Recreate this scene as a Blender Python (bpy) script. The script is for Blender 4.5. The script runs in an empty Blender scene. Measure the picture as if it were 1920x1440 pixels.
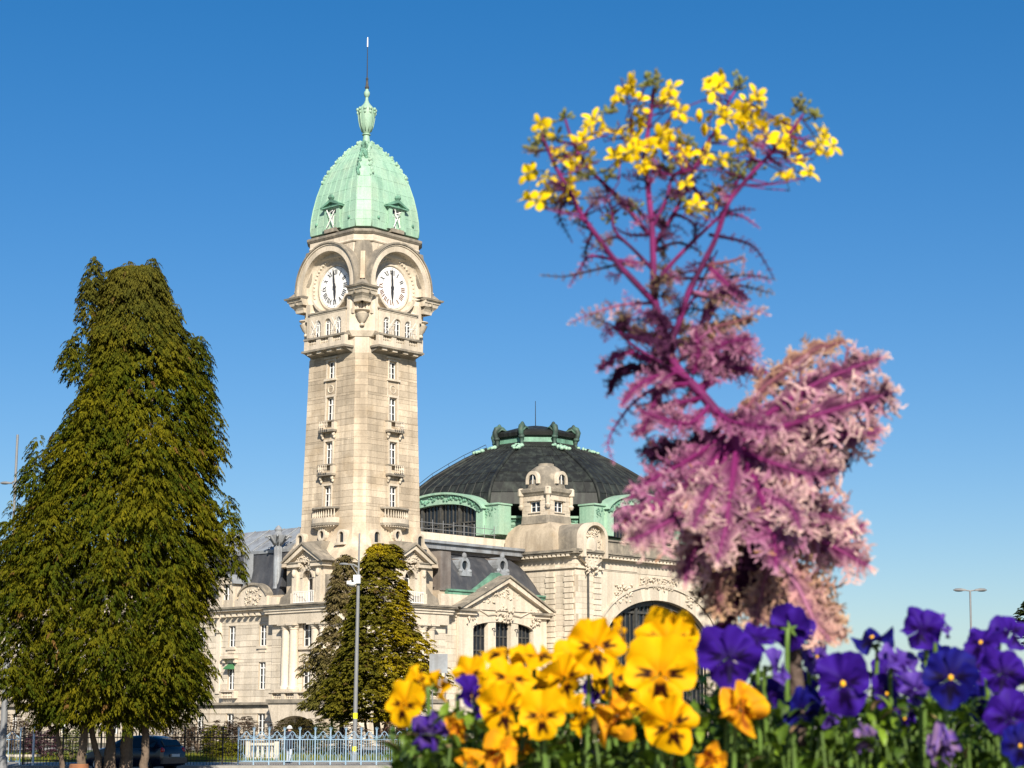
import bpy, bmesh, math, random
import numpy as np
from mathutils import Vector, Matrix

scene = bpy.context.scene
COL = scene.collection
R = math.radians
random.seed(7); NP = np.random.default_rng(7)

# ------------------------------------------------------------------ camera
FPX, PITCH, G = 3550.0, R(10.06), -2.14          # focal length in photo pixels, pitch, street level below the lens
CP, SP = math.cos(PITCH), math.sin(PITCH)
cam_d = bpy.data.cameras.new('camera'); cam = bpy.data.objects.new('camera', cam_d); COL.objects.link(cam)
cam_d.sensor_width = 36.0; cam_d.lens = FPX/1920*36.0
cam.location = (0, 0, 0); cam.rotation_euler = (R(90)+PITCH, 0, 0)
cam_d.clip_start = 0.05; cam_d.clip_end = 20000
cam_d.dof.use_dof = True; cam_d.dof.focus_distance = 120.0; cam_d.dof.aperture_fstop = 16.0
scene.camera = cam

# ------------------------------------------------------------------ sky, sun, exposure
SUN_AZ = Vector((0.15, -1.0)).normalized(); SUN_EL = R(31)
w = bpy.data.worlds.new('World'); scene.world = w; w.use_nodes = True
nt = w.node_tree; nt.nodes.clear()
sky = nt.nodes.new('ShaderNodeTexSky'); sky.sky_type = 'NISHITA'; sky.sun_disc = False
sky.sun_elevation = SUN_EL; sky.sun_rotation = math.atan2(SUN_AZ.x, SUN_AZ.y)
sky.air_density = 1.0; sky.dust_density = 0.7; sky.ozone_density = 4.4; sky.altitude = 300
hs = nt.nodes.new('ShaderNodeHueSaturation'); hs.inputs['Saturation'].default_value = 1.34; hs.inputs['Hue'].default_value = 0.508
bg = nt.nodes.new('ShaderNodeBackground'); bg.inputs['Strength'].default_value = 0.090
ow = nt.nodes.new('ShaderNodeOutputWorld')
nt.links.new(sky.outputs[0], hs.inputs['Color']); gm = nt.nodes.new('ShaderNodeGamma'); gm.inputs[1].default_value = 0.85; nt.links.new(hs.outputs[0], gm.inputs[0]); nt.links.new(gm.outputs[0], bg.inputs[0]); nt.links.new(bg.outputs[0], ow.inputs[0])
sd = bpy.data.lights.new('sun', 'SUN'); sd.energy = 5.0; sd.angle = R(0.53); sd.color = (1.0, 0.92, 0.79)
sun = bpy.data.objects.new('sun', sd); COL.objects.link(sun)
sv = Vector((SUN_AZ.x*math.cos(SUN_EL), SUN_AZ.y*math.cos(SUN_EL), math.sin(SUN_EL)))
sun.rotation_euler = sv.to_track_quat('Z', 'Y').to_euler(); sun.location = (0, -20, 40)
vs = scene.view_settings
vs.view_transform = 'Standard'; vs.look = 'None'; vs.gamma = 1.0; vs.use_curve_mapping = False; vs.exposure = 0.68

# ------------------------------------------------------------------ measuring helpers
def PT(px, py, Y):
    """point at distance Y seen at photo pixel px,py"""
    u = (px-960)/FPX; v = (720-py)/FPX
    k = Y/(CP - v*SP)
    return Vector((u*k, Y, (SP+v*CP)*k))
def ZW(py, Y):
    v = (720-py)/FPX
    return Y*(SP+v*CP)/(CP-v*SP)
TX, TY, PHI = -13.2, 165.0, R(48)
CF, SF = math.cos(PHI), math.sin(PHI)
def ZL(py, xl, yl):
    """height above the street of photo row py at station-plan position xl,yl"""
    return ZW(py, TY + SF*xl + CF*yl) - G

# ------------------------------------------------------------------ object helpers
def tag(o, label=None, cat=None, group=None, kind=None):
    if label: o['label'] = label
    if cat: o['category'] = cat
    if group: o['group'] = group
    if kind: o['kind'] = kind
    return o
def empty(name, loc=(0, 0, 0), rz=0.0, label=None, cat=None, group=None):
    o = bpy.data.objects.new(name, None); COL.objects.link(o)
    o.location = loc; o.rotation_euler = (0, 0, rz); o.empty_display_size = 0.3
    return tag(o, label, cat, group)
def link(name, me, parent=None, mtx=None):
    o = bpy.data.objects.new(name, me); COL.objects.link(o)
    if parent: o.parent = parent
    if mtx is not None: o.matrix_basis = mtx
    return o

class Fr:
    """a wall plane: origin, rightward, up, outward"""
    def __init__(s, o, r, n, u=(0, 0, 1)):
        s.o, s.r, s.n, s.u = Vector(o), Vector(r).normalized(), Vector(n).normalized(), Vector(u).normalized()
    def p(s, h, z, d=0.0): return s.o + s.r*h + s.u*z + s.n*d
def FL(a, y=0): return Fr((-a, y, 0), (0, -1, 0), (-1, 0, 0))
def FRt(a, x=0): return Fr((x, -a, 0), (1, 0, 0), (0, -1, 0))
WF = Fr((0, 0, 0), (1, 0, 0), (0, -1, 0))

class MB:
    def __init__(s): s.v = []; s.f = []; s.c = []
    def add(s, vs, fs):
        b = len(s.v); s.v += [tuple(q) for q in vs]; s.f += [tuple(i+b for i in f) for f in fs]
    def box(s, F, h0, h1, z0, z1, d0, d1):
        P = [F.p(h, z, d) for d in (d0, d1) for z in (z0, z1) for h in (h0, h1)]
        s.add(P, [(0, 1, 3, 2), (4, 6, 7, 5), (0, 4, 5, 1), (2, 3, 7, 6), (0, 2, 6, 4), (1, 5, 7, 3)]); return s
    def prism(s, F, pts, d0, d1):
        n = len(pts)
        s.add([F.p(h, z, d0) for h, z in pts]+[F.p(h, z, d1) for h, z in pts],
              [tuple(range(n))[::-1], tuple(range(n, 2*n))]+[(i, (i+1) % n, n+(i+1) % n, n+i) for i in range(n)]); return s
    def strip(s, F, inner, outer, d0, d1, closed=False):
        """solid band between two polylines of h,z"""
        n = len(inner)
        V = [F.p(h, z, d) for d in (d0, d1) for L in (inner, outer) for h, z in L]
        ix = lambda d, L, i: d*2*n+L*n+(i % n)
        fs = []
        for i in range(n if closed else n-1):
            j = i+1
            fs += [(ix(1, 0, i), ix(1, 0, j), ix(1, 1, j), ix(1, 1, i)), (ix(0, 0, j), ix(0, 0, i), ix(0, 1, i), ix(0, 1, j)),
                   (ix(0, 0, i), ix(0, 0, j), ix(1, 0, j), ix(1, 0, i)), (ix(0, 1, j), ix(0, 1, i), ix(1, 1, i), ix(1, 1, j))]
        if not closed:
            fs += [(ix(0, 0, 0), ix(1, 0, 0), ix(1, 1, 0), ix(0, 1, 0)), (ix(1, 0, n-1), ix(0, 0, n-1), ix(0, 1, n-1), ix(1, 1, n-1))]
        s.add(V, fs); return s
    def loft(s, rings, cap=True):
        n = len(rings[0]); b = []
        for r in rings: b += list(r)
        fs = [(k*n+i, k*n+(i+1) % n, (k+1)*n+(i+1) % n, (k+1)*n+i) for k in range(len(rings)-1) for i in range(n)]
        if cap: fs += [tuple(range(n))[::-1], tuple((len(rings)-1)*n+i for i in range(n))]
        s.add(b, fs); return s
    def lathe(s, c, prof, n=16, ph=0.0):
        c = Vector(c)
        return s.loft([[c+Vector((r*math.cos(ph+2*math.pi*i/n), r*math.sin(ph+2*math.pi*i/n), z)) for i in range(n)] for r, z in prof])
    def tube(s, pts, rad, n=6):
        pts = [Vector(p) for p in pts]; m = len(pts)
        if not hasattr(rad, '__len__'): rad = [rad]*m
        rings = []; side = None
        for i, p in enumerate(pts):
            t = (pts[min(i+1, m-1)]-pts[max(i-1, 0)])
            t = t.normalized() if t.length > 1e-9 else Vector((0, 0, 1))
            if side is None:
                a = Vector((0, 0, 1)) if abs(t.z) < .9 else Vector((1, 0, 0)); side = t.cross(a).normalized()
            else:
                side = (side - t*side.dot(t)); side = side.normalized() if side.length > 1e-6 else t.orthogonal().normalized()
            o = t.cross(side)
            rings.append([p+(side*math.cos(2*math.pi*k/n)+o*math.sin(2*math.pi*k/n))*rad[i] for k in range(n)])
        return s.loft(rings)
    def ball(s, c, rx, ry=None, rz=None, nu=8, nv=6):
        ry = rx if ry is None else ry; rz = rx if rz is None else rz; c = Vector(c)
        return s.loft([[c+Vector((rx*math.sin(a)*math.cos(2*math.pi*i/nu), ry*math.sin(a)*math.sin(2*math.pi*i/nu), -rz*math.cos(a)))
                        for i in range(nu)] for a in [math.pi*(.04+.92*k/nv) for k in range(nv+1)]])
    def build(s, name, mat, parent=None, smooth=False, recalc=True, cols=None):
        me = bpy.data.meshes.new(name); me.from_pydata(s.v, [], s.f)
        if recalc:
            bm = bmesh.new(); bm.from_mesh(me); bmesh.ops.recalc_face_normals(bm, faces=bm.faces); bm.to_mesh(me); bm.free()
        if cols is not None:
            at = me.color_attributes.new('Col', 'FLOAT_COLOR', 'POINT')
            at.data.foreach_set('color', np.asarray(cols, dtype=np.float32).ravel())
        if smooth == 'auto':
            me.shade_smooth()
            try: me.set_sharp_from_angle(angle=R(38))
            except Exception: pass
        elif smooth: me.shade_smooth()
        me.materials.append(mat)
        return link(name, me, parent)

# ------------------------------------------------------------------ materials
def _n(nt, t, **kw):
    n = nt.nodes.new(t)
    for k, v in kw.items(): setattr(n, k, v)
    return n
def material(name, col, rough=.8, stain=None, stain_amt=.5, stain_scale=.25, streak=None, streak_amt=.5, grain=.12, grain_scale=6,
             rnd=0.0, bump=.0, bump_scale=8, metal=0.0, spec=.35, coord='pos', emit=None, vcol=False, trans=0.0, patch=None, patch_amt=.6, patch_scale=1.3):
    m = bpy.data.materials.new(name); m.use_nodes = True; nt = m.node_tree; L = nt.links
    b = nt.nodes['Principled BSDF']; out = nt.nodes['Material Output']
    b.inputs['Roughness'].default_value = rough; b.inputs['Metallic'].default_value = metal
    b.inputs['Specular IOR Level'].default_value = spec
    if coord == 'pos': src = _n(nt, 'ShaderNodeNewGeometry').outputs['Position']
    else: src = _n(nt, 'ShaderNodeTexCoord').outputs['Object']
    def noise(scale, sx=1, sy=1, sz=1, detail=5):
        mp = _n(nt, 'ShaderNodeMapping'); mp.inputs['Scale'].default_value = (sx, sy, sz); L.new(src, mp.inputs[0])
        t = _n(nt, 'ShaderNodeTexNoise'); t.inputs['Scale'].default_value = scale; t.inputs['Detail'].default_value = detail
        L.new(mp.outputs[0], t.inputs['Vector']); return t.outputs['Fac']
    def ramp(fac, a, c):
        r = _n(nt, 'ShaderNodeMapRange'); r.inputs[1].default_value = a; r.inputs[2].default_value = c; L.new(fac, r.inputs[0]); return r.outputs[0]
    def mix(fac, A, B, blend='MIX', amt=1.0):
        x = _n(nt, 'ShaderNodeMix', data_type='RGBA', blend_type=blend)
        if amt != 1.0:
            mu = _n(nt, 'ShaderNodeMath', operation='MULTIPLY'); mu.inputs[1].default_value = amt; L.new(fac, mu.inputs[0]); fac = mu.outputs[0]
        L.new(fac, x.inputs['Factor'])
        for q, s_ in ((A, 'A'), (B, 'B')):
            i = [k for k in x.inputs if k.name == s_ and k.type == 'RGBA'][0]
            if isinstance(q, tuple): i.default_value = (*q, 1)
            else: L.new(q, i)
        return [k for k in x.outputs if k.type == 'RGBA'][0]
    c = tuple(col)
    if vcol:
        a = _n(nt, 'ShaderNodeAttribute', attribute_name='Col'); c = a.outputs['Color']
    if stain: c = mix(ramp(noise(stain_scale), .42, .68), c, stain, amt=stain_amt)
    if patch: c = mix(ramp(noise(patch_scale, detail=8), .52, .66), c, patch, amt=patch_amt)
    if streak: c = mix(ramp(noise(1.0, 1.6, 1.6, .09, 6), .47, .70), c, streak, amt=streak_amt)
    if grain:
        g = _n(nt, 'ShaderNodeMapRange'); g.inputs[1].default_value = .25; g.inputs[2].default_value = .75
        g.inputs[3].default_value = 1-grain; g.inputs[4].default_value = 1+grain; L.new(noise(grain_scale), g.inputs[0])
        hv = _n(nt, 'ShaderNodeHueSaturation'); L.new(g.outputs[0], hv.inputs['Value'])
        if isinstance(c, tuple): hv.inputs['Color'].default_value = (*c, 1)
        else: L.new(c, hv.inputs['Color'])
        c = hv.outputs[0]
    if rnd:
        oi = _n(nt, 'ShaderNodeObjectInfo'); g = _n(nt, 'ShaderNodeMapRange'); g.inputs[3].default_value = 1-rnd; g.inputs[4].default_value = 1+rnd*.7
        L.new(oi.outputs['Random'], g.inputs[0]); hv = _n(nt, 'ShaderNodeHueSaturation'); L.new(g.outputs[0], hv.inputs['Value'])
        if isinstance(c, tuple): hv.inputs['Color'].default_value = (*c, 1)
        else: L.new(c, hv.inputs['Color'])
        c = hv.outputs[0]
    if isinstance(c, tuple): b.inputs['Base Color'].default_value = (*c, 1)
    else: L.new(c, b.inputs['Base Color'])
    if bump:
        bp = _n(nt, 'ShaderNodeBump'); bp.inputs['Strength'].default_value = bump; bp.inputs['Distance'].default_value = .05
        L.new(noise(bump_scale, detail=8), bp.inputs['Height']); L.new(bp.outputs[0], b.inputs['Normal'])
    if trans:
        t = _n(nt, 'ShaderNodeBsdfTranslucent'); ms = _n(nt, 'ShaderNodeMixShader'); ms.inputs[0].default_value = trans
        if isinstance(c, tuple): t.inputs[0].default_value = (*c, 1)
        else: L.new(c, t.inputs[0])
        L.new(b.outputs[0], ms.inputs[1]); L.new(t.outputs[0], ms.inputs[2]); L.new(ms.outputs[0], out.inputs['Surface'])
    if emit:
        b.inputs['Emission Color'].default_value = (*emit[0], 1); b.inputs['Emission Strength'].default_value = emit[1]
    return m
M = {}
M['stone'] = material('pale_limestone', (.60, .525, .42), .85, stain=(.42, .36, .28), stain_amt=.45, stain_scale=.22, streak=(.33, .275, .20), streak_amt=.5, rnd=.15, bump=.25)
M['stone_tower'] = material('tower_limestone', (.56, .465, .345), .85, stain=(.30, .24, .17), stain_amt=.8, stain_scale=.20, streak=(.25, .20, .145), streak_amt=.6, rnd=.18, bump=.3, patch=(.36, .27, .17), patch_amt=.55, patch_scale=.45)
M['stone_trim'] = material('carved_limestone', (.585, .505, .40), .85, stain=(.33, .285, .22), stain_amt=.5, stain_scale=.5, streak=(.27, .23, .17), streak_amt=.5, bump=.35, bump_scale=5)
M['stone_grey'] = material('weathered_grey_stone', (.27, .235, .185), .9, stain=(.11, .10, .085), stain_amt=.7, stain_scale=.7, streak=(.10, .09, .075), streak_amt=.6, bump=.4, patch=(.42, .36, .27), patch_amt=.5)
M['mortar'] = material('mortar', (.40, .33, .245), .95)
M['copper'] = material('green_copper', (.275, .44, .325), .6, stain=(.37, .49, .375), stain_amt=.6, stain_scale=.5, streak=(.13, .27, .19), streak_amt=.5, rnd=.05, patch=(.22, .31, .20), patch_amt=.3, patch_scale=.5, bump=.15, spec=.4)
M['copper_dk'] = material('aged_green_copper', (.15, .32, .225), .6, stain=(.05, .10, .08), stain_amt=.7, stain_scale=.9, streak=(.05, .10, .07), streak_amt=.7, bump=.3)
M['dome'] = material('blackened_copper', (.013, .014, .013), .60, stain=(.024, .026, .023), stain_amt=.8, stain_scale=.5, streak=(.055, .066, .054), streak_amt=.6, rnd=.12, bump=.2, spec=.3)
M['slate'] = material('slate_roofing', (.036, .038, .044), .6, stain=(.075, .078, .085), stain_amt=.6, stain_scale=.6, streak=(.14, .13, .125), streak_amt=.4, bump=.3, spec=.5)
M['zinc'] = material('zinc_sheet', (.27, .29, .31), .45, stain=(.16, .16, .165), stain_amt=.7, stain_scale=.7, streak=(.12, .11, .10), streak_amt=.6, spec=.5)
M['zinc_brown'] = material('tarnished_zinc', (.15, .125, .11), .55, stain=(.25, .23, .21), stain_amt=.6, stain_scale=.8, streak=(.07, .06, .055), streak_amt=.6)
M['white'] = material('white_paint', (.74, .73, .70), .5, grain=.05)
M['glass'] = material('window_glass', (.014, .018, .024), .08, spec=.4, grain=0)
M['dial'] = material('enamel_dial', (.80, .80, .78), .35, grain=.03, stain=(.66, .65, .60), stain_amt=.5, stain_scale=.8)
M['ink'] = material('dial_black', (.035, .035, .04), .5)
M['red_brown'] = material('dial_brown', (.16, .075, .045), .6)
M['iron'] = material('dark_iron', (.022, .023, .025), .5)
M['glazing'] = material('dark_glazing_bars', (.05, .05, .047), .5, stain=(.11, .10, .085), stain_amt=.6, stain_scale=2)
M['steel'] = material('galvanised_steel', (.20, .205, .21), .5, metal=.1, grain=.08)
M['blue'] = material('pale_blue_paint', (.19, .30, .41), .5, stain=(.30, .38, .45), stain_amt=.6, stain_scale=3, grain=.1)
M['black'] = material('black_paint', (.012, .012, .014), .4)
M['verdigris'] = material('dark_verdigris', (.030, .045, .038), .6, stain=(.10, .22, .16), stain_amt=.6, stain_scale=1.2, streak=(.08, .16, .12), streak_amt=.5)
M['awning'] = material('green_canvas', (.05, .17, .07), .8)

def copies(o, mtxs, parent):
    """further pieces sharing o's mesh"""
    r = []
    for m in mtxs: r.append(link(o.name.split('.')[0], o.data, parent, m))
    return r
_cubes = {}
def cube_mesh(mat):
    if mat.name not in _cubes:
        b = MB(); b.box(Fr((0, 0, 0), (1, 0, 0), (0, -1, 0)), -.5, .5, -.5, .5, -.5, .5)
        o = b.build('stone_block', mat); _cubes[mat.name] = o.data; bpy.data.objects.remove(o)
    return _cubes[mat.name]
def piece(name, mat, parent, F, h0, h1, z0, z1, d0, d1):
    c = F.p((h0+h1)/2, (z0+z1)/2, (d0+d1)/2)
    m = Matrix.Identity(4)
    for i, (ax, sc) in enumerate(((F.r, h1-h0), (-F.n, d1-d0), (F.u, z1-z0))):
        for k in range(3): m[k][i] = ax[k]*sc
    for k in range(3): m[k][3] = c[k]
    return link(name, cube_mesh(mat), parent, m)
def ashlar(parent, F, h0, h1, z0, z1, ch, bw, openings, mat, core, depth=.4, gap=.022, limit=None, rest=None, seed=1, hf=None):
    """courses of separate stone blocks around openings; core collects the mortar bed behind"""
    rg = random.Random(seed); n = max(1, round((z1-z0)/ch)); ch = (z1-z0)/n
    for k in range(n):
        a, b = z0+k*ch, z0+(k+1)*ch
        cuts = sorted({a, b, *[q for o in openings for q in (o[2], o[3]) if a+.03 < q < b-.03]})
        for ca, cb in zip(cuts, cuts[1:]):
            H0, H1 = (h0, h1) if hf is None else hf((ca+cb)/2)
            iv = [(H0, H1)]
            for o in openings:
                if o[2] < cb-.01 and o[3] > ca+.01:
                    nv = []
                    for x0, x1 in iv:
                        if o[1] <= x0 or o[0] >= x1: nv.append((x0, x1)); continue
                        if o[0] > x0+.02: nv.append((x0, o[0]))
                        if o[1] < x1-.02: nv.append((o[1], x1))
                    iv = nv
            for x0, x1 in iv:
                core.box(F, x0, x1, ca, cb, -depth, -.028)
                x = x0; first = True
                while x < x1-.02:
                    wdt = bw*rg.uniform(.8, 1.2)*(.5 if first and k % 2 else 1); first = False
                    e = x+wdt
                    if x1-e < bw*.45: e = x1
                    args = (F, x+gap/2, e-gap/2, ca+gap/2, cb-gap/2, -.10, rg.uniform(-.008, .008))
                    if limit is None or limit(x, (ca+cb)/2): piece('stone_block', mat, parent, *args)
                    elif rest is not None: rest.box(*args)
                    x = e
def window(parent, F, hc, z0, z1, w, d=-.22, rows=3, transom=None, arch=False, mat=None):
    """white casement: frame with its panes as children"""
    mat = mat or M['white']; b = MB(); t = .06; h0, h1 = hc-w/2, hc+w/2
    zt = z1-(w/2 if arch else 0)
    b.box(F, h0, h0+t, z0, zt, d, d+.1); b.box(F, h1-t, h1, z0, zt, d, d+.1)
    b.box(F, h0+t, h1-t, z0, z0+t, d, d+.1); b.box(F, hc-.05, hc+.05, z0+t, zt-.01, d+.01, d+.12)
    if arch:
        a = [math.pi*i/10 for i in range(11)]
        b.strip(F, [(hc+(w/2-t)*math.cos(q), zt+(w/2-t)*math.sin(q)) for q in a], [(hc+w/2*math.cos(q), zt+w/2*math.sin(q)) for q in a], d, d+.1)
        b.box(F, h0+t, h1-t, zt-.04, zt+.04, d, d+.11)
        for q in (60, 90, 120): b.prism(F, [(hc-.03, zt+.04), (hc+.03, zt+.04), (hc+.03+(w/2-.05)*math.cos(R(q)), zt+(w/2-.05)*math.sin(R(q))), (hc-.03+(w/2-.05)*math.cos(R(q)), zt+(w/2-.05)*math.sin(R(q)))], d+.01, d+.09)
    else: b.box(F, h0+t, h1-t, zt-t, zt, d, d+.1)
    if transom: b.box(F, h0+t, h1-t, transom-.05, transom+.05, d, d+.13)
    for k in range(1, rows):
        z = z0+(transom or zt)*0+((transom or zt)-z0)*k/rows
        b.box(F, h0+t, hc-.055, z-.02, z+.02, d+.01, d+.08); b.box(F, hc+.055, h1-t, z-.02, z+.02, d+.01, d+.08)
    o = b.build('window', mat, parent)
    for x0, x1 in ((h0+t*.5, hc), (hc, h1-t*.5)):
        g = MB(); g.box(F, x0+.001, x1-.001, z0+t*.5, zt-t*.5, d+.025, d+.045); g.build('pane', M['glass'], o)
    if arch:
        g = MB(); a = [math.pi*i/10 for i in range(11)]
        g.prism(F, [(hc+(w/2-.04)*math.cos(q), zt+(w/2-.04)*math.sin(q)) for q in a], d+.025, d+.045); g.build('pane', M['glass'], o)
    bk = MB(); bk.box(F, h0-.1, h1+.1, z0-.1, z1+.1, d-.12, d-.06); bk.build('window_backing', M['iron'], o)  # dark sheet closing the opening behind the panes
    return o
def balusters(b, F, h0, h1, z0, z1, n, d, r=.09):
    for i in range(n):
        h = h0+(h1-h0)*(i+.5)/n; c = F.p(h, 0, d); H = z1-z0
        b.lathe((c.x, c.y, 0), [(r*.7, z0), (r*.7, z0+.08*H), (r*.45, z0+.15*H), (r, z0+.4*H), (r*.4, z0+.75*H), (r*.7, z0+.9*H), (r*.7, z1)], 6)
def relief(b, F, hc, zc, w, h, d, n, seed):
    """clumped carving: curled leaves, ribbons and fruit"""
    rg = random.Random(seed)
    for i in range(n*2):
        x = hc+rg.uniform(-.5, .5)*w; z = zc+rg.uniform(-.5, .5)*h; s = rg.uniform(.04, .085)*min(w, h)+.02
        if i % 3 == 0: b.ball(F.p(x, z, d-.02), s*rg.uniform(.8, 1.3), s*rg.uniform(.8, 1.3), s*rg.uniform(.8, 1.3), 6, 4)
        else:
            a = rg.uniform(0, 6.3); k = rg.uniform(-1.6, 1.6); L = s*rg.uniform(1.5, 3.2)
            b.tube([F.p(x+L*t*math.cos(a+k*t), z+L*t*math.sin(a+k*t), d+s*.7*math.sin(t*2.4)) for t in (0, .35, .7, 1)], [s*.7, s*.8, s*.55, s*.2], 5)
def oct_ring(s, c, z, cx=0, cy=0):
    a = s-c
    return [Vector((cx+x, cy+y, z)) for x, y in ((-s, -a), (-a, -s), (a, -s), (s, -a), (s, a), (a, s), (-a, s), (-s, a))]
# ================================================================== setting: ground
def sheet(name, pts, z, mat, thick=None):
    b = MB()
    if thick: b.prism(Fr((0, 0, z), (1, 0, 0), (0, 0, 1), (0, 1, 0)), pts, -thick, 0)
    else: b.add([(x, y, z) for x, y in pts], [tuple(range(len(pts)))])
    o = b.build(name, mat, recalc=bool(thick)); return tag(o, kind='structure')
m_ground = material('gravelly_ground', (.17, .15, .12), .95, stain=(.09, .10, .05), stain_amt=.8, stain_scale=.08, grain=.2, grain_scale=2)
m_road = material('asphalt', (.055, .055, .057), .9, stain=(.085, .08, .075), stain_amt=.7, stain_scale=.4, grain=.25, grain_scale=30)
m_pave = material('concrete_paving', (.30, .28, .25), .9, stain=(.2, .19, .17), stain_amt=.7, stain_scale=.6, grain=.15)
m_lawn = material('lawn_soil', (.06, .085, .02), .95, stain=(.10, .12, .03), stain_amt=.8, stain_scale=.5, grain=.3, grain_scale=9)
sheet('ground', [(-4000, -3000), (4000, -3000), (4000, 9000), (-4000, 9000)], G-.01, m_ground)
sheet('road', [(-120, 66), (120, 66), (120, 86.5), (-120, 86.5)], G+.004, m_road)
sheet('pavement', [(-120, 86.5), (120, 86.5), (120, 94.0), (-120, 94.0)], G+.12, m_pave, .14)
sheet('lawn', [(-120, 94.4), (120, 94.4), (120, 132), (-120, 132)], G+.10, m_lawn, .12)
sheet('forecourt', [(-120, 132.4), (120, 132.4), (120, 150), (-120, 150)], G+.03, m_pave, .05)

# ================================================================== clock tower
SM = Matrix.Translation((TX, TY, G)) @ Matrix.Rotation(PHI, 4, 'Z')
def station_part(name, label, cat, group=None):
    o = empty(name, label=label, cat=cat, group=group); o.matrix_basis = SM; return o
tw = station_part('clock_tower', 'tall pale stone clock tower with green copper dome and two visible white dials', 'clock tower')
zf = lambda py: ZL(py, -3.9, 0)
zc = lambda py: ZL(py, -3.4, -3.4)
ZB, ZT_, CH = zf(985), zf(668), .8
k_t = (4.06-3.74)/(ZT_-ZB)
S = lambda z: 4.06-k_t*(z-ZB)
s0 = S(0)
TL = Fr((-s0, 0, 0), (0, -1, 0), (-1, 0, -k_t*-1*0), (k_t, 0, 1))
TR = Fr((0, -s0, 0), (1, 0, 0), (0, -1, 0), (0, k_t, 1))
TC = Fr((-(s0-CH/2), -(s0-CH/2), 0), (1, -1, 0), (-1, -1, 0), (k_t, k_t, 1))
for F in (TL, TR, TC): F.n = F.r.cross(F.u).normalized()
core = MB()
WW = .88
ops = [(-WW/2, WW/2, zf(709), zf(677)), (-WW/2, WW/2, zf(790), zf(745)), (-WW/2, WW/2, zf(872), zf(828.5)), (-WW/2, WW/2, zf(953), zf(911.5))]
for F, sd in ((TL, 3), (TR, 4)):
    ashlar(tw, F, 0, 0, ZB, ZT_, .56, 1.25, ops, M['stone_tower'], core, depth=.42, seed=sd, hf=lambda z: (-(S(z)-CH)+.0, S(z)-CH))
ashlar(tw, TC, -CH*.707, CH*.707, ZB, ZT_, .56, 1.3, [], M['stone_tower'], core, depth=.3, seed=9)
core.build('mortar_bed', M['mortar'], tw)
b = MB()
rings = []
for z in (ZB-.3, ZT_+.2):
    s, i = S(z), S(z)-.44; a = S(z)-CH-.02
    rings.append([Vector((x, y, z)) for x, y in ((-i, -a), (-a, -i), (a, -i), (s, -a), (s, a), (a, s), (-a, s), (-i, a))])
b.loft(rings); b.build('shaft_core', M['stone_tower'], tw)
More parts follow.
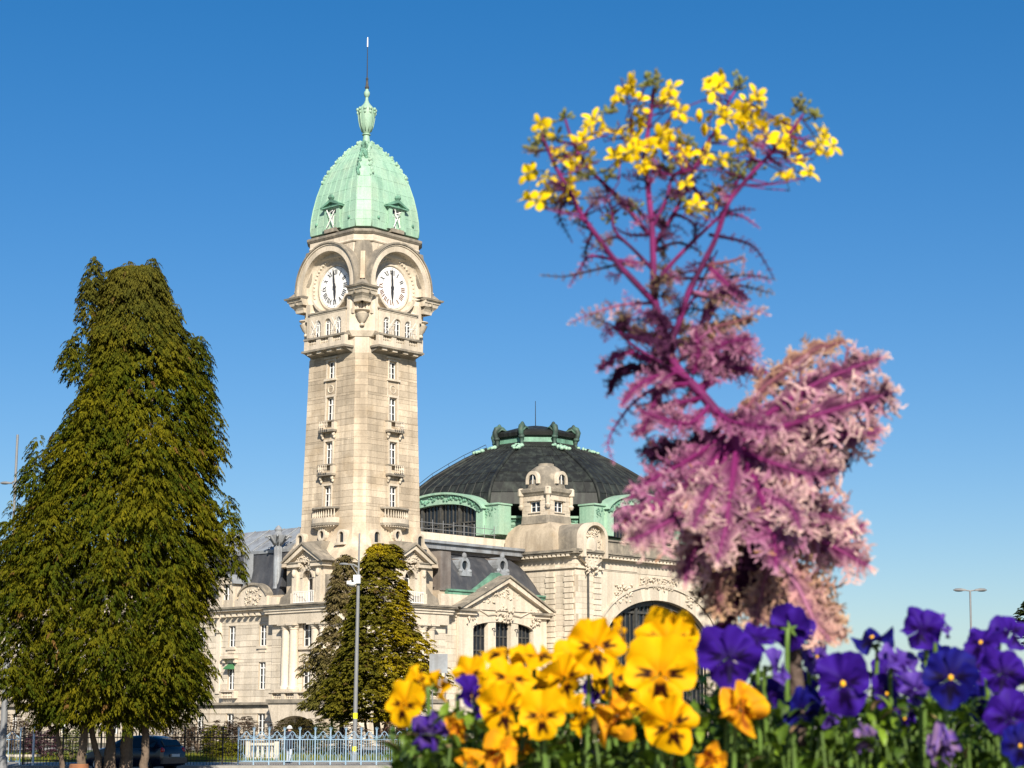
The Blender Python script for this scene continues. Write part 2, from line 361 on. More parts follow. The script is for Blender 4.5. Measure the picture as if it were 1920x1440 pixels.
# windows of the shaft with lintels, sills and balconets
trim = MB(); grey = MB()
for F in (TL, TR):
    for j, (a, c, z0, z1) in enumerate(ops):
        window(tw, F, 0, z0, z1, WW-.02, d=-.30, rows=2 if j else 3, transom=None if j == 0 else z1-.62)
        q = MB(); q.box(F, -.62, -.47, z0-.02, z1+.2, -.02, .07); q.box(F, .47, .62, z0-.02, z1+.2, -.02, .07); q.box(F, -.62, .62, z1+.03, z1+.22, -.02, .075)
        q.build('window_surround', M['stone_trim'], tw)
        if j == 0:
            q = MB(); q.box(F, -.85, .85, z1+.24, z1+.36, -.02, .2); q.box(F, -.75, .75, z0-.22, z0-.04, -.02, .2); q.build('sill', M['stone_trim'], tw)
            q = MB(); q.tube([F.p(.34*math.cos(t), z0-.95+.34*math.sin(t), .01) for t in [2*math.pi*i/14 for i in range(15)]], .05, 5)
            q.box(F, -.7, -.62, z0-1.7, z0-.25, -.02, .04); q.box(F, .62, .7, z0-1.7, z0-.25, -.02, .04); q.build('carved_roundel', M['stone_trim'], tw)
        elif j < 3:
            zb = z0-.98
            q = MB(); q.box(F, -.95, .95, z0-.10, z0+.02, -.02, .42); q.box(F, -.95, .95, zb, zb+.18, -.02, .5)
            q.build('balconet_ledge', M['stone_grey'], tw)
            q = MB(); q.box(F, -.93, -.55, zb+.18, z0-.10, -.02, .36); q.box(F, .62, .93, zb+.18, z0-.10, -.02, .36); q.box(F, -.55, .62, zb+.18, zb+.30, -.02, .3)
            balusters(q, F, -.55, .62, zb+.3, z0-.1, 5, .22, .08)
            for x in (-.72, .72): q.ball(F.p(x, zb-.17, .2), .15, .15, .2); q.ball(F.p(x, zb-.42, .1), .12, .12, .16)
            q.build('balconet', M['stone_trim'], tw)
        else:
            zb = z0-1.35; arc = [(-1.55+3.1*i/12) for i in range(13)]
            def bow(z0_, z1_, ext, nm, mt):
                q = MB(); pts = [(x, ext*math.sqrt(max(0, 1-(x/1.62)**2))+.12) for x in arc]
                q.loft([[F.p(x, z, d) for x, d in pts]+[F.p(1.6, z, -.05), F.p(-1.6, z, -.05)] for z in (z0_, z1_)]); q.build(nm, mt, tw)
            bow(z0-.14, z0+.02, .75, 'balcony_rail', M['stone_grey']); bow(zb, zb+.45, .62, 'balcony_floor', M['stone_trim']); bow(zb-.22, zb-.001, .8, 'balcony_ledge', M['stone_grey'])
            q = MB()
            for i in range(11):
                x = -1.35+2.7*i/10; c = F.p(x, 0, .5*math.sqrt(max(0, 1-(x/1.62)**2))+.1)
                c = F.p(x, z0, .52*math.sqrt(max(0, 1-(x/1.62)**2))+.1)
                q.lathe((c.x, c.y, 0), [(.05, zb+.45), (.09, zb+.65), (.04, zb+1.0), (.06, z0-.14)], 6)
            q.build('baluster_row', M['stone_trim'], tw)
            q = MB(); pts = [(1.5, -.22), (1.2, -.42), (.75, -.62), (.3, -.8), (.2, -1.5)]
            q.loft([[F.p(w_*math.cos(t), zb+dz, max(0, .75*w_/1.5*math.sin(t))+.0) for t in [math.pi*i/8 for i in range(9)]]+[F.p(-w_, zb+dz, -.05), F.p(w_, zb+dz, -.05)] for w_, dz in pts])
            q.build('balcony_corbel', M['stone_trim'], tw, smooth='auto')
            q = MB()
            for i in range(14):
                x = -1.4+2.8*i/13; q.ball(F.p(x, zb-.3, .72*math.sqrt(max(0, 1-(x/1.62)**2))+.08), .07)
            q.build('bead_row', M['stone_trim'], tw)
# flared foot of the shaft
zF = lambda py: ZL(py, -4.6, 0)
fl = [(984, 4.08, .8), (993, 4.10, .8), (1003, 4.2, .82), (1015, 4.42, .85), (1028, 4.75, .9), (1042, 5.2, 1.0), (1060, 5.35, 1.1)]
b = MB(); b.loft([oct_ring(s, c, zF(py)) for py, s, c in fl]); b.build('flared_base', M['stone_tower'], tw, smooth='auto')
for F0, nm in ((FL, 0), (FRt, 1)):
    F = F0(4.15)
    for x in (-2.6, 2.6):
        z0, z1 = zF(1021), zF(996); q = MB(); a = [math.pi*i/8 for i in range(9)]
        out = [(x+.5*math.cos(t), z1-.5+.5*math.sin(t)) for t in a]; inn = [(x+.3*math.cos(t), z1-.5+.3*math.sin(t)) for t in a]
        q.strip(F, [(x+.3, z0)]+inn+[(x-.3, z0)], [(x+.5, z0)]+out+[(x-.5, z0)], -.3, .62); q.box(F, x-.6, x+.6, z0-.2, z0, -.3, .85); q.build('niche_frame', M['stone_trim'], tw)
        q = MB(); q.prism(F, [(x+.29*math.cos(t), z1-.5+.29*math.sin(t)) for t in a]+[(x-.29, z0), (x+.29, z0)], -.2, .42); n_ = q.build('niche_window', M['glass'], tw)
    q = MB(); z = zF(1003); t = [2*math.pi*i/14 for i in range(14)]
    q.strip(F, [(.28*math.cos(k), z+.36*math.sin(k)) for k in t], [(.48*math.cos(k), z+.58*math.sin(k)) for k in t], -.2, .5, True); q.build('oculus_frame', M['stone_trim'], tw)
    q = MB(); q.prism(F, [(.28*math.cos(k), z+.36*math.sin(k)) for k in t], -.2, .3); q.build('oculus_pane', M['glass'], tw)

# ---- belfry and clock storey
zq = lambda py: ZL(py, -4.3, 0)
SU, CU = 4.28, 1.55
zBel0, zBel1 = zq(650), zq(588)
b = MB(); b.loft([oct_ring(3.72, .85, ZT_-.1), oct_ring(3.72, .85, zc(628)), oct_ring(4.0, 1.3, zc(622)), oct_ring(4.0, 1.4, zBel1)])
b.build('belfry_core', M['stone_trim'], tw)
def pier(sx, sy, nm='corner_pier'):
    q = MB(); a = SU-CU
    def ringp(s, z, cu=CU): return [Vector((sx*x, sy*y, z)) for x, y in ((s, s-cu-.35), (s, s-cu), (s-cu, s), (s-cu-.35, s), (s-cu-.6, s-.8), (s-.8, s-cu-.6))]
    q.loft([ringp(3.95, zc(630), 1.2), ringp(SU, zc(620)), ringp(SU, zc(556))]); q.build(nm, M['stone_trim'], tw)
    # pilaster strip, urn and the corner cornice on its curved corbel
    d = Vector((sx, sy, 0)).normalized(); t = Vector((-d.y, d.x, 0)); dist = (2*SU-CU)/math.sqrt(2)
    F = Fr(d*dist, Vector((-d.y, d.x, 0)) if True else t, d)
    q = MB()
    for i in range(4): q.box(F, -.48+.26*i, -.48+.26*i+.18, zc(580), zc(557), -.02, .16)
    q.box(F, -.55, .55, zc(581), zc(580)+.02, -.02, .2); q.build('fluted_strip', M['stone_trim'], tw)
    c = d*(dist+.12)
    q = MB(); z1, z0 = zc(582), zc(613); H = z1-z0
    q.lathe((c.x, c.y, 0), [(.03, z0), (.2, z0+.04*H), (.22, z0+.12*H), (.12, z0+.2*H), (.35, z0+.38*H), (.52, z0+.62*H), (.60, z0+.74*H), (.42, z0+.8*H), (.46, z0+.88*H), (.66, z0+.95*H), (.66, z1)], 14); q.build('carved_urn', M['stone_trim'], tw, smooth='auto')
    def sq(a0, a1, z, out): return [Vector((sx*x, sy*y, z)) for x, y in ((out, a1), (out, out), (a1, out), (a1, a0), (a0, a0), (a0, a1))]
    zs0, zs1 = ZL(545, -4.9, -4.9), ZL(530, -4.9, -4.9); inn = 2.95
    q = MB(); q.loft([sq(inn-.6, inn, zs0, 4.62), sq(inn-.6, inn, zs0+.30, 4.72), sq(inn-.6, inn, zs0+.32, 4.80), sq(inn-.6, inn, zs1-.16, 4.86)])
    q.build('corner_cornice', M['stone_trim'], tw)
    q = MB(); q.loft([sq(inn-.6, inn, zs1-.158, 5.0), sq(inn-.6, inn, zs1, 5.06), sq(inn-.6, inn, zs1+.12, 4.6)]); q.build('cornice_cap', M['stone_grey'], tw)
    q = MB(); pr = [(4.25, zs0-.62), (4.3, zs0-.4), (4.42, zs0-.2), (4.6, zs0-.02)]
    q.loft([sq(inn-.5, inn+.25, z, o) for o, z in pr]); q.build('curved_corbel', M['stone_trim'], tw)
    # ridged grey spandrel rising between the two arches
    q = MB(); za, zb_ = zs1+.1, zc(452)
    prof = [(4.75, .0), (4.35, .12), (4.12, .28), (4.02, .5), (3.98, .75), (3.95, 1.0)]
    q.loft([[Vector((sx*x, sy*y, za+(zb_-za)*f)) for x, y in ((o, o-1.0-.9*f), (o-.25*f-.0, o-.25*f-.0), (o-1.0-.9*f, o), (o-1.6-.9*f, o-1.6-.9*f))] for o, f in prof]); q.build('spandrel', M['stone_grey'] , tw, smooth='auto')
    q = MB(); dd = Vector((sx, sy, 0)).normalized()
    q.loft([[Vector((sx*(o-.24*f), sy*(o-.24*f), za+(zb_-za)*f))+dd*e+Vector((-dd.y, dd.x, 0))*h for h, e in ((-.24, -.3), (.24, -.3), (.2, .1), (-.2, .1))] for o, f in prof[1:5]]); q.build('keel_strip', M['stone_tower'], tw)
for sx, sy in ((-1, -1), (-1, 1), (1, -1)): pier(sx, sy)
zD = ZL(535, -4.5, 0)
def numeral_strokes(s):
    wd = {'I': .15, 'V': .30, 'X': .32}; tot = sum(wd[c] for c in s)+.03*(len(s)-1); x = -tot/2; out = []
    for c in s:
        q = wd[c]
        if c == 'I': out.append(((x+q/2, 0), (x+q/2, 1), .085))
        elif c == 'V': out += [((x+.03, 1), (x+q/2, 0), .085), ((x+q-.03, 1), (x+q/2, 0), .04)]
        else: out += [((x+.03, 1), (x+q-.03, 0), .085), ((x+q-.03, 1), (x+.03, 0), .04)]
        x += q+.03
    return out, tot
def clock_storey(F0, seed):
    F = F0(SU)
    # solid drum wall either side of the round recess
    a = [2*math.pi*i/40 for i in range(41)]; Ro, Ri, Rd = 3.80, 3.05, 1.85
    arc = [math.pi*i/28 for i in range(29)]; leg = 1.25
    def hood(r): return [(r, zD-leg)]+[(r*math.cos(t), zD+r*math.sin(t)) for t in arc]+[(-r, zD-leg)]
    q = MB(); q.strip(F, hood(Ri), hood(3.58), -.9, .34); q.build('clock_arch', M['stone_trim'], tw, smooth='auto')
    q = MB(); q.strip(F, hood(3.582), hood(3.72), -1.5, .42); q.build('arch_moulding', M['stone_trim'], tw, smooth='auto')
    q = MB(); q.strip(F, hood(3.722), hood(3.86), -1.6, .52); q.build('arch_hood', M['stone_grey'], tw, smooth='auto')
    # dished surround of the dial
    q = MB(); N = 48; pr = [(3.06, .10), (2.98, -.10), (2.72, -.30), (2.66, -.26), (2.38, -.42), (2.30, -.50), (2.12, -.52), (2.05, -.42), (1.93, -.42), (1.88, -.56)]
    V = [F.p(r*math.cos(2*math.pi*i/N), zD+r*math.sin(2*math.pi*i/N)*1.0, d-.25) for r, d in pr for i in range(N)]
    q.add(V, [(k*N+i, k*N+(i+1) % N, (k+1)*N+(i+1) % N, (k+1)*N+i) for k in range(len(pr)-1) for i in range(N)]); q.build('dial_surround', M['stone_trim'], tw, smooth=True)
    q = MB()
    for i in range(44):
        t = 2*math.pi*i/44
        if math.sin(t) > -.55: q.ball(F.p(2.52*math.cos(t), zD+2.52*math.sin(t), -.58), .11, nu=6, nv=4)
    q.build('bead_ring', M['stone_trim'], tw)
    # wall below and beside the ring
    q = MB(); zl = zBel1-.05; low = [(3.055*math.cos(t), zD+3.055*math.sin(t)) for t in [math.pi+math.pi*i/24 for i in range(25)]]
    q.strip(F, low, [(x, zl) for x, z in low], -.5, -.14); q.box(F, -3.06, 3.06, zl-.3, zl+.12, -.5, -.06)
    q.build('dial_wall', M['stone_trim'], tw)
    q = MB(); q.strip(F, [(2.25*math.cos(t), zD+2.25*math.sin(t)) for t in [R(205+130*i/14) for i in range(15)]], [(2.45*math.cos(t), zD+2.45*math.sin(t)) for t in [R(205+130*i/14) for i in range(15)]], -.7, -.06)
    q.build('dial_apron', M['stone_trim'], tw)
    # dial
    q = MB(); q.prism(F, [(Rd*math.cos(t), zD+Rd*math.sin(t)) for t in a[:-1]], -.85, -.74); dial = q.build('clock_dial', M['dial'], tw)
    names = ['XII', 'I', 'II', 'III', 'IIII', 'V', 'VI', 'VII', 'VIII', 'IX', 'X', 'XI']; bz = -.735
    for i, s in enumerate(names):
        t = R(90-30*i); e = Vector((math.cos(t), math.sin(t))); x_ = Vector((math.sin(t), -math.cos(t)))
        st, tot = numeral_strokes(s); q = MB(); r0, hgt = 1.12, .46; sc = min(.9, .62/max(tot, .3))
        for (x0, y0), (x1, y1), wd in st:
            p0 = e*(r0+hgt*y0)+x_*x0*sc; p1 = e*(r0+hgt*y1)+x_*x1*sc; ww = x_*wd*sc*.62
            q.prism(F, [(p.x, zD+p.y) for p in (p0-ww, p0+ww, p1+ww, p1-ww)], bz, bz+.012)
        q.build('numeral', M['red_brown'] if (seed == 2 and 3 <= i <= 9) else M['ink'], dial)  # right dial's lower numerals browned, a reflection put into their colour
    q = MB()
    for i in range(60):
        t = 2*math.pi*i/60; r_ = .045 if i % 5 == 0 else .022; c = (1.74*math.cos(t), zD+1.74*math.sin(t))
        q.prism(F, [(c[0]+r_*math.cos(k), c[1]+r_*math.sin(k)) for k in [2*math.pi*j/6 for j in range(6)]], bz, bz+.012)
    q.build('minute_track', M['ink'], dial)
    def hand(ang, L, wd, nm, d):
        t = R(90-ang); e = Vector((math.cos(t), math.sin(t))); x_ = Vector((math.sin(t), -math.cos(t))); q = MB()
        prof = [(-.35, .6), (0, 1.0), (L*.4, 1.25), (L*.75, .75), (L, .15)]
        pts = [e*y+x_*wd*k for y, k in prof]+[e*y-x_*wd*k for y, k in prof[::-1]]
        q.prism(F, [(p.x, zD+p.y) for p in pts], d, d+.04); q.build(nm, M['ink'], dial)
    hand(-6 if seed == 1 else -4, 1.66, .085, 'minute_hand', -.66); hand(178, 1.22, .12, 'hour_hand', -.71)
    q = MB(); q.prism(F, [(.16*math.cos(t), zD+.16*math.sin(t)) for t in [2*math.pi*i/12 for i in range(12)]], -.73, -.6); q.build('hand_boss', M['ink'], dial)
    # belfry: three arched openings in a framed panel
    z1, z0 = zq(597), zq(628); Fb = F0(4.02); w_ = .40
    cuts = [(-1.3, z0, z1), (0, z0, z1), (1.3, z0, z1)]
    q = MB(); xs = [-2.3]+[c for x in (-1.3, 0, 1.3) for c in (x-w_, x+w_)]+[2.3]; zt = z1-w_
    for i in range(0, 8, 2): q.box(Fb, xs[i], xs[i+1], z0-.3, zt, -.02, .3)
    top = z1+.45; q.box(Fb, -2.3, 2.3, top-.0, top+.12, -.02, .34)
    for x in (-1.3, 0, 1.3):
        ar = [math.pi*i/10 for i in range(11)]
        L_ = [(x+w_*math.cos(t), zt+w_*math.sin(t)) for t in ar]; q.strip(Fb, L_, [(h, top) for h, z in L_], -.02, .3)
    for i in range(0, 8, 2): q.box(Fb, xs[i]+.0, xs[i+1]-.0, zt, top, -.02, .299)
    q.build('belfry_arcade', M['stone_trim'], tw)
    for x in (-1.3, 0, 1.3): window(tw, Fb, x, z0-.1, z1-.01, .78, d=.02, rows=2, arch=True)
    q = MB(); q.box(Fb, -2.45, 2.45, top+.121, top+.26, -.02, .42); q.build('panel_cornice', M['stone_grey'], tw)
    rg = random.Random(seed)
    for x in (-1.3, 1.3):
        q = MB(); A = lambda h, z, d: Fb.p(x+h, z, d)
        for p in (((-.45, z0-.1, .5), (.5, z1-.15, .75)), ((.5, z0, .55), (-.35, z1-.05, .7)), ((-.5, z0+.6, .6), (.55, z0+.75, .72)), ((-.2, z0, .9), (.1, z1, .45)), ((.5, z0+.2, .8), (.62, z1-.3, .8))):
            q.tube([A(*p[0]), A(*p[1])], .017, 5)
        q.build('aerial_frame', M['white'], tw)
    # balcony on corbels
    zb = zq(661); zr = zq(631); zm = zq(645); pz = zq(655); Fc = F0(3.75)
    q = MB(); q.box(Fc, -2.62, 2.62, zr-.16, zr, -.1, 1.02); q.box(Fc, -2.75, 2.75, pz-.12, pz+.06, -.1, 1.14); q.build('balcony_ledge', M['stone_grey'], tw)
    q = MB(); q.box(Fc, -2.6, 2.6, pz+.06, zm+.02, -.1, .95)
    for x0, x1 in ((-2.6, -2.1), (-1.05, -.5), (.5, 1.05), (2.1, 2.6)): q.box(Fc, x0, x1, zm+.02, zr-.16, .55, .94)
    for x0, x1 in ((-2.1, -1.05), (-.5, .5), (1.05, 2.1)): balusters(q, Fc, x0, x1, zm+.02, zr-.16, 5, .78, .09)
    q.build('balcony_parapet', M['stone_trim'], tw)
    q = MB(); q.prism(Fr(Fc.p(-2.6, 0, 0), -Fc.n, Fc.r*1.0), [(.1, zb-.25), (-.5, zb-.05), (-1.0, pz-.12), (.1, pz-.12)], 0, 5.2); q.build('balcony_soffit', M['stone_grey'], tw)
    q = MB()
    for x in (-1.9, -.65, .65, 1.9): q.box(Fc, x-.28, x+.28, pz-.34, pz-.13, .3, .96)
    q.build('balcony_bracket', M['stone_trim'], tw)
clock_storey(FL, 1); clock_storey(FRt, 2)
b = MB(); b.loft([oct_ring(3.1, .9, zBel1-.2), oct_ring(3.1, .9, zD+2.0), oct_ring(3.95, 1.25, zD+2.6), oct_ring(3.95, 1.25, zc(437))]); b.build('clock_drum', M['stone_trim'], tw)
for F0 in (lambda a: Fr((a, 0, 0), (0, 1, 0), (1, 0, 0)), lambda a: Fr((0, a, 0), (-1, 0, 0), (0, 1, 0))):   # unseen rear faces closed plainly
    q = MB(); F = F0(SU); q.box(F, -3.2, 3.2, zBel0, zD+2.6, -1.3, 0); q.build('rear_wall', M['stone_trim'], tw)
b = MB(); b.loft([oct_ring(4.02, 1.2, zc(452)), oct_ring(4.08, 1.2, zc(450)), oct_ring(4.02, 1.2, zc(447)), oct_ring(4.02, 1.2, zc(438))]); b.build('drum_band', M['stone_trim'], tw)
b = MB(); b.loft([oct_ring(4.06, 1.15, zc(438)+.002), oct_ring(4.2, 1.15, zc(434)), oct_ring(4.2, 1.15, zc(430)), oct_ring(4.0, 1.1, zc(428))]); b.build('dome_cornice', M['stone_grey'], tw)

# ---- green copper dome in sheets, with seams
zd = lambda py: ZL(py, 0, 0)
prof = [(449, 104.5), (436, 105), (420, 104), (400, 100.5), (375, 94), (352, 85.5), (330, 74), (312, 60), (297, 45.5), (284, 31), (275, 19.5), (268, 11)]
prof = [(zd(py), hw*TY/FPX*.985) for py, hw in prof]
def dring(i_z, hw, shrink=0.0):
    c = 1.0*(hw/4.85)**.8; s = (hw*math.sqrt(2)+c)/2-shrink; return oct_ring(s, c, i_z)
b = MB(); b.loft([dring(z, hw, .05) for z, hw in prof]); b.build('dome_shell', M['copper'], tw, smooth='auto')
rows = [dring(z, hw) for z, hw in prof]
for i in (7, 0, 1, 2, 6):      # sides seen: left, front corner, right and the two slivers
    j = (i+1) % 8
    nst = 7 if i in (7, 1) else 2
    for k in range(len(rows)-1):
        for q_ in range(nst):
            off = .5 if False else 0
            A, B, C, D = (rows[k][i].lerp(rows[k][j], q_/nst), rows[k][i].lerp(rows[k][j], (q_+1)/nst), rows[k+1][i].lerp(rows[k+1][j], (q_+1)/nst), rows[k+1][i].lerp(rows[k+1][j], q_/nst))
            if (B-A).length < .12: continue
            n = (B-A).cross(D-A).normalized(); ctr = (A+B+C+D)/4
            if n.dot(Vector((ctr.x, ctr.y, 0))) < 0: n = -n
            q = MB(); g = .012; P = [ctr+(p-ctr)*(1-g/max(.3, (p-ctr).length)) for p in (A, B, C, D)]
            t = random.uniform(.0, .010)
            q.add([p-n*.05 for p in P]+[p+n*t for p in P], [(3, 2, 1, 0), (4, 5, 6, 7), (0, 1, 5, 4), (1, 2, 6, 5), (2, 3, 7, 6), (3, 0, 4, 7)]); q.build('copper_sheet', M['copper'], tw, recalc=True)
            if q_ and i in (7, 1) and k < 9:
                pass
for i in (7, 0, 1, 2):       # hip rolls and standing seams
    for side in ((i, 0.0),):
        q = MB(); q.tube([r[i]*1.004+Vector((0, 0, r[i].z*-.004)) for r in rows], .055, 5); q.build('hip_roll', M['copper'], tw, smooth=True)
for i in (7, 1):
    for q_ in range(1, 7):
        q = MB(); q.tube([r[i].lerp(r[(i+1) % 8], q_/7) for r in rows[:9]], .04, 5); q.build('standing_seam', M['copper'], tw)
for i in (7, 0, 1, 2):       # leafy cresting running down from the crown
    q = MB(); rg = random.Random(i)
    for k in range(6, 12):
        for t in range(5):
            a = rows[min(k, 11)][i].lerp(rows[max(k-1, 0)][i], t/5)
            q.ball(a*1.01+Vector((rg.uniform(-.1, .1), rg.uniform(-.1, .1), rg.uniform(-.05, .12)-.01*a.z)), rg.uniform(.09, .2), rg.uniform(.09, .2), rg.uniform(.1, .22), 6, 4)
    q.build('leaf_cresting', M['copper_dk'] if i in (0,) else M['copper'], tw)
q = MB(); c0 = rows[8][0].lerp(rows[8][1], .5); rg = random.Random(4)
for k in range(40):
    f = rg.random(); p = rows[10][0].lerp(rows[10][1], .5).lerp(rows[7][0].lerp(rows[7][1], .5), f)
    q.ball(p+Vector((rg.uniform(-.35, .35), rg.uniform(-.35, .35), rg.uniform(-.1, .2)))*(1-.6*f), rg.uniform(.08, .2), rg.uniform(.08, .2), rg.uniform(.1, .24), 6, 4)
q.build('carved_drop', M['copper_dk'], tw)
q = MB()
for i in (7, 1):
    for f in (.14, .86): 
        p = rows[1][i].lerp(rows[1][(i+1) % 8], f)*1.012; q.ball(p+Vector((0, 0, -.25)), .13, .13, .16); 
q.build('bolt_rosette', M['copper_dk'], tw)
# lucarnes
for F0 in (FL, FRt):
    s_b = rows[2][7].x*-1 if True else 0
    F = F0(3.95); z0, z1 = zf(431), zf(392); zp = zf(374)
    q = MB(); q.box(F, -.95, -.55, z0, z1, -1.2, .12); q.box(F, .55, .95, z0, z1, -1.2, .12); q.box(F, -1.0, 1.0, z1, z1+.2, -1.2, .2)
    q.box(F, -1.1, -.8, z0-.0, z0+.5, -1.0, .18); q.box(F, .8, 1.1, z0, z0+.5, -1.0, .18)
    q.build('lucarne', M['copper'], tw)
    q = MB(); q.strip(F, [(-1.05, z1+.2), (0, zp-.3), (1.05, z1+.2)], [(-1.35, z1+.2), (0, zp), (1.35, z1+.2)], -1.6, .35); q.box(F, -1.3, 1.3, z1+.08, z1+.198, -1.2, .32); q.build('lucarne_pediment', M['copper_dk'], tw)
    q = MB(); q.prism(F, [(-1.0, z1+.2), (1.0, z1+.2), (0, zp-.32)], -1.3, .1); q.build('lucarne_tympanum', M['copper_dk'], tw)
    window(tw, F, 0, z0+.1, z1-.02, 1.05, d=-.15, rows=3)
    q = MB(); q.box(F, -.75, .75, z0-.28, z0+.06, -.6, .3); q.build('lucarne_sill', M['stone_grey'], tw)
    q = MB()
    for p in (((-.5, z0+.2, .25), (.35, z1-.2, .1)), ((.35, z0+.3, .2), (-.45, z1-.1, .3)), ((-.3, z1-.5, .3), (.3, z1-.25, .3))): q.tube([F.p(*p[0]), F.p(*p[1])], .045, 5)
    q.build('aerial_frame', M['white'], tw)
    q = MB(); q.lathe(F.p(0, 0, .2), [(.2, zp-.05), (.3, zp+.1), (.22, zp+.3), (.05, zp+.42)], 8); q.build('lucarne_knob', M['copper_dk'], tw)
# urn finial and lightning rod
q = MB(); q.lathe((0, 0, 0), [(hw*TY/FPX, zd(py)) for hw, py in ((14, 277), (15, 274), (13, 272), (12, 269), (8, 267), (6.5, 258), (6, 255), (8.5, 253.5), (8, 252), (6, 251), (9, 247), (13, 237), (15.5, 225), (16.5, 214), (16.5, 207), (14, 204), (13, 202), (9, 198), (5.5, 194), (3, 188), (2.8, 183), (4.5, 181), (6, 177), (5.5, 173), (3, 170), (2.6, 166))], 20); q.build('urn_finial', M['copper'], tw, smooth='auto')
q = MB()
for k in range(10):
    t = 2*math.pi*k/10; c = Vector((math.cos(t), math.sin(t), 0))
    q.tube([c*(hw*TY/FPX)+Vector((0, 0, zd(py))) for hw, py in ((9.4, 247), (13.4, 237), (15.8, 225), (16.8, 214))], .05, 4)
    q.ball(c*.82+Vector((0, 0, zd(207))), .15, .15, .17); q.ball(c*.82+Vector((0, 0, zd(213))), .1, .1, .16)
q.build('urn_gadroons', M['copper'], tw, smooth=True)
q = MB(); q.lathe((0, 0, 0), [(.16, zd(167)), (.2, zd(164)), (.13, zd(160)), (.1, zd(150)), (.13, zd(148)), (.06, zd(145))], 8); q.build('rod_socket', M['glazing'], tw)
q = MB(); q.tube([(0, 0, zd(147)), (0, 0, zd(88))], [.05, .03], 6); q.build('lightning_rod', M['iron'], tw)
q = MB(); q.tube([(0, 0, zd(88)), (0, 0, zd(70))], [.06, .05], 6); q.build('rod_tip', M['white'], tw)
# ================================================================== station wings around the foot of the tower
def pediment(parent, F, hc, half, z0, zap, d0, d1, mat_rake, mat_tym, t=.32, seed=1, rel=18):
    q = MB(); q.strip(F, [(hc-half+t*1.6, z0+.02), (hc, zap-t*1.15), (hc+half-t*1.6, z0+.02)], [(hc-half, z0+.02), (hc, zap), (hc+half, z0+.02)], d0, d1); q.build('raking_cornice', mat_rake, parent)
    q = MB(); q.prism(F, [(hc-half+t, z0+.02), (hc+half-t, z0+.02), (hc, zap-t*1.1)], d0, d1-.45); q.build('tympanum', mat_tym, parent)
    q = MB(); relief(q, F, hc, z0+(zap-z0)*.36, half*.95, (zap-z0)*.5, d1-.42, rel, seed); q.build('carved_relief', mat_tym, parent, smooth=True)
def ledge(parent, F, h0, h1, z0, steps, mat, name='cornice', d0=-.3):
    """moulded string course: steps of (height, projection)"""
    q = MB(); z = z0
    for hgt, pr in steps: q.box(F, h0, h1, z, z+hgt-.001, d0, pr); z += hgt
    return q.build(name, mat, parent)

# ---------------------------------------------------------------- left wing with the corner pavilion's left face
PV, WG = 6.0, 5.55
lw = station_part('station_wing', 'long pale stone station wing with slate mansard left of the clock tower', 'building')
core = MB(); rest = MB()
zl = lambda py: ZL(py, -5.6, 8)
zcor = zl(1155); ztop = zl(1143)
F = FL(WG)
wins = []
ys = [6.27+4.13*i for i in range(11)]
ops = []
for y in ys:
    ops += [(-y-.47, -y+.47, zl(1212), zl(1172)), (-y-.45, -y+.45, zl(1293), zl(1242)), (-y-.5, -y+.5, zl(1378), zl(1338))]
near = lambda h, z: h > -16.5 and z > zl(1318)
ashlar(lw, F, -52, -4.3, zl(1318), zcor, .54, 1.5, ops, M['stone'], core, limit=near, rest=rest, seed=21)
ashlar(lw, F, -52, -4.3, 0, zl(1326), .62, 1.6, ops, M['stone'], core, limit=lambda h, z: h > -13, rest=rest, seed=22, gap=.05)
for i, y in enumerate(ys):
    window(lw, F, -y, zl(1212), zl(1172), .93, d=-.28, rows=3)
    window(lw, F, -y, zl(1293), zl(1242), .89, d=-.28, rows=3, transom=zl(1253))
    window(lw, F, -y, zl(1378), zl(1338), .98, d=-.28, rows=3)
    q = MB(); q.box(F, -y-.62, -y+.62, zl(1212)-.24, zl(1212), -.1, .16); q.box(F, -y-.45, -y+.45, zl(1212)-.55, zl(1212)-.24, -.1, .06); q.build('sill', M['stone_trim'], lw)
    if i % 2 == 1:
        q = MB(); q.box(F, -y-.95, -y+.95, zl(1234), zl(1229), -.1, .5); q.box(F, -y-.85, -y-.62, zl(1242), zl(1234), -.1, .3); q.box(F, -y+.62, -y+.85, zl(1242), zl(1234), -.1, .3); q.build('window_hood', M['stone_trim'], lw)
        q = MB(); q.prism(Fr(F.p(-y-.46, 0, 0), -F.n, F.r), [(.1, zl(1243)), (-.5, zl(1252)), (-.5, zl(1254)), (.1, zl(1254))], 0, .92); q.build('awning', M['awning'], lw)
        q = MB(); q.box(F, -y-1.0, -y+1.0, zl(1297), zl(1295), -.1, .5); q.box(F, -y-1.0, -y-.75, zl(1309), zl(1297), -.1, .45); q.box(F, -y+.75, -y+1.0, zl(1309), zl(1297), -.1, .45); balusters(q, F, -y-.75, -y+.75, zl(1309), zl(1297), 7, .3, .1); q.build('balcony', M['stone_trim'], lw)
        q = MB(); q.box(F, -y-2.0, -y-1.45, zl(1300), zcor, -.1, .12); q.box(F, -y-2.05, -y-1.4, zl(1184), zl(1177), -.1, .26); q.build('pilaster', M['stone'], lw)
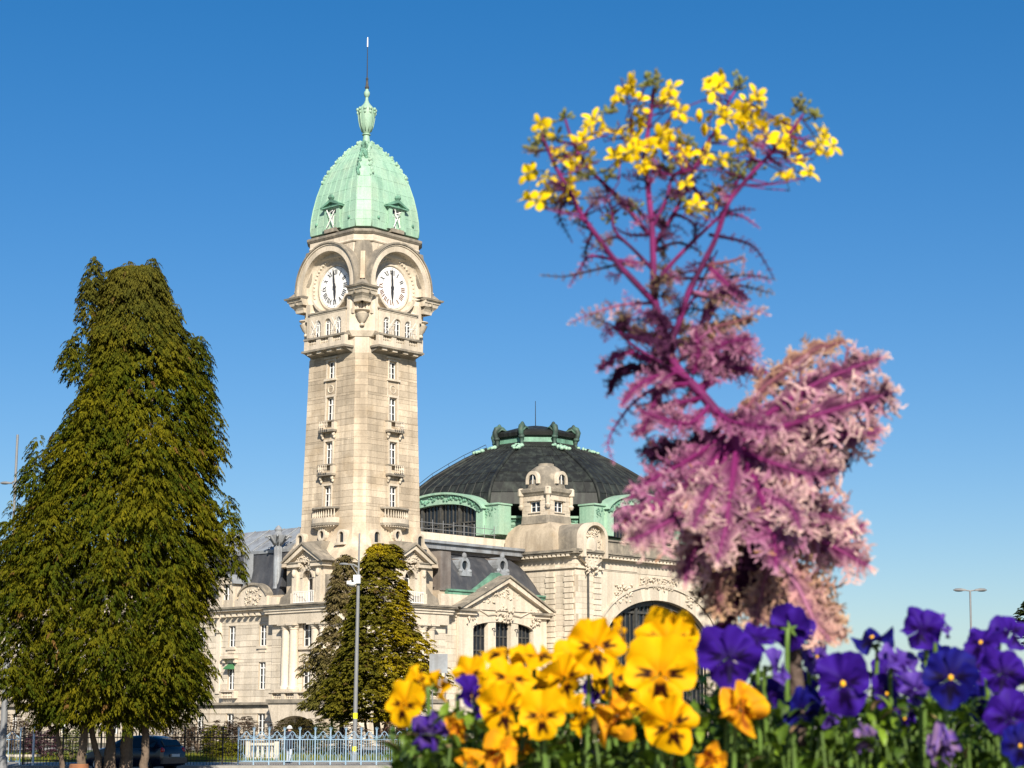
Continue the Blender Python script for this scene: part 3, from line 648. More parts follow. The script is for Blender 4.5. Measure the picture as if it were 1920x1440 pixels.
# belt course and cornice
ledge(lw, F, -52, -4.3, zl(1326), [(.2, .12), (.12, .34), (.1, .18)], M['stone_grey'], 'belt_course')
ledge(lw, F, -52, -4.3, zcor, [(.22, .12), (.26, .22), (.18, .62)], M['stone'], 'cornice')
ledge(lw, F, -52, -4.3, zcor+.66, [(.16, .78)], M['stone_grey'], 'gutter_edge', d0=-.6)
q = MB()
for i in range(60): q.box(F, -51.5+i*.8, -51.5+i*.8+.34, zcor-.02, zcor+.2, .1, .5)
q.build('bracket_row', M['stone'], lw)
core.build('mortar_bed', M['mortar'], lw); tag(rest.build('stone_blocks_beyond', M['stone'], lw), kind='stuff')
# parapet, arched gables, dormers, mansard
zp0, zp1 = zcor+.82, zl(1122)
ledge(lw, F, -52, -4.6, zp0, [(zp1-zp0, -.05)], M['stone_trim'], 'parapet', d0=-.55)
for y in (7.6, 24.1, 40.6):
    a = [R(25+130*i/12) for i in range(13)]; half, zt = 1.9, zl(1097)
    pts = [(-y+half*math.cos(t)/math.cos(R(25)), zl(1118)+(zt-zl(1118))*(math.sin(t)-math.sin(R(25)))/(1-math.sin(R(25)))) for t in a]
    q = MB(); q.prism(F, [(-y-half, zp0)]+[(-y+half, zp0)]+pts, -.5, .12); q.build('arched_gable', M['stone_trim'], lw)
    q = MB(); q.strip(F, [(x*1.0, z-.02) for x, z in pts], [(x, z+.18) for x, z in pts], -.6, .28); q.build('gable_moulding', M['stone_grey'], lw)
    q = MB(); relief(q, F, -y, zl(1120), 2.1, 1.3, .12, 26, int(y)); q.build('carved_garland', M['stone_trim'], lw, smooth=True)
for y in (11.3, 19.0, 28.0, 36.0):
    z0, z1 = zp0, zl(1092); q = MB()
    q.box(F, -y-1.0, -y-.5, z0, z1, -1.6, .05); q.box(F, -y+.5, -y+1.0, z0, z1, -1.6, .05); q.box(F, -y-.5, -y+.5, z0, z0+.3, -1.6, .05); q.build('dormer', M['stone_trim'], lw)
    a = [math.pi*i/10 for i in range(11)]; q = MB(); q.prism(F, [(-y+1.15*math.cos(t), z1+.75*math.sin(t)) for t in a], -1.8, .14); q.build('dormer_pediment', M['stone_trim'], lw)
    q = MB(); q.strip(F, [(-y+1.16*math.cos(t), z1+.76*math.sin(t)) for t in a], [(-y+1.3*math.cos(t), z1+.92*math.sin(t)) for t in a], -1.9, .3); q.build('dormer_roof', M['zinc'], lw)
    q = MB(); relief(q, F, -y, z1+.3, 1.0, .4, .14, 8, int(y)); q.build('carved_shell', M['stone_trim'], lw)
    window(lw, F, -y, z0+.3, z1, .98, d=-.3, rows=2)
zr0, zr1, zr2, zr3 = zl(1118), zl(1036), zl(1030), ZL(993, 0, 10)
def roof(y0, y1):
    q = MB(); sec = [(-WG+.55, zr0), (-WG+1.0, zl(1085)), (-WG+1.55, zr1)]
    V = [(x, y, z) for y in (y0, y1) for x, z in sec+[(-WG+2.2, zr1), (-WG+2.2, zr0)]]; n = 5
    q.add(V, [(i, (i+1) % n, n+(i+1) % n, n+i) for i in range(n)]+[tuple(range(n)), tuple(range(n, 2*n))[::-1]]); return q
roof(5.0, 52).build('mansard_slope', M['slate'], lw)
q = MB(); sec = [(-WG+1.45, zr1+.01), (-WG+1.4, zr2), (-.5, zr3), (5, zr3-.3), (5, zr1)]
q.add([(x, y, z) for y in (4.9, 52) for x, z in sec], [(i, (i+1) % 5, 5+(i+1) % 5, 5+i) for i in range(5)]+[(0, 1, 2, 3, 4), (9, 8, 7, 6, 5)]); q.build('upper_roof', M['zinc'], lw)
q = MB()
for i in range(24): q.tube([(-WG+1.4, 5.5+2*i, zr2+.03), (-.5, 5.5+2*i, zr3+.03)], .05, 4)
q.build('roof_seams', M['zinc'], lw)
for y in (9.5, 14.8, 22.0, 31.0):
    q = MB(); q.box(Fr((-WG+.6, y, 0), (0, -1, 0), (-1, 0, 0)), -.35, .35, zr0, zr1+.02, -.6, -.08); q.build('roof_flashing', M['zinc'], lw)
q = MB(); q.box(Fr((0, 0, 0), (1, 0, 0), (0, -1, 0)), -5.1, 5, 0, zr0, -52, -4.4); q.build('wing_core', M['mortar'], lw)
# zinc finial on the mansard's hip
fx, fy = -4.5, 5.7; zz = lambda py: ZL(py, fx, fy)
q = MB(); q.lathe((fx, fy, 0), [(.42, zz(1104)), (.36, zz(1098)), (.31, zz(1040)), (.26, zz(1022)), (.36, zz(1019)), (.62, zz(1011)), (.70, zz(1004)), (.45, zz(1001)), (.3, zz(997)), (.36, zz(993)), (.25, zz(989)), (.05, zz(985))], 12); q.build('roof_finial', M['zinc'], lw, smooth='auto')
q = MB()
for k in range(8):
    t = 2*math.pi*k/8; c = Vector((math.cos(t), math.sin(t), 0)); o = Vector((fx, fy, 0))
    q.tube([o+c*.3+Vector((0, 0, zz(1022))), o+c*.55+Vector((0, 0, zz(1014))), o+c*.95+Vector((0, 0, zz(1005))), o+c*1.15+Vector((0, 0, zz(1006))), o+c*1.05+Vector((0, 0, zz(1009)))], [.1, .12, .13, .1, .05], 5)
    q.tube([o+c*.34+Vector((0, 0, zz(1100))), o+c*.3+Vector((0, 0, zz(1025)))], .045, 4)
q.build('finial_leaves', M['zinc'], lw, smooth=True)

# ---------------------------------------------------------------- corner pavilion carrying the tower
pv = station_part('corner_pavilion', 'square stone pavilion with gabled dormers and columns under the clock tower', 'building')
core = MB()
zpv = lambda py: ZL(py, -6, 0)
zc0 = zpv(1148)
for F0, sgn in ((FL, 1), (FRt, 2)):
    F = F0(PV)
    op = [(-.62, .62, zpv(1212), zpv(1166)), (-.6, .6, zpv(1296), zpv(1240)), (-1.3, 1.3, 0, zpv(1345))]
    ashlar(pv, F, -4.5, 4.5, zpv(1318), zc0, .54, 1.4, op, M['stone'], core, seed=30+sgn)
    ashlar(pv, F, -4.5, 4.5, 0, zpv(1326), .62, 1.6, op, M['stone'], core, seed=33+sgn, gap=.05)
    window(pv, F, 0, zpv(1212), zpv(1166), 1.2, d=-.3, rows=3); window(pv, F, 0, zpv(1296), zpv(1240), 1.16, d=-.3, rows=3, transom=zpv(1252))
    window(pv, F, 0, .1, zpv(1345), 2.5, d=-.35, rows=3, mat=M['glazing'])
    ledge(pv, F, -4.52, 4.52, zpv(1326), [(.2, .14), (.14, .4), (.1, .2)], M['stone_grey'], 'belt_course')
    q = MB(); q.box(F, -.95, .95, zpv(1212)-.25, zpv(1212), -.1, .2); q.build('sill', M['stone_trim'], pv)
    for s_ in (-1, 1):      # paired engaged columns
        for x in (1.35, 2.35):
            c = F.p(s_*x, 0, .30); z0, z1 = zpv(1292), zpv(1172)
            q = MB(); q.lathe((c.x, c.y, 0), [(.52, z0), (.52, z0+.16), (.43, z0+.24), (.41, z0+.32), (.41, z0+2.2), (.36, z1-.36), (.42, z1-.32), (.38, z1-.26), (.5, z1-.1), (.5, z1)], 16); q.build('column', M['stone'], pv, smooth='auto')
            q = MB(); q.box(F, s_*x-.55, s_*x+.55, z1, z1+.14, -.1, .88); q.build('capital', M['stone_trim'], pv)
        q = MB(); q.box(F, s_*1.85-1.15, s_*1.85+1.15, zpv(1297), zpv(1292), -.1, .95); q.build('column_base', M['stone_trim'], pv)
    ledge(pv, F, -4.5, 4.5, zpv(1172)+.145, [(zc0-zpv(1172)-.15, .42)], M['stone'], 'architrave', d0=-.02)
    ledge(pv, F, -4.9, 4.9, zc0+.002, [(.22, .55), (.24, .68)], M['stone'], 'cornice')
    ledge(pv, F, -5.0, 5.0, zc0+.47, [(.12, .88), (.14, .98)], M['stone_grey'], 'cornice_cap', d0=-.6)
    # balustraded balcony above a corbelled curved porch
    q = MB(); q.box(F, -3.4, 3.4, zpv(1299), zpv(1297.5), .1, 1.3)
    for x in (-3.2, -1.6, 0, 1.6, 3.2): q.box(F, x-.22, x+.22, zpv(1311), zpv(1299), .7, 1.2)
    for x in (-2.4, -.8, .8, 2.4): balusters(q, F, x-.55, x+.55, zpv(1311), zpv(1299), 5, .95, .11)
    q.build('balustrade', M['stone_trim'], pv)
    q = MB(); q.box(F, -3.6, 3.6, zpv(1318), zpv(1311), .1, 1.35); q.build('balcony_slab', M['stone_grey'], pv)
    a = [R(180-180*i/14) for i in range(15)]; zsp = zpv(1372); q = MB()
    q.strip(F, [(2.6*math.cos(t), zsp+(zpv(1342)-zsp)*math.sin(t)) for t in a], [(3.5*math.cos(t) if abs(math.cos(t)) > .99 else max(-3.5, min(3.5, 3.6*math.cos(t))), zpv(1318.2)) for t in a], .05, 1.2); q.build('porch_arch', M['stone_trim'], pv)
    # gabled dormer
    D = F0(PV-.05); z0, z1 = zc0+.74, zpv(1063); zap = ZL(1021, -6.3, 0)
    q = MB(); q.box(D, -1.9, -.62, z0, z1, -1.6, .12); q.box(D, .62, 1.9, z0, z1, -1.6, .12)
    zsp = zpv(1083); a = [math.pi*i/12 for i in range(13)]
    q.strip(D, [(.62*math.cos(t), zsp+.62*math.sin(t)) for t in a], [(.64*math.cos(t), z1) for t in a], -1.6, .119); q.build('dormer_wall', M['stone_trim'], pv)
    q = MB(); q.strip(D, [(.62*math.cos(t), zsp+.62*math.sin(t)) for t in a], [(.86*math.cos(t), zsp+.86*math.sin(t)) for t in a], -.2, .22); q.build('window_archivolt', M['stone_trim'], pv, smooth='auto')
    for s_ in (-1, 1):
        q = MB(); q.box(D, s_*1.5-.28, s_*1.5+.28, z0+.9, z1, .0, .34); q.box(D, s_*1.5-.34, s_*1.5+.34, z0, z0+.9, .0, .42); q.ball(D.p(s_*1.5, z1-.5, .36), .2, .2, .34); q.build('dormer_pilaster', M['stone_trim'], pv)
    window(pv, D, 0, z0+.15, zsp+.61, 1.2, d=-.62, rows=2, arch=True)
    q = MB(); q.box(D, -2.25, -.7, z1, z1+.34, -1.5, .55); q.box(D, .7, 2.25, z1, z1+.34, -1.5, .55); q.build('dormer_cornice', M['stone_trim'], pv)
    q = MB(); q.box(D, -2.3, -.75, z1+.341, z1+.44, -1.5, .66); q.box(D, .75, 2.3, z1+.341, z1+.44, -1.5, .66); q.build('cornice_cap', M['stone_grey'], pv)
    pediment(pv, D, 0, 2.45, z1+.36, zap, -2.2, .75, M['stone_trim'], M['stone_trim'], t=.34, seed=5+sgn, rel=22)
    q = MB(); q.strip(D, [(-2.55, z1+.36), (0, zap+.01), (2.55, z1+.36)], [(-2.7, z1+.44), (0, zap+.2), (2.7, z1+.44)], -2.4, .92); q.build('dormer_roof', M['stone_grey'], pv)
    q = MB(); q.box(D, -.95, .95, zap-.5, zap+.35, -2.3, -.5); q.build('roof_block', M['stone_grey'], pv)
    q = MB(); relief(q, D, 0, z1+.15, 1.5, .7, .35, 14, 8+sgn); q.build('carved_keystone', M['stone_trim'], pv, smooth=True)
    q = MB(); zr = zpv(1109); q.box(D, -1.25, 1.25, zr-.06, zr, .52, .6); q.box(D, -1.25, 1.25, z0+.05, z0+.12, .52, .6)
    for i in range(13): q.box(D, -1.22+.2*i-.022, -1.22+.2*i+.022, z0+.12, zr-.06, .54, .585)
    q.build('railing', M['white'], pv)
    # scrolled buttress beside the dormer
    for s_ in (-1, 1):
        pts = [(1.92, z0), (3.9, z0), (3.7, z0+.6), (2.9, z0+1.0), (2.35, z0+1.6), (2.1, z0+2.3), (1.92, z0+2.4)]
        q = MB(); q.prism(D, [(s_*x, z) for x, z in pts][::s_], -1.4, -.1); q.build('scroll_buttress', M['stone_grey'], pv)
core.build('mortar_bed', M['mortar'], pv)
q = MB(); q.loft([oct_ring(PV-.42, 1.2, 0), oct_ring(PV-.42, 1.2, zc0)]); q.build('pavilion_core', M['stone'], pv)
q = MB(); q.loft([oct_ring(PV-.02, 1.5, zpv(1330)), oct_ring(PV-.02, 1.5, zc0)]); q2 = MB()
Fch = Fr((-(PV-.75), -(PV-.75), 0), (1, -1, 0), (-1, -1, 0))
core = MB(); ashlar(pv, Fch, -1.07, 1.07, 0, zc0, .58, 1.2, [], M['stone'], core, seed=40); core.build('mortar_bed', M['mortar'], pv)
q = MB(); q.box(Fch, -1.5, 1.5, zpv(1172)+.15, zc0+.46, -.3, .3); q.build('corner_architrave', M['stone'], pv)
q = MB(); q.loft([oct_ring(PV+.3, 1.7, zc0+.45), oct_ring(PV+.9, 1.9, zc0+.60), oct_ring(PV+.9, 1.9, zc0+.72), oct_ring(PV-.9, 1.3, zc0+.9)]); q.build('corner_cornice', M['stone_grey'], pv)
q = MB(); q.loft([oct_ring(5.0, 1.1, zc0+.7), oct_ring(5.0, 1.1, zF(1052))]); q.build('attic_block', M['stone_tower'], pv)

# ---------------------------------------------------------------- right wing with the pediment
rw = station_part('station_wing', 'low stone link with carved triangular pediment between clock tower and domed hall', 'building')
core = MB(); F = FRt(WG); X0, X1 = 4.5, 18.6
zw = lambda py, x=12.1: ZL(py, x, -6.0)
zcr = zpv(1150)
ophalf = 4.0; zsi, zar = zw(1262), zw(1168)
ashlar(rw, F, X0, X1, 0, zcr, .54, 1.5, [(12.1-ophalf, 12.1+ophalf, zsi, zar)], M['stone'], core, seed=50)
core.build('mortar_bed', M['mortar'], rw)
ledge(rw, F, X0, 7.4, zcr, [(.24, .14), (.26, .3)], M['stone'], 'cornice'); ledge(rw, F, X0, 7.2, zcr+.5, [(.1, .62), (.14, .74)], M['stone_grey'], 'cornice_cap', d0=-.6)
ledge(rw, F, X0, X1-.3, zcr+.75, [(zw(1120)-zcr-.75, -.1)], M['stone_trim'], 'parapet', d0=-.5)
PF = FRt(WG+.35); zpb, zpa = zw(1146), zw(1083)
q = MB(); q.box(PF, 6.3, 12.1-ophalf, 0, zpb-.5, -.3, 0); q.box(PF, 12.1+ophalf, 17.9, 0, zpb-.5, -.3, 0)
a = [R(180-180*i/16) for i in range(17)]; zs = zw(1182)
q.strip(PF, [(12.1+ophalf*math.cos(t), zs+(zw(1166)-zs)*math.sin(t)) for t in a], [(12.1+ophalf*math.cos(t), zpb-.5) for t in a], -.3, -.001)
q.build('gable_wall', M['stone'], rw)
q = MB(); q.box(PF, 6.1, 8.3, zpb-.5, zpb-.2, -.3, .3); q.box(PF, 15.9, 18.1, zpb-.5, zpb-.2, -.3, .3); q.box(PF, 8.3, 15.9, zpb-.5, zpb, -.3, .02); q.build('gable_cornice', M['stone'], rw)
q = MB(); q.box(PF, 5.9, 8.4, zpb-.199, zpb, -.3, .55); q.box(PF, 15.8, 18.3, zpb-.199, zpb, -.3, .55); q.build('cornice_cap', M['stone_grey'], rw)
pediment(rw, PF, 12.1, 6.2, zpb, zpa, -.4, .6, M['stone_trim'], M['stone'], t=.42, seed=12, rel=10)
q = MB(); q.strip(PF, [(5.75, zpb+.02), (12.1, zpa+.01), (18.45, zpb+.02)], [(5.6, zpb+.12), (12.1, zpa+.2), (18.6, zpb+.12)], -.6, .78); q.build('gable_roof', M['stone_grey'], rw)
q = MB(); q.strip(PF, [(5.9, zpb+.1), (12.1, zpa+.1), (18.3, zpb+.1)], [(5.8, zpb+.35), (12.1, zpa+.5), (18.4, zpb+.35)], -3.5, -.61); q.build('gable_roof_back', M['copper_dk'], rw)
for x, w_, n, sd in ((7.9, 1.3, 16, 1), (12.1, 2.2, 22, 2), (16.3, 1.3, 16, 3)):
    q = MB(); relief(q, PF, x, zpb-.35, w_, 1.7 if n == 16 else 1.4, .12, n, sd); q.build('carved_cartouche', M['stone_trim'], rw, smooth=True)
q = MB(); relief(q, PF, 12.1, zpb+1.35, 3.6, .5, .18, 22, 6); relief(q, PF, 12.1, zpb+2.0, 1.2, .8, .2, 10, 7); q.build('carved_garland', M['stone_trim'], rw, smooth=True)
q = MB()
for s_ in (-1, 1): q.tube([PF.p(12.1+s_*x, zpb+dz, .06) for x, dz in ((1.1, -.3), (2.2, -.42), (3.4, .05), (4.0, .1))], .09, 5)
q.build('carved_swag', M['stone_trim'], rw)
for x in (10.6, 13.6): q = MB(); q.box(PF, x-.5, x+.5, zsi, zw(1164), -.6, -.08); q.build('mullion_pier', M['stone'], rw); q = MB(); q.tube([PF.p(x, zw(1180), -.05), PF.p(x, zw(1180)+.05, .25), PF.p(x, zw(1180)-.3, .3)], .05, 5); q.build('wall_lamp', M['iron'], rw)
for x0, x1 in ((8.1, 10.1), (11.1, 13.1), (14.1, 16.1)):
    q = MB(); d = -.62
    for i in range(5): xx = x0+(x1-x0)*i/4; q.box(PF, xx-.04, xx+.04, zsi, zw(1166), d, d+.1)
    for z in (zsi, zw(1222), zw(1195)): q.box(PF, x0, x1, z, z+.12, d+.01, d+.09)
    o = q.build('window', M['glazing'], rw); g = MB(); g.box(PF, x0, x1, zsi, zw(1165), d-.06, d-.02); g.build('pane', M['glass'], o)
# curved slate mansard
q = MB(); prof = [(-5.15, 1114), (-4.95, 1100), (-4.6, 1083), (-4.0, 1064), (-3.2, 1050), (-2.4, 1042)]
prof = [(y, ZL(py, 12, y)) for y, py in prof]
xs = [5.4, 16.4, 17.2, 17.8, 18.2]
def hipz(x): return 1.0 if x < 16.5 else math.sqrt(max(.03, 1-((x-16.4)/1.95)**2))
zb = prof[0][1]
V = [(x, y, zb+(z-zb)*hipz(x)) for x in xs for y, z in prof]; n = len(prof)
q.add(V, [(i*n+k, (i+1)*n+k, (i+1)*n+k+1, i*n+k+1) for i in range(len(xs)-1) for k in range(n-1)]); q.build('curved_slate_roof', M['slate'], rw, smooth='auto')
q = MB(); q.box(FRt(5.2), 5.3, 18.3, zb-.45, zb, -.4, .22); q.box(FRt(5.2), 5.3, 18.35, zb-.02, zb+.14, -.2, .36); q.build('copper_gutter', M['copper_dk'], rw)
q = MB(); q.box(FRt(5.25), 4.6, 5.9, zb, prof[-1][1]-.2, -2, .0); q.build('roof_end_panel', M['zinc_brown'], rw)
q = MB(); q.prism(Fr((5.9, 0, 0), (0, -1, 0), (1, 0, 0)), [(-y if False else -y, z) for y, z in prof[2:]]+[(1.0, prof[-1][1])], 0, 11.0) if False else None
for x in (8.4, 13.4):      # round zinc dormer lights
    zc_ = ZL(1060, x, -4.6); Fd = FRt(4.35); t = [2*math.pi*i/16 for i in range(16)]
    q = MB(); q.strip(Fd, [(x+.38*math.cos(k), zc_+.42*math.sin(k)) for k in t], [(x+.68*math.cos(k), zc_+.75*math.sin(k)) for k in t], -1.2, .25, True); q.box(Fd, x-.75, x+.75, zc_-.95, zc_-.6, -.6, .35); q.ball(Fd.p(x, zc_+.85, .15), .25, .2, .3); q.ball(Fd.p(x-.6, zc_-.5, .25), .22, .2, .2); q.ball(Fd.p(x+.6, zc_-.5, .25), .22, .2, .2)
    o = q.build('round_dormer', M['zinc'], rw); q = MB(); q.prism(Fd, [(x+.4*math.cos(k), zc_+.44*math.sin(k)) for k in t], -.4, .05); q.build('pane', M['glass'], o)
    q = MB(); q.prism(Fr(Fd.p(x-.6, 0, 0), -Fd.n, Fd.r), [(0, zc_-.3), (0, zc_+.55), (2.0, zc_+.75), (2.0, zc_-.2)], .1, 1.1); q.build('dormer_cheek', M['zinc_brown'], rw)
zt0 = prof[-1][1]
q = MB(); q.box(FRt(2.75), 4.0, 18.4, zt0-.1, ZL(1036, 11, -2.8), -6, 0); q.build('flashing_band', M['zinc_brown'], rw)
q = MB(); q.box(FRt(2.75), 4.0, 18.45, ZL(1036, 11, -2.8)+.002, ZL(1026, 11, -2.8), -8, .5); q.box(FRt(2.75), 4.0, 18.46, ZL(1026, 11, -2.8)+.002, ZL(1021, 11, -2.8), -8, .75); q.build('flat_roof_edge', M['zinc'], rw)
q = MB(); q.box(FRt(0.5), 4.0, 18.4, ZL(1021, 11, -2), ZL(1003, 11, 0), -9, 0); q.build('terrace_wall', M['stone'], rw)
q = MB(); zr = ZL(985, 11, .5)
for z in (zr, zr-.55): q.tube([(4.5, -.2, z), (18.5, -.2, z)], .03, 5)
for i in range(11): q.tube([(4.6+1.38*i, -.2, ZL(1003, 11, 0)), (4.6+1.38*i, -.2, zr+.3)], .035, 5)
q.build('safety_rail', M['steel'], rw)
q = MB(); q.box(Fr((0, 0, 0), (1, 0, 0), (0, -1, 0)), 4.6, 18.5, 0, zb, -8, 5.1); q.build('wing_core', M['mortar'], rw)

# ================================================================== domed hall
hl = station_part('domed_hall', 'great station hall with dark ribbed dome, green copper cornices and arched stone front', 'building')
XA, XB, YF = 18.35, 43.65, 9.0
zh = lambda py: ZL(py, XA, -YF)
zcor = zh(1046); XM = (XA+XB)/2
def corner_tower(x0, detail, xa):
    xc = x0+1.85
    core = MB()
    Fr_ = FRt(YF); Fl_ = Fr((x0, 0, 0), (0, -1, 0), (-1, 0, 0))
    for (F, h0, h1, sd) in ((Fr_, x0, x0+3.7, 60), (Fl_, -1.0, YF, 61)):
        if detail: ashlar(hl, F, h0, h1, 0, zcor, .5, 1.25, [], M['stone'], core, seed=sd)
        else: core.box(F, h0, h1, 0, zcor, -.4, 0)
    core.build('mortar_bed', M['mortar'] if detail else M['stone'], hl)
    q = MB()
    for k in range(24 if detail else 0):      # toothed quoins either side of the downpipe
        z = zcor-1.6-k*.5
        if z < .5: break
        for (F, h) in ((Fr_, x0+.55), (Fr_, x0+3.1), (Fl_, YF-3.0), (Fl_, YF-.75)): q.box(F, h-.5, h+.5, z, z+.40, -.1, .10)
    if detail:
        # each quoin stone on its own
        for k in range(24):
            z = zcor-1.6-k*.5
            if z < .5: break
            for (F, h) in ((Fr_, x0+3.1), (Fl_, YF-3.0), (Fl_, YF-.75)):
                e = .12 if k % 2 else 0
                piece('quoin_stone', M['stone'], hl, F, h-.48-e, h+.48+e, z, z+.43, -.06, .12)
    for (F, h0, h1) in ((Fr_, x0-.1, x0+3.9), (Fl_, -1.0, YF+.1)):
        ledge(hl, F, h0, h1, zcor-.9, [(.16, .2)], M['stone'], 'string_course', d0=-.1)
        ledge(hl, F, h0, h1, zcor, [(.2, .16), (.2, .3)], M['stone'], 'cornice'); ledge(hl, F, h0-.3, h1+.3, zcor+.402, [(.16, .72), (.14, .85), (.12, .7)], M['stone_grey'], 'cornice_cap', d0=-1)
        q = MB(); n = int((h1-h0)/.55)
        for i in range(n): q.box(F, h0+.1+i*.55, h0+.42+i*.55, zcor+.16, zcor+.4, .2, .66)
        q.build('dentil_row', M['stone'], hl)
    q = MB(); c = Fr_.p(x0+1.6, 0, .18); q.tube([(c.x, c.y, zcor-1.0), (c.x, c.y, zh(1178))], .10, 8); q.ball((c.x, c.y, zcor-1.1), .2, .2, .3); q.build('downpipe', M['glazing'], hl)
    # cartouche barrel
    zb0 = zcor+.84; zx = ZL(1010, xc, -YF); r = 1.72; a = [math.pi*i/16 for i in range(17)]
    body = [(xc+r, zb0)]+[(xc+r*math.cos(t), zx+1.45*math.sin(t)) for t in a]+[(xc-r, zb0)]
    q = MB(); q.prism(Fr_, body, -4.6, .22); q.build('barrel_gable', M['stone_grey'], hl, smooth='auto')
    outer = [(xc+(r+.02)*math.cos(t), zx+1.47*math.sin(t)) for t in a]; inner = [(xc+(r-.32)*math.cos(t), zx+1.18*math.sin(t)) for t in a]
    q = MB(); q.strip(Fr_, [(xc+r-.32, zcor+.1)]+inner+[(xc-r+.32, zcor+.1)], [(xc+r+.02, zcor+.1)]+outer+[(xc-r-.02, zcor+.1)], .1, .95); q.build('gable_moulding', M['stone_trim'], hl, smooth='auto')
    q = MB(); q.prism(Fr_, [(xc+(r-.3)*math.cos(t), zx-.5+1.65*math.sin(t)*1.0) for t in a]+[(xc-1.4, zcor-.1), (xc, zcor-.9), (xc+1.4, zcor-.1)], .1, .5); q.build('cartouche_field', M['stone_trim'], hl)
    q = MB(); relief(q, Fr_, xc, zx+.45, 2.0, 1.0, .55, 22, 71); relief(q, Fr_, xc, zcor-.7, 1.8, 1.3, .4, 26, 72); relief(q, Fr_, xc+1.0, zx-.6, .5, 1.6, .55, 10, 73); q.build('carved_cartouche', M['stone_trim'], hl, smooth=True)
    q = MB(); q.ball(Fr_.p(xc-.1, zx-.75, .45), .75, .3, .95, 14, 10); q.build('cartouche_shield', M['stone_trim'], hl, smooth=True)
    # shoulder, turret, domed cap
    cx, cy = xc, -3.9; zt = lambda py: ZL(py, 20.3, -3.9)
    q = MB(); pr = [(3.0, zcor+.8), (2.95, zt(1012)), (2.75, zt(1000)), (2.3, zt(989)), (1.95, zt(984))]
    q.loft([[Vector((cx+x*s*.84, cy+y*s, z)) for x, y in ((-1, -1), (1, -1), (1, 1), (-1, 1))] for s, z in pr]); q.build('turret_shoulder', M['stone_tower'], hl, smooth='auto')
    q = MB(); q.loft([oct_ring(1.78, .22, zt(985), cx, cy), oct_ring(1.72, .22, zt(970), cx, cy)]); q.build('turret_base', M['stone_grey'], hl)
    for s_ in (FL, FRt):
        pass
    tl = Fr((cx-1.6, cy, 0), (0, -1, 0), (-1, 0, 0)); tr = Fr((cx, cy-1.6, 0), (1, 0, 0), (0, -1, 0)); cm = MB()
    for F, sd in ((tl, 81), (tr, 82)):
        ashlar(hl, F, -1.6, 1.6, zt(970), zt(932), .45, .8, [(-.62, .62, zt(963), zt(943))], M['stone_trim'], cm, depth=.35, seed=sd)
        window(hl, F, 0, zt(963), zt(943), 1.22, d=-.28, rows=2)
        q = MB(); q.box(F, -.8, .8, zt(942), zt(939), -.1, .14); q.box(F, -.75, .75, zt(965), zt(963.3), -.1, .12); q.build('window_surround', M['stone_trim'], hl)
    cm.build('mortar_bed', M['mortar'], hl)
    q = MB(); q.loft([oct_ring(1.25, .05, zt(970), cx, cy), oct_ring(1.25, .05, zt(930), cx, cy)]); q.build('turret_core', M['mortar'], hl)
    q = MB(); q.loft([oct_ring(1.66, .1, zt(932.2), cx, cy), oct_ring(1.75, .1, zt(929), cx, cy), oct_ring(1.9, .1, zt(926), cx, cy), oct_ring(1.95, .1, zt(920), cx, cy), oct_ring(1.75, .1, zt(918), cx, cy)]); q.build('turret_cornice', M['stone_grey'], hl)
    for sx, sy in ((-1, -1), (-1, 1), (1, -1)):
        c = Vector((cx+sx*1.66, cy+sy*1.66, 0)); q = MB(); q.lathe(c, [(.05, zt(958)), (.2, zt(956)), (.28, zt(951)), (.16, zt(948)), (.2, zt(945)), (.2, zt(934)), (.34, zt(931)), (.34, zt(919)), (.2, zt(917))], 8); q.build('corner_pendant', M['stone_trim'], hl, smooth='auto')
    q = MB(); q.lathe((cx, cy, 0), [(1.88, zt(920)), (1.9, zt(905)), (1.82, zt(897)), (1.62, zt(888)), (1.3, zt(880.5)), (.95, zt(876)), (.75, zt(874.5)), (.75, zt(871)), (.6, zt(870))], 24); q.build('turret_dome', M['stone_grey'], hl, smooth='auto')
    for F in (Fr((cx-1.5, cy, 0), (0, -1, 0), (-1, 0, 0)), Fr((cx, cy-1.5, 0), (1, 0, 0), (0, -1, 0))):
        zo = zt(903); ar = [math.pi*i/10 for i in range(11)]
        q = MB(); q.strip(F, [(.5, zt(911))]+[(.5*math.cos(t), zo+.5*math.sin(t)) for t in ar]+[(-.5, zt(911))], [(.78, zt(911))]+[(.78*math.cos(t), zo+.82*math.sin(t)) for t in ar]+[(-.78, zt(911))], -.4, .52); q.build('oculus_hood', M['stone_trim'], hl, smooth='auto')
        q = MB(); q.prism(F, [(.5*math.cos(t), zo+.5*math.sin(t)) for t in ar]+[(-.5, zt(911)), (.5, zt(911))], -.2, .36); o = q.build('oculus_pane', M['glass'], hl)
        q = MB(); q.box(F, -.04, .04, zt(911), zo+.48, .36, .41); q.build('glazing_bar', M['white'], o)
corner_tower(XA, True, 1); corner_tower(XB-3.7, False, 1)
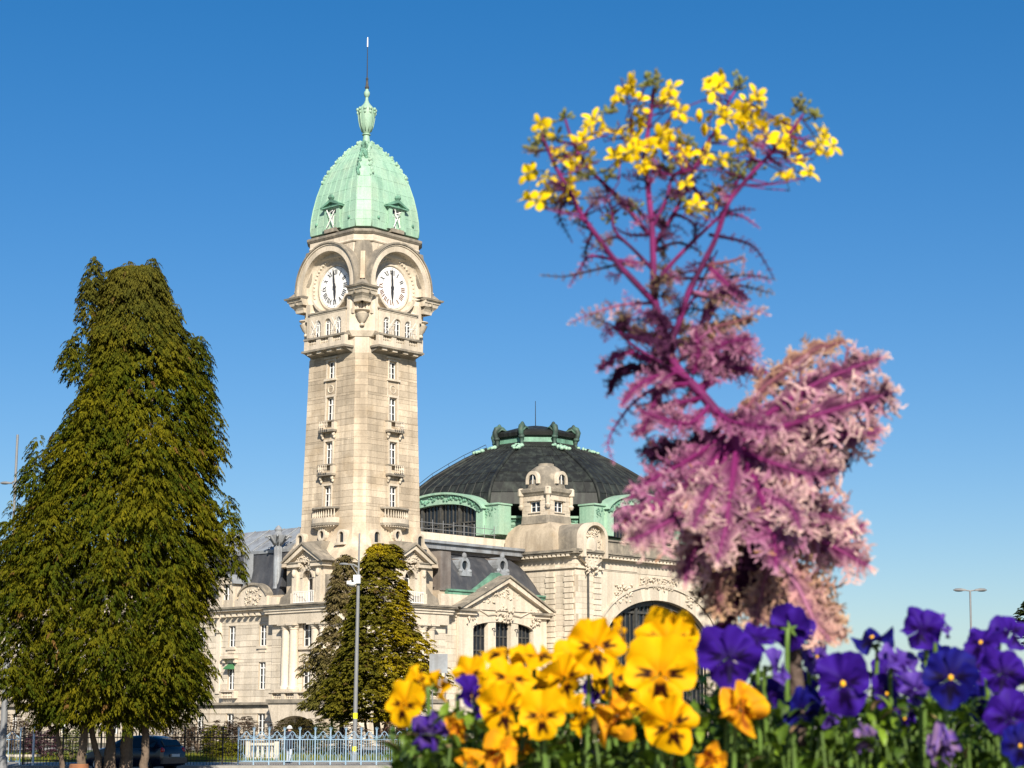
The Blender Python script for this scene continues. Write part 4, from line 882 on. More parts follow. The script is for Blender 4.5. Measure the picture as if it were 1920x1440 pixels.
# arched front between the towers
F = FRt(YF-.25); x0, x1 = XA+3.7, XB-3.7
zcrown, zspr = ZL(1126, XM, -YF), ZL(1215, XM, -YF); ax = 8.25
a = [R(180-180*i/40) for i in range(41)]
ell = lambda k, dz=0: [(XM+(ax+k)*math.cos(t), zspr+(zcrown-zspr+k)*math.sin(t)) for t in a]
zarch_top = zcor-.9
q = MB(); q.strip(F, ell(1.3), [(x0 if i == 0 else x1 if i == 40 else max(x0, min(x1, XM+(ax+1.3)*math.cos(t))), zarch_top) for i, t in enumerate(a)], -.6, 0)
q.box(F, x0, XM-ax-.0, 0, zspr, -.6, -.001); q.box(F, XM+ax, x1, 0, zspr, -.6, -.001); q.build('front_wall', M['stone'], hl)
for i in range(20):       # voussoirs
    t0, t1 = i*2, i*2+2; I = ell(0)[t0:t1+1]; O = ell(1.3)[t0:t1+1]
    q = MB(); c = Vector(I[1])*.5+Vector(O[1])*.5; sh = lambda p: tuple(c+(Vector(p)-c)*.985)
    q.strip(F, [sh(p) for p in I], [sh(p) for p in O], -.5, .06+random.uniform(-.01, .01)); q.build('voussoir', M['stone'], hl)
q = MB(); q.strip(F, ell(-.02), ell(1.28), -.5, .02); q.build('arch_bed', M['mortar'], hl)
q = MB(); q.strip(F, ell(1.31), ell(1.55), -.2, .22); q.build('archivolt', M['stone_trim'], hl)
q = MB(); q.box(F, x0, x1, zarch_top+.001, zcor, -.6, .05); q.build('frieze', M['stone'], hl)
q = MB(); q.box(F, x0+.4, XM-3.4, zarch_top+.12, zcor-.25, .04, .12); q.box(F, XM+3.4, x1-.4, zarch_top+.12, zcor-.25, .04, .12); q.build('frieze_panel', M['stone_trim'], hl)
ledge(hl, F, x0, x1, zcor, [(.2, .2), (.2, .35)], M['stone'], 'cornice'); ledge(hl, F, x0, x1, zcor+.402, [(.16, .8), (.14, .92)], M['stone_grey'], 'cornice_cap', d0=-1)
q = MB()
for i in range(32): q.box(F, x0+.1+i*.55, x0+.42+i*.55, zcor+.16, zcor+.4, .25, .74)
q.build('dentil_row', M['stone'], hl)
q = MB(); q.box(F, x0, x1, zcor+.703, zcor+1.9, -1.2, -.15); q.box(F, x0, x1, zcor+1.901, zcor+2.05, -1.3, .0); q.build('attic_wall', M['stone_grey'], hl)
q = MB(); relief(q, F, XM, zcrown+1.6, 6.0, 1.1, .12, 70, 90); relief(q, F, XM-5.5, zcrown+.4, 2.6, 1.6, .08, 26, 91); relief(q, F, XM+5.5, zcrown+.4, 2.6, 1.6, .08, 26, 92); q.build('carved_spandrel', M['stone_trim'], hl, smooth=True)
q = MB(); d = -.9
for i in range(1, 24):
    x = XM-ax+2*ax*i/24; zz_ = zspr+(zcrown-zspr)*math.sqrt(max(0, 1-((x-XM)/ax)**2)); big = i % 4 == 0
    q.box(F, x-(.16 if big else .04), x+(.16 if big else .04), 0, zz_+.1, d, d+(.35 if big else .12))
for z in (zcrown-1.2, zspr, zspr-3, zspr-6): q.box(F, XM-ax, XM+ax, z-.12, z+.12, d, d+.2)
q.strip(F, ell(-.5), ell(.05), d, d+.3); o = q.build('great_window', M['glazing'], hl)
q = MB(); q.prism(F, [(XM-ax, 0)][::1]+ell(0)+[(XM+ax, 0)], d-.1, d-.04); q.build('glass_sheet', M['glass'], o)
# body of the hall behind
WFs = Fr((0, 0, 0), (1, 0, 0), (0, -1, 0))
q = MB(); q.box(WFs, XA+.45, XB, 0, zcor, -22.8, YF-1.5); q.build('hall_body', M['stone'], hl)
# octagonal drum and dome
DX, DY = XM, 6.9
zo_ = lambda py: ZL(py, DX, DY); zfr = lambda py: ZL(py, DX-9.0, DY-9.0)
def octr(A, z, ph=0.0):
    c = A/math.cos(math.pi/8); return [Vector((DX+c*math.cos(math.pi/8+i*math.pi/4), DY+c*math.sin(math.pi/8+i*math.pi/4), z)) for i in range(8)]
A0 = 12.9
q = MB(); q.loft([octr(A0, zcor-2), octr(A0, zfr(986))]); q.build('drum', M['copper'], hl)
q = MB(); q.loft([octr(A0+.05, zfr(990)), octr(A0+.25, zfr(985)), octr(A0+.3, zfr(981)), octr(A0+.1, zfr(980.5)), octr(A0+.1, zfr(975)), octr(A0+.55, zfr(973)), octr(A0+.6, zfr(969)), octr(A0+.2, zfr(968))]); q.build('drum_cornice', M['copper'], hl)
q = MB(); rg = random.Random(3)
for side in (4, 5, 3, 2):
    r_ = octr(A0+.2, zfr(978)); a_, b_ = r_[side], r_[(side+1) % 8]
    for i in range(60):
        p = a_.lerp(b_, (i+.5)/60); q.ball(p+Vector((0, 0, rg.uniform(-.08, .08))), rg.uniform(.08, .15), rg.uniform(.08, .15), rg.uniform(.1, .2), 6, 4)
q.build('cornice_leaf_band', M['copper_dk'], hl)
tab = [(972, 12.95), (950, 12.6), (930, 11.9), (910, 10.6), (890, 8.95), (872, 7.35), (858, 5.9), (850, 5.1)]
prof = [(zo_(py), A_) for py, A_ in tab]; rows = [octr(A_, z) for z, A_ in prof]
q = MB(); q.loft([octr(A_-.08, z) for z, A_ in prof]); q.build('dome_shell', M['dome'], hl)
for side in (3, 4, 5, 2, 6):       # sheets on the sides in view
    for k in range(len(rows)-1):
        ns = 9
        for s_ in range(ns):
            i, j = side, (side+1) % 8
            P = (rows[k][i].lerp(rows[k][j], s_/ns), rows[k][i].lerp(rows[k][j], (s_+1)/ns), rows[k+1][i].lerp(rows[k+1][j], (s_+1)/ns), rows[k+1][i].lerp(rows[k+1][j], s_/ns))
            ctr = (P[0]+P[1]+P[2]+P[3])/4; n = (P[1]-P[0]).cross(P[3]-P[0]).normalized()
            if n.z < 0: n = -n
            P = [ctr+(p-ctr)*(1-.03/(p-ctr).length) for p in P]; t = random.uniform(0, .03)
            q = MB(); q.add([p-n*.07 for p in P]+[p+n*t for p in P], [(3, 2, 1, 0), (4, 5, 6, 7), (0, 1, 5, 4), (1, 2, 6, 5), (2, 3, 7, 6), (3, 0, 4, 7)]); q.build('roof_sheet', M['dome'], hl)
for side in (2, 3, 4, 5, 6, 7):
    q = MB(); q.tube([r[side]+Vector((0, 0, .04)) for r in rows], .2, 6); q.build('dome_rib', M['dome'], hl, smooth=True)
    for s_ in (1, 2, 3, 4, 5, 6, 7, 8) if side in (3, 4, 5) else ():
        q = MB(); q.tube([r[side].lerp(r[(side+1) % 8], s_/9)+Vector((0, 0, .03)) for r in rows], .05, 4); q.build('standing_seam', M['dome'], hl)
for k in (1, 3, 5):
    q = MB(); rr = rows[k]; q.loft([[p+Vector((0, 0, -.05)) for p in octr(prof[k][1]+.02, prof[k][0])], octr(prof[k][1]+.07, prof[k][0]), octr(prof[k][1]-.02, prof[k][0]+.07)], cap=False); q.build('lap_joint', M['dome'], hl)
# lantern
lt = [(852, 5.2), (851, 5.3), (849, 4.7), (845, 4.2), (838, 3.75)]
q = MB(); q.loft([octr(A_, zo_(py)) for py, A_ in lt]); q.build('lantern_neck', M['dome'], hl)
q = MB(); q.loft([octr(3.75, zo_(838)+.002), octr(3.7, zo_(829))]); q.build('lantern_band', M['copper_dk'], hl)
q = MB(); q.loft([octr(3.75, zo_(829)+.002), octr(4.0, zo_(826)), octr(4.1, zo_(820)), octr(3.9, zo_(816)), octr(2.9, zo_(811)), octr(1.5, zo_(803)), octr(.3, zo_(799))]); q.build('lantern_cap', M['dome'], hl, smooth='auto')
q = MB(); q.tube([(DX, DY, zo_(800)), (DX, DY, zo_(752))], [.05, .03], 5); q.build('lightning_rod', M['iron'], hl)
for i in range(8):
    r1 = octr(1.0, 0)[i]-Vector((DX, DY, 0)); e = Vector((r1.x, r1.y, 0)).normalized(); o = Vector((DX, DY, 0)); tn = Vector((-e.y, e.x, 0))
    pts = [(3.3, 815), (3.7, 810), (4.1, 808), (4.45, 811), (4.6, 817), (4.5, 825), (4.35, 833), (4.3, 840), (4.5, 847)]
    q = MB(); q.tube([o+e*r_+Vector((0, 0, zo_(py))) for r_, py in pts], [.12, .24, .3, .31, .29, .25, .22, .2, .2], 8)
    q.ball(o+e*4.4+Vector((0, 0, zo_(829))), .34, .34, .25); q.ball(o+e*4.1+Vector((0, 0, zo_(807))), .22, .22, .35); q.tube([o+e*3.2+tn*.5+Vector((0, 0, zo_(816))), o+e*4.0+tn*.35+Vector((0, 0, zo_(811))), o+e*4.5+tn*.1+Vector((0, 0, zo_(820)))], .12, 5); q.tube([o+e*3.2-tn*.5+Vector((0, 0, zo_(816))), o+e*4.0-tn*.35+Vector((0, 0, zo_(811))), o+e*4.5-tn*.1+Vector((0, 0, zo_(820)))], .12, 5); q.build('lantern_console', M['verdigris'], hl, smooth=True)
    q = MB(); rg = random.Random(i)
    for k in range(22):
        f = rg.random(); p = o+e*(4.7+2.2*f)+Vector((0, 0, zo_(847+12*f)+.1))+tn*rg.uniform(-.45, .45); q.ball(p, rg.uniform(.14, .3), rg.uniform(.14, .3), rg.uniform(.12, .26), 6, 4)
    q.build('garland', M['copper'], hl, smooth=True)
q = MB(); q.tube([rows[k][3].lerp(rows[k][4], .02)+Vector((-.25, .0, .5)) for k in range(1, 8)], .03, 4)
for k in range(1, 8): p = rows[k][3].lerp(rows[k][4], .02); q.tube([p, p+Vector((-.25, 0, .5))], .025, 4)
q.build('dome_handrail', M['iron'], hl)
# lunettes on the two faces of the drum
for F in (Fr((DX-A0-.8, DY, 0), (0, -1, 0), (-1, 0, 0)), Fr((DX, DY-A0-.8, 0), (1, 0, 0), (0, -1, 0))):
    zl_ = lambda py: ZL(py, DX-A0, DY); zt, z0 = zl_(931), zl_(1012); hw = 5.0
    a = [R(168-156*i/24) for i in range(25)]; zs = zl_(962); top = lambda k: [(( hw+k)*math.cos(t)/math.cos(R(12)), zs-.6+(zt-zs+.6+k-.9)*math.sin(t)) for t in a]
    q = MB(); q.strip(F, [(-hw, z0)]+top(0)+[(hw, z0)], [(-hw-.9, z0)]+top(.9)+[(hw+.9, z0)], -1.6, .55); q.build('lunette_arch', M['copper'], hl, smooth='auto')
    q = MB(); q.strip(F, top(.92), top(1.12), -2.5, .85); q.build('lunette_moulding', M['copper'], hl, smooth='auto')
    q = MB(); rg = random.Random(5)
    for (h, z) in [(x*.5+y*.5, p*.5+r*.5) for (x, p), (y, r) in zip(top(.2), top(.8))]:
        for d_ in range(3): q.ball(F.p(h+rg.uniform(-.25, .25), z+rg.uniform(-.2, .2), .56), rg.uniform(.1, .2))
    q.build('leaf_band', M['copper_dk'], hl)
    q = MB()
    for i in range(1, 20):
        x = -hw+2*hw*i/20; big = i in (5, 10, 15); zz_ = zs-.6+(zt-zs-.3)*math.sqrt(max(.02, 1-(x/hw*.978)**2))
        q.box(F, x-(.14 if big else .035), x+(.14 if big else .035), z0, zz_, -.04, .25 if big else .08)
    for z in (zs-1.5, z0+1.4): q.box(F, -hw, hw, z-.06, z+.06, -.039, .12)
    o = q.build('lunette_window', M['glazing'], hl); q = MB(); q.prism(F, [(-hw, z0)][::1]+top(0)+[(hw, z0)], -.45, -.38) if False else q.box(F, -hw-.3, hw+.3, z0, zt-.4, -.5, -.38); 
    q = MB(); q.prism(F, [(hw, z0), *top(.02)[::-1], (-hw, z0)], .0, .02) if False else None
    q = MB(); q.prism(F, [(-hw, z0)]+top(.02)+[(hw, z0)], -.10, -.04); q.build('lunette_glass', M['glass'], o)
    q = MB(); q.prism(F, [(-hw, z0)]+top(.5)+[(hw, z0)], -2.2, -.46); q.build('lunette_back', M['dome'], hl)
    for s_ in (-1, 1):
        q = MB(); q.box(F, s_*6.6-1.0, s_*6.6+1.0, zl_(1012), zl_(958), -1.5, .25); q.box(F, s_*6.6-1.1, s_*6.6+1.1, zl_(958)+.001, zl_(955), -1.6, .42); q.build('acroter_block', M['copper'], hl)
        q = MB(); relief(q, F, s_*6.6, (zl_(985)+zl_(958))/2, 1.2, .8, .25, 14, 5); q.build('acroter_carving', M['copper_dk'], hl)
# ================================================================== trees
def foliage(name, parent, centre, pts, dirs, scl, cols, mat, seed, leaf_w=.055, droop=.75, nl=11):
    """many drooping scale-leaf sprays as one crown mesh"""
    rg = np.random.default_rng(seed); V = []; Fc = []; C = []; base = 0
    tmpl = []
    for k in range(5):
        T = []
        for i in range(nl):
            s = (i+.5)/nl; ax = np.array([.55*s, 0, .10*math.sin(s*2.2)-droop*.45*s*s])
            sd = (-1 if i % 2 else 1)*rg.uniform(.2, 1.0); L = rg.uniform(.22, .42)*(1-.35*s)
            d = np.array([.55+.3*s, sd*.75, -droop*rg.uniform(.5, 1.3)]); d /= np.linalg.norm(d)
            pr = np.cross(d, np.array([rg.uniform(-.4, .4), rg.uniform(-.4, .4), 1.0])); pr /= np.linalg.norm(pr); w_ = leaf_w*rg.uniform(.7, 1.3)
            m_ = ax+d*L*.5; m_[2] += .03; e = ax+d*L; e[2] -= .04*droop
            T += [ax, m_-pr*w_, e, m_+pr*w_]
        tmpl.append(np.array(T))
    n = len(pts); ti = rg.integers(0, 5, n)
    for k in range(5):
        sel = np.where(ti == k)[0]
        if not len(sel): continue
        T = tmpl[k]; d = dirs[sel]; ca, sa = np.cos(d)[:, None], np.sin(d)[:, None]; sc = scl[sel][:, None]
        X = (T[None, :, 0]*ca-T[None, :, 1]*sa)*sc; Y = (T[None, :, 0]*sa+T[None, :, 1]*ca)*sc; Z = T[None, :, 2]*sc
        P = np.stack([X, Y, Z], -1)+pts[sel][:, None, :]
        V.append(P.reshape(-1, 3)); m = len(sel)*len(T)
        Fc.append((np.arange(m).reshape(-1, 4))+base); base += m
        cc = np.repeat(cols[sel], len(T), 0)*rg.uniform(.75, 1.3, (m//4, 1)).repeat(4, 0); C.append(cc)
    V = np.concatenate(V)-np.array(centre); Fc = np.concatenate(Fc); C = np.concatenate(C)
    me = bpy.data.meshes.new(name); me.vertices.add(len(V)); me.vertices.foreach_set('co', V.astype(np.float32).ravel())
    me.loops.add(Fc.size); me.loops.foreach_set('vertex_index', Fc.astype(np.int32).ravel())
    me.polygons.add(len(Fc)); me.polygons.foreach_set('loop_start', np.arange(0, Fc.size, 4, dtype=np.int32))
    me.update(calc_edges=True)
    at = me.color_attributes.new('Col', 'FLOAT_COLOR', 'POINT'); at.data.foreach_set('color', np.c_[C, np.ones(len(C))].astype(np.float32).ravel())
    me.materials.append(mat); return link(name, me, parent)
m_leaf = material('conifer_foliage', (.1, .1, .1), .75, vcol=True, grain=0, trans=.22, spec=.04)
m_bark = material('grey_brown_bark', (.165, .12, .085), .95, streak=(.05, .035, .025), streak_amt=.8, bump=.8, bump_scale=10, grain=.25)
def crown_points(px_c, Y, table, spires, n, seed, depth_k=.8, lump=.16, per=15, reach=1.3, drop=.75):
    """sprays along drooping boughs; the crown's left and right outline follow rows of (py, left px, right px)"""
    rg = np.random.default_rng(seed); py = np.array([t[0] for t in table], float); sc = Y/FPX
    lx = np.array([(px_c-t[1])*sc for t in table]); rx = np.array([(t[2]-px_c)*sc for t in table]); avg = (lx+rx)/2
    x0 = PT(px_c, 1200, Y).x
    nb = n//per; w_ = avg+.3; cdf = np.cumsum(w_); cdf /= cdf[-1]
    idx = np.interp(rg.random(nb), np.r_[0, cdf], np.r_[py[0], py]); az = rg.random(nb)*2*np.pi
    L = np.interp(idx, py, lx); Rr = np.interp(idx, py, rx); A = np.interp(idx, py, avg)*depth_k; ca = np.cos(az); rxx = np.where(ca > 0, Rr, L); z = np.array([ZW(p, Y) for p in idx])
    lum = 1+lump*(np.sin(az*5+z*1.3)*.5+np.sin(az*9-z*2.1+1)*.35+np.sin(z*3.3+az*3)*.3)
    rad = rg.uniform(.80, 1.03, nb)*np.minimum(lum, 1.05)
    ex, ey = x0+rxx*ca*rad, Y+A*np.sin(az)*rad                      # bough tips
    P, D, B = [], [], []
    ln = reach*rg.uniform(.6, 1.2, nb)*np.clip(np.hypot(rxx*ca, A*np.sin(az))/2.2, .45, 1.1)
    for k in range(per):
        s_ = rg.random(nb)**.75; side = rg.normal(0, .26, nb)*ln*(1.15-.6*s_)
        px_, py_ = ex-np.cos(az)*ln*(1-s_)-np.sin(az)*side, ey-np.sin(az)*ln*(1-s_)+np.cos(az)*side
        pz = z+drop*ln*(.55*(1-s_)-.75*s_*s_+.22)-np.abs(side)*.45
        P.append(np.stack([px_, py_, pz], -1)); D.append(az+side*.9/ln); B.append(np.arange(nb))
    m = n//4; idc = np.interp(rg.random(m), np.r_[0, cdf], np.r_[py[0], py]); a = rg.random(m)*2*np.pi; r_ = rg.uniform(.25, .78, m)   # shaded inner twigs
    P.append(np.stack([x0+np.where(np.cos(a) > 0, np.interp(idc, py, rx), np.interp(idc, py, lx))*np.cos(a)*r_, Y+np.interp(idc, py, avg)*depth_k*np.sin(a)*r_, np.array([ZW(p, Y) for p in idc])], -1)); D.append(a); B.append(rg.integers(0, nb, m))
    for q_, (sx, sy, wd, yb, off, m) in enumerate(spires):
        t = rg.random(m)**.6; a = rg.random(m)*2*np.pi; c = PT(sx, sy, Y); zt, zb = ZW(sy, Y), ZW(yb, Y)
        r = wd*sc*(t**.75)*rg.uniform(.35, 1.05, m)
        P.append(np.stack([c.x+r*np.cos(a), Y+off+r*np.sin(a), zt+(zb-zt)*t], -1)); D.append(a); B.append(np.full(m, nb+q_))
    global BOUGH; BOUGH = rg.random(nb+len(spires)+1)[np.concatenate(B)]
    return np.concatenate(P), np.concatenate(D)
def limb(q, pts, r0, r1, n=7, seed=0):
    rg = random.Random(seed); m = len(pts); q.tube(pts, [r0+(r1-r0)*i/(m-1) for i in range(m)], n)

# ---- the big weeping cypress on the left
YT = 76.0; base = PT(225, 1500, YT); base.z = G
tree = empty('conifer_tree', base, label='huge weeping dark green conifer with several trunks filling the left side', cat='tree')
tab = [(508, 184, 284), (526, 168, 298), (550, 158, 306), (578, 155, 314), (605, 150, 334), (630, 142, 352), (655, 148, 378), (690, 146, 388), (730, 130, 392), (770, 112, 400), (815, 84, 408), (850, 62, 410), (890, 56, 402),
       (930, 40, 420), (965, 14, 432), (1000, -4, 442), (1040, -20, 438), (1080, -24, 424), (1130, -26, 414), (1180, -26, 412), (1230, -24, 420), (1270, -14, 414), (1300, 14, 408), (1330, 50, 392), (1355, 90, 350)]
spires = [(176, 480, 15, 560, 0, 190), (168, 520, 14, 600, 0, 110), (196, 500, 12, 560, .4, 90), (216, 494, 14, 560, .3, 120), (245, 486, 14, 560, -.2, 130), (266, 502, 12, 560, .3, 90), (288, 480, 19, 575, 0, 230), (300, 520, 16, 600, 0, 120), (328, 568, 30, 720, -.4, 220), (374, 624, 32, 770, .2, 330), (152, 600, 30, 710, .2, 190), (136, 628, 20, 690, 0, 90),
          (400, 745, 26, 860, 0, 120), (76, 812, 34, 930, -.2, 150), (62, 850, 26, 930, 0, 80), (428, 920, 26, 1030, 0, 120), (442, 980, 20, 1080, 0, 110), (26, 935, 40, 1060, 0, 160), (200, 700, 60, 900, -2.2, 300), (300, 800, 60, 1000, -2.8, 320), (130, 950, 60, 1150, -3.0, 320), (240, 1000, 70, 1250, -3.6, 360), (350, 1050, 60, 1290, -3.2, 320), (60, 1080, 60, 1300, -2.6, 280)]
tab = [(p, l+9, r-(10 if p < 900 else 24)) for p, l, r in tab]
P, D = crown_points(225, YT, tab, spires, 27000, 11, per=7, reach=.85, drop=.85)
rg = np.random.default_rng(5); n = len(P)
zz = (P[:, 2]-G)/21
hue = rg.random(n)*.5+BOUGH*.5; patch = .5+.5*np.sin(P[:, 0]*1.7+P[:, 2]*.9)*np.sin(P[:, 2]*1.3-P[:, 0]*.6)
c_g, c_y, c_b = np.array([.040, .054, .004]), np.array([.150, .126, .006]), np.array([.135, .075, .022])
f = np.clip(hue*1.0+patch*.4-.35, 0, 1)[:, None]; cols = c_g*(1-f)+c_y*f
br = (hue > .93) | ((hue > .90) & (zz < .45)); cols[br] = c_b
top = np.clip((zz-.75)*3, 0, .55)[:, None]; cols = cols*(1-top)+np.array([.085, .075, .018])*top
foliage('crown', tree, base, P, D+rg.normal(0, .35, n), rg.uniform(.36, .74, n), cols, m_leaf, 21, leaf_w=.05, droop=1.15, nl=11)
def trunk(path, r0, r1, Yo=0.0, parent=tree, b=base, Y=YT, name='trunk', seed=0):
    pts = [PT(px, py, Y+Yo+o)-b for px, py, o in path]
    rgl = random.Random(seed); q = MB(); m = len(pts); fine = []
    for i in range(m-1):
        for k in range(4): fine.append(pts[i].lerp(pts[i+1], k/4)+Vector((rgl.uniform(-.03, .03), rgl.uniform(-.03, .03), 0)))
    fine.append(pts[-1]); N = len(fine)
    q.tube(fine, [(r0+(r1-r0)*i/(N-1))*rgl.uniform(.92, 1.08) for i in range(N)], 10); return q.build(name, m_bark, parent, smooth=True)
trunk([(152, 1475, 0), (153, 1420, 0), (160, 1360, .2), (172, 1290, .3), (195, 1000, 0), (215, 600, 0)], .20, .06, -.4, seed=1)
trunk([(182, 1472, 0), (184, 1420, 0), (172, 1380, 0), (176, 1340, .1), (200, 1240, .3), (240, 800, 0)], .15, .05, .3, seed=2)
trunk([(205, 1475, 0), (207, 1410, 0), (204, 1340, .2), (215, 1200, .4), (250, 700, 0)], .26, .06, .5, seed=3)
trunk([(238, 1475, 0), (236, 1400, 0), (246, 1330, .1), (258, 1200, .3), (290, 700, 0)], .30, .06, .9, seed=4)
trunk([(268, 1472, 0), (271, 1420, 0), (274, 1370, .1), (272, 1300, .1), (300, 1000, 0), (330, 800, 0)], .20, .05, -.6, seed=5)
trunk([(120, 1470, 0), (116, 1425, 0), (108, 1380, 0), (102, 1330, 0), (90, 1150, 0)], .12, .05, -.2, seed=6)
for i, (a, b_) in enumerate((((105, 1380), (60, 1300)), ((160, 1350), (120, 1260)), ((240, 1340), (330, 1240)), ((272, 1330), (350, 1290)), ((175, 1360), (140, 1300)), ((270, 1360), (330, 1330)))):
    trunk([(a[0], a[1], 0), ((a[0]+b_[0])/2, (a[1]+b_[1])/2+6, 0), (b_[0], b_[1], 0)], .08, .03, -.2, name='branch', seed=20+i)
# sawn stump at its foot
eb = PT(148, 1440, 73.5); eb.z = G
ed = empty('tree_stump', eb, label='low sawn orange brown stump at the foot of the big conifer trunks', cat='stump')
m_wood = material('cut_timber', (.34, .17, .075), .8, stain=(.2, .08, .035), stain_amt=.7, stain_scale=6, bump=.3)
H_ = ZW(1433, 73.5)-G; q = MB(); q.lathe((0, 0, 0), [(.5, 0), (.42, .15), (.37, .4), (.36, H_-.03), (.35, H_-.001)], 16); q.build('stump_bark', material('reddish_bark', (.26, .11, .05), .9, streak=(.08, .035, .02), streak_amt=.7, bump=.6), ed, smooth='auto')
q = MB(); q.lathe((0, 0, 0), [(.34, H_-.05), (.34, H_+.01)], 16); q.build('cut_face', m_wood, ed)

# ---- golden conifer in front of the pavilion, and a dull brown one beside it
YG = 116.0; base = PT(705, 1390, YG); base.z = G
tree2 = empty('conifer_tree', base, label='golden green conifer standing right of the grey lamp post before the tower', cat='tree')
tab = [(1026, 700, 742), (1040, 688, 750), (1060, 676, 757), (1090, 668, 762), (1120, 660, 768), (1150, 650, 772), (1180, 642, 784), (1205, 640, 802), (1235, 632, 815), (1260, 622, 826), (1285, 606, 812), (1310, 598, 800), (1335, 612, 780), (1352, 640, 750)]
spires = [(738, 1018, 14, 1070, 0, 60), (700, 1024, 14, 1080, 0, 60), (718, 1022, 16, 1080, -.3, 60), (795, 1182, 24, 1250, 0, 90), (830, 1244, 16, 1285, -.2, 60), (680, 1120, 30, 1260, -2.2, 140), (740, 1130, 34, 1290, -2.4, 160), (700, 1200, 40, 1330, -2.6, 160), (775, 1220, 34, 1330, -2.0, 140), (650, 1240, 30, 1340, -2.0, 110)]
P, D = crown_points(705, YG, tab, spires, 7600, 31, lump=.24, per=12, reach=1.0, drop=.6)
rg = np.random.default_rng(6); n = len(P); hue = rg.random(n)*.4+BOUGH*.6
right = np.clip((P[:, 0]-base.x+.5)/3.2, 0, 1); toph = np.clip((P[:, 2]-ZW(1075, YG))/2.0, 0, 1)  # brighter gold on right side and top: sunlight painted into the crown's colour
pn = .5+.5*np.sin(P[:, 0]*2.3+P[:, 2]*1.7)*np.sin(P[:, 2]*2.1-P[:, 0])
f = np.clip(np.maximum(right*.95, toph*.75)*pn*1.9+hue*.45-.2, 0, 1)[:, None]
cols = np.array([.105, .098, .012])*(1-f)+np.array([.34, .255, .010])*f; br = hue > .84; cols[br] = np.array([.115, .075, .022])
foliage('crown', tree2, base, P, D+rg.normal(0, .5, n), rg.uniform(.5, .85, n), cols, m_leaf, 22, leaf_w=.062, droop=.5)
trunk([(708, 1388, 0), (706, 1340, 0), (712, 1250, 0), (718, 1060, 0)], .26, .05, 0, tree2, base, YG, seed=7)
trunk([(722, 1388, 0), (725, 1340, 0), (738, 1260, 0), (760, 1180, 0)], .14, .04, .3, tree2, base, YG, seed=8)
trunk([(690, 1388, 0), (682, 1330, 0), (668, 1260, 0)], .10, .04, .2, tree2, base, YG, seed=9)
YB = 119.5; base = PT(636, 1390, YB); base.z = G
tree3 = empty('conifer_tree', base, label='thin dull brownish conifer left of the grey lamp post, before the pavilion', cat='tree')
tab = [(1046, 648, 662), (1070, 634, 668), (1095, 620, 670), (1120, 618, 672), (1150, 610, 672), (1185, 604, 672), (1215, 592, 670), (1245, 580, 668), (1275, 584, 666), (1300, 580, 660), (1325, 584, 656), (1345, 596, 650)]
spires = [(655, 1040, 10, 1080, 0, 30), (625, 1090, 14, 1150, 0, 50), (578, 1225, 14, 1265, 0, 60), (580, 1285, 16, 1330, 0, 60), (605, 1180, 14, 1230, -.6, 50), (640, 1180, 24, 1300, -1.2, 100)]
P, D = crown_points(636, YB, tab, spires, 2000, 41, lump=.3, per=10, reach=1.0)
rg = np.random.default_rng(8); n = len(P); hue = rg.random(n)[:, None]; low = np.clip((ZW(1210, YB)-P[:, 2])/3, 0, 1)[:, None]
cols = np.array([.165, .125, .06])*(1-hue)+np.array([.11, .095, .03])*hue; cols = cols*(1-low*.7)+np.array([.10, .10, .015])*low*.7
foliage('crown', tree3, base, P, D+rg.normal(0, .5, n), rg.uniform(.5, .95, n), cols, m_leaf, 23, leaf_w=.05, droop=.7)
trunk([(640, 1388, 0), (640, 1330, 0), (645, 1200, 0), (654, 1050, 0)], .16, .03, 0, tree3, base, YB, seed=10)
trunk([(626, 1388, 0), (620, 1330, 0), (605, 1250, 0)], .09, .03, .2, tree3, base, YB, seed=12)
# ---- dark tree at the far right edge
YR = 150.0; base = PT(1990, 1395, YR); base.z = G
tree4 = empty('broadleaf_tree', base, label='dark tree just entering at the right edge of the picture behind the violet pansies', cat='tree')
tab = [(1085, 1960, 2020), (1110, 1935, 2045), (1140, 1918, 2062), (1180, 1912, 2070), (1230, 1915, 2068), (1280, 1925, 2060), (1320, 1950, 2035)]
P, D = crown_points(1990, YR, tab, [(1920, 1136, 14, 1170, 0, 60)], 1700, 51, lump=.25); rg = np.random.default_rng(9); n = len(P); hue = rg.random(n)[:, None]
foliage('crown', tree4, base, P, D+rg.normal(0, .8, n), rg.uniform(.7, 1.2, n), np.array([.03, .045, .012])*(1-hue)+np.array([.05, .06, .02])*hue, m_leaf, 24, leaf_w=.10, droop=.3)
trunk([(1990, 1395, 0), (1988, 1330, 0), (1992, 1150, 0)], .3, .06, 0, tree4, base, YR, seed=11)

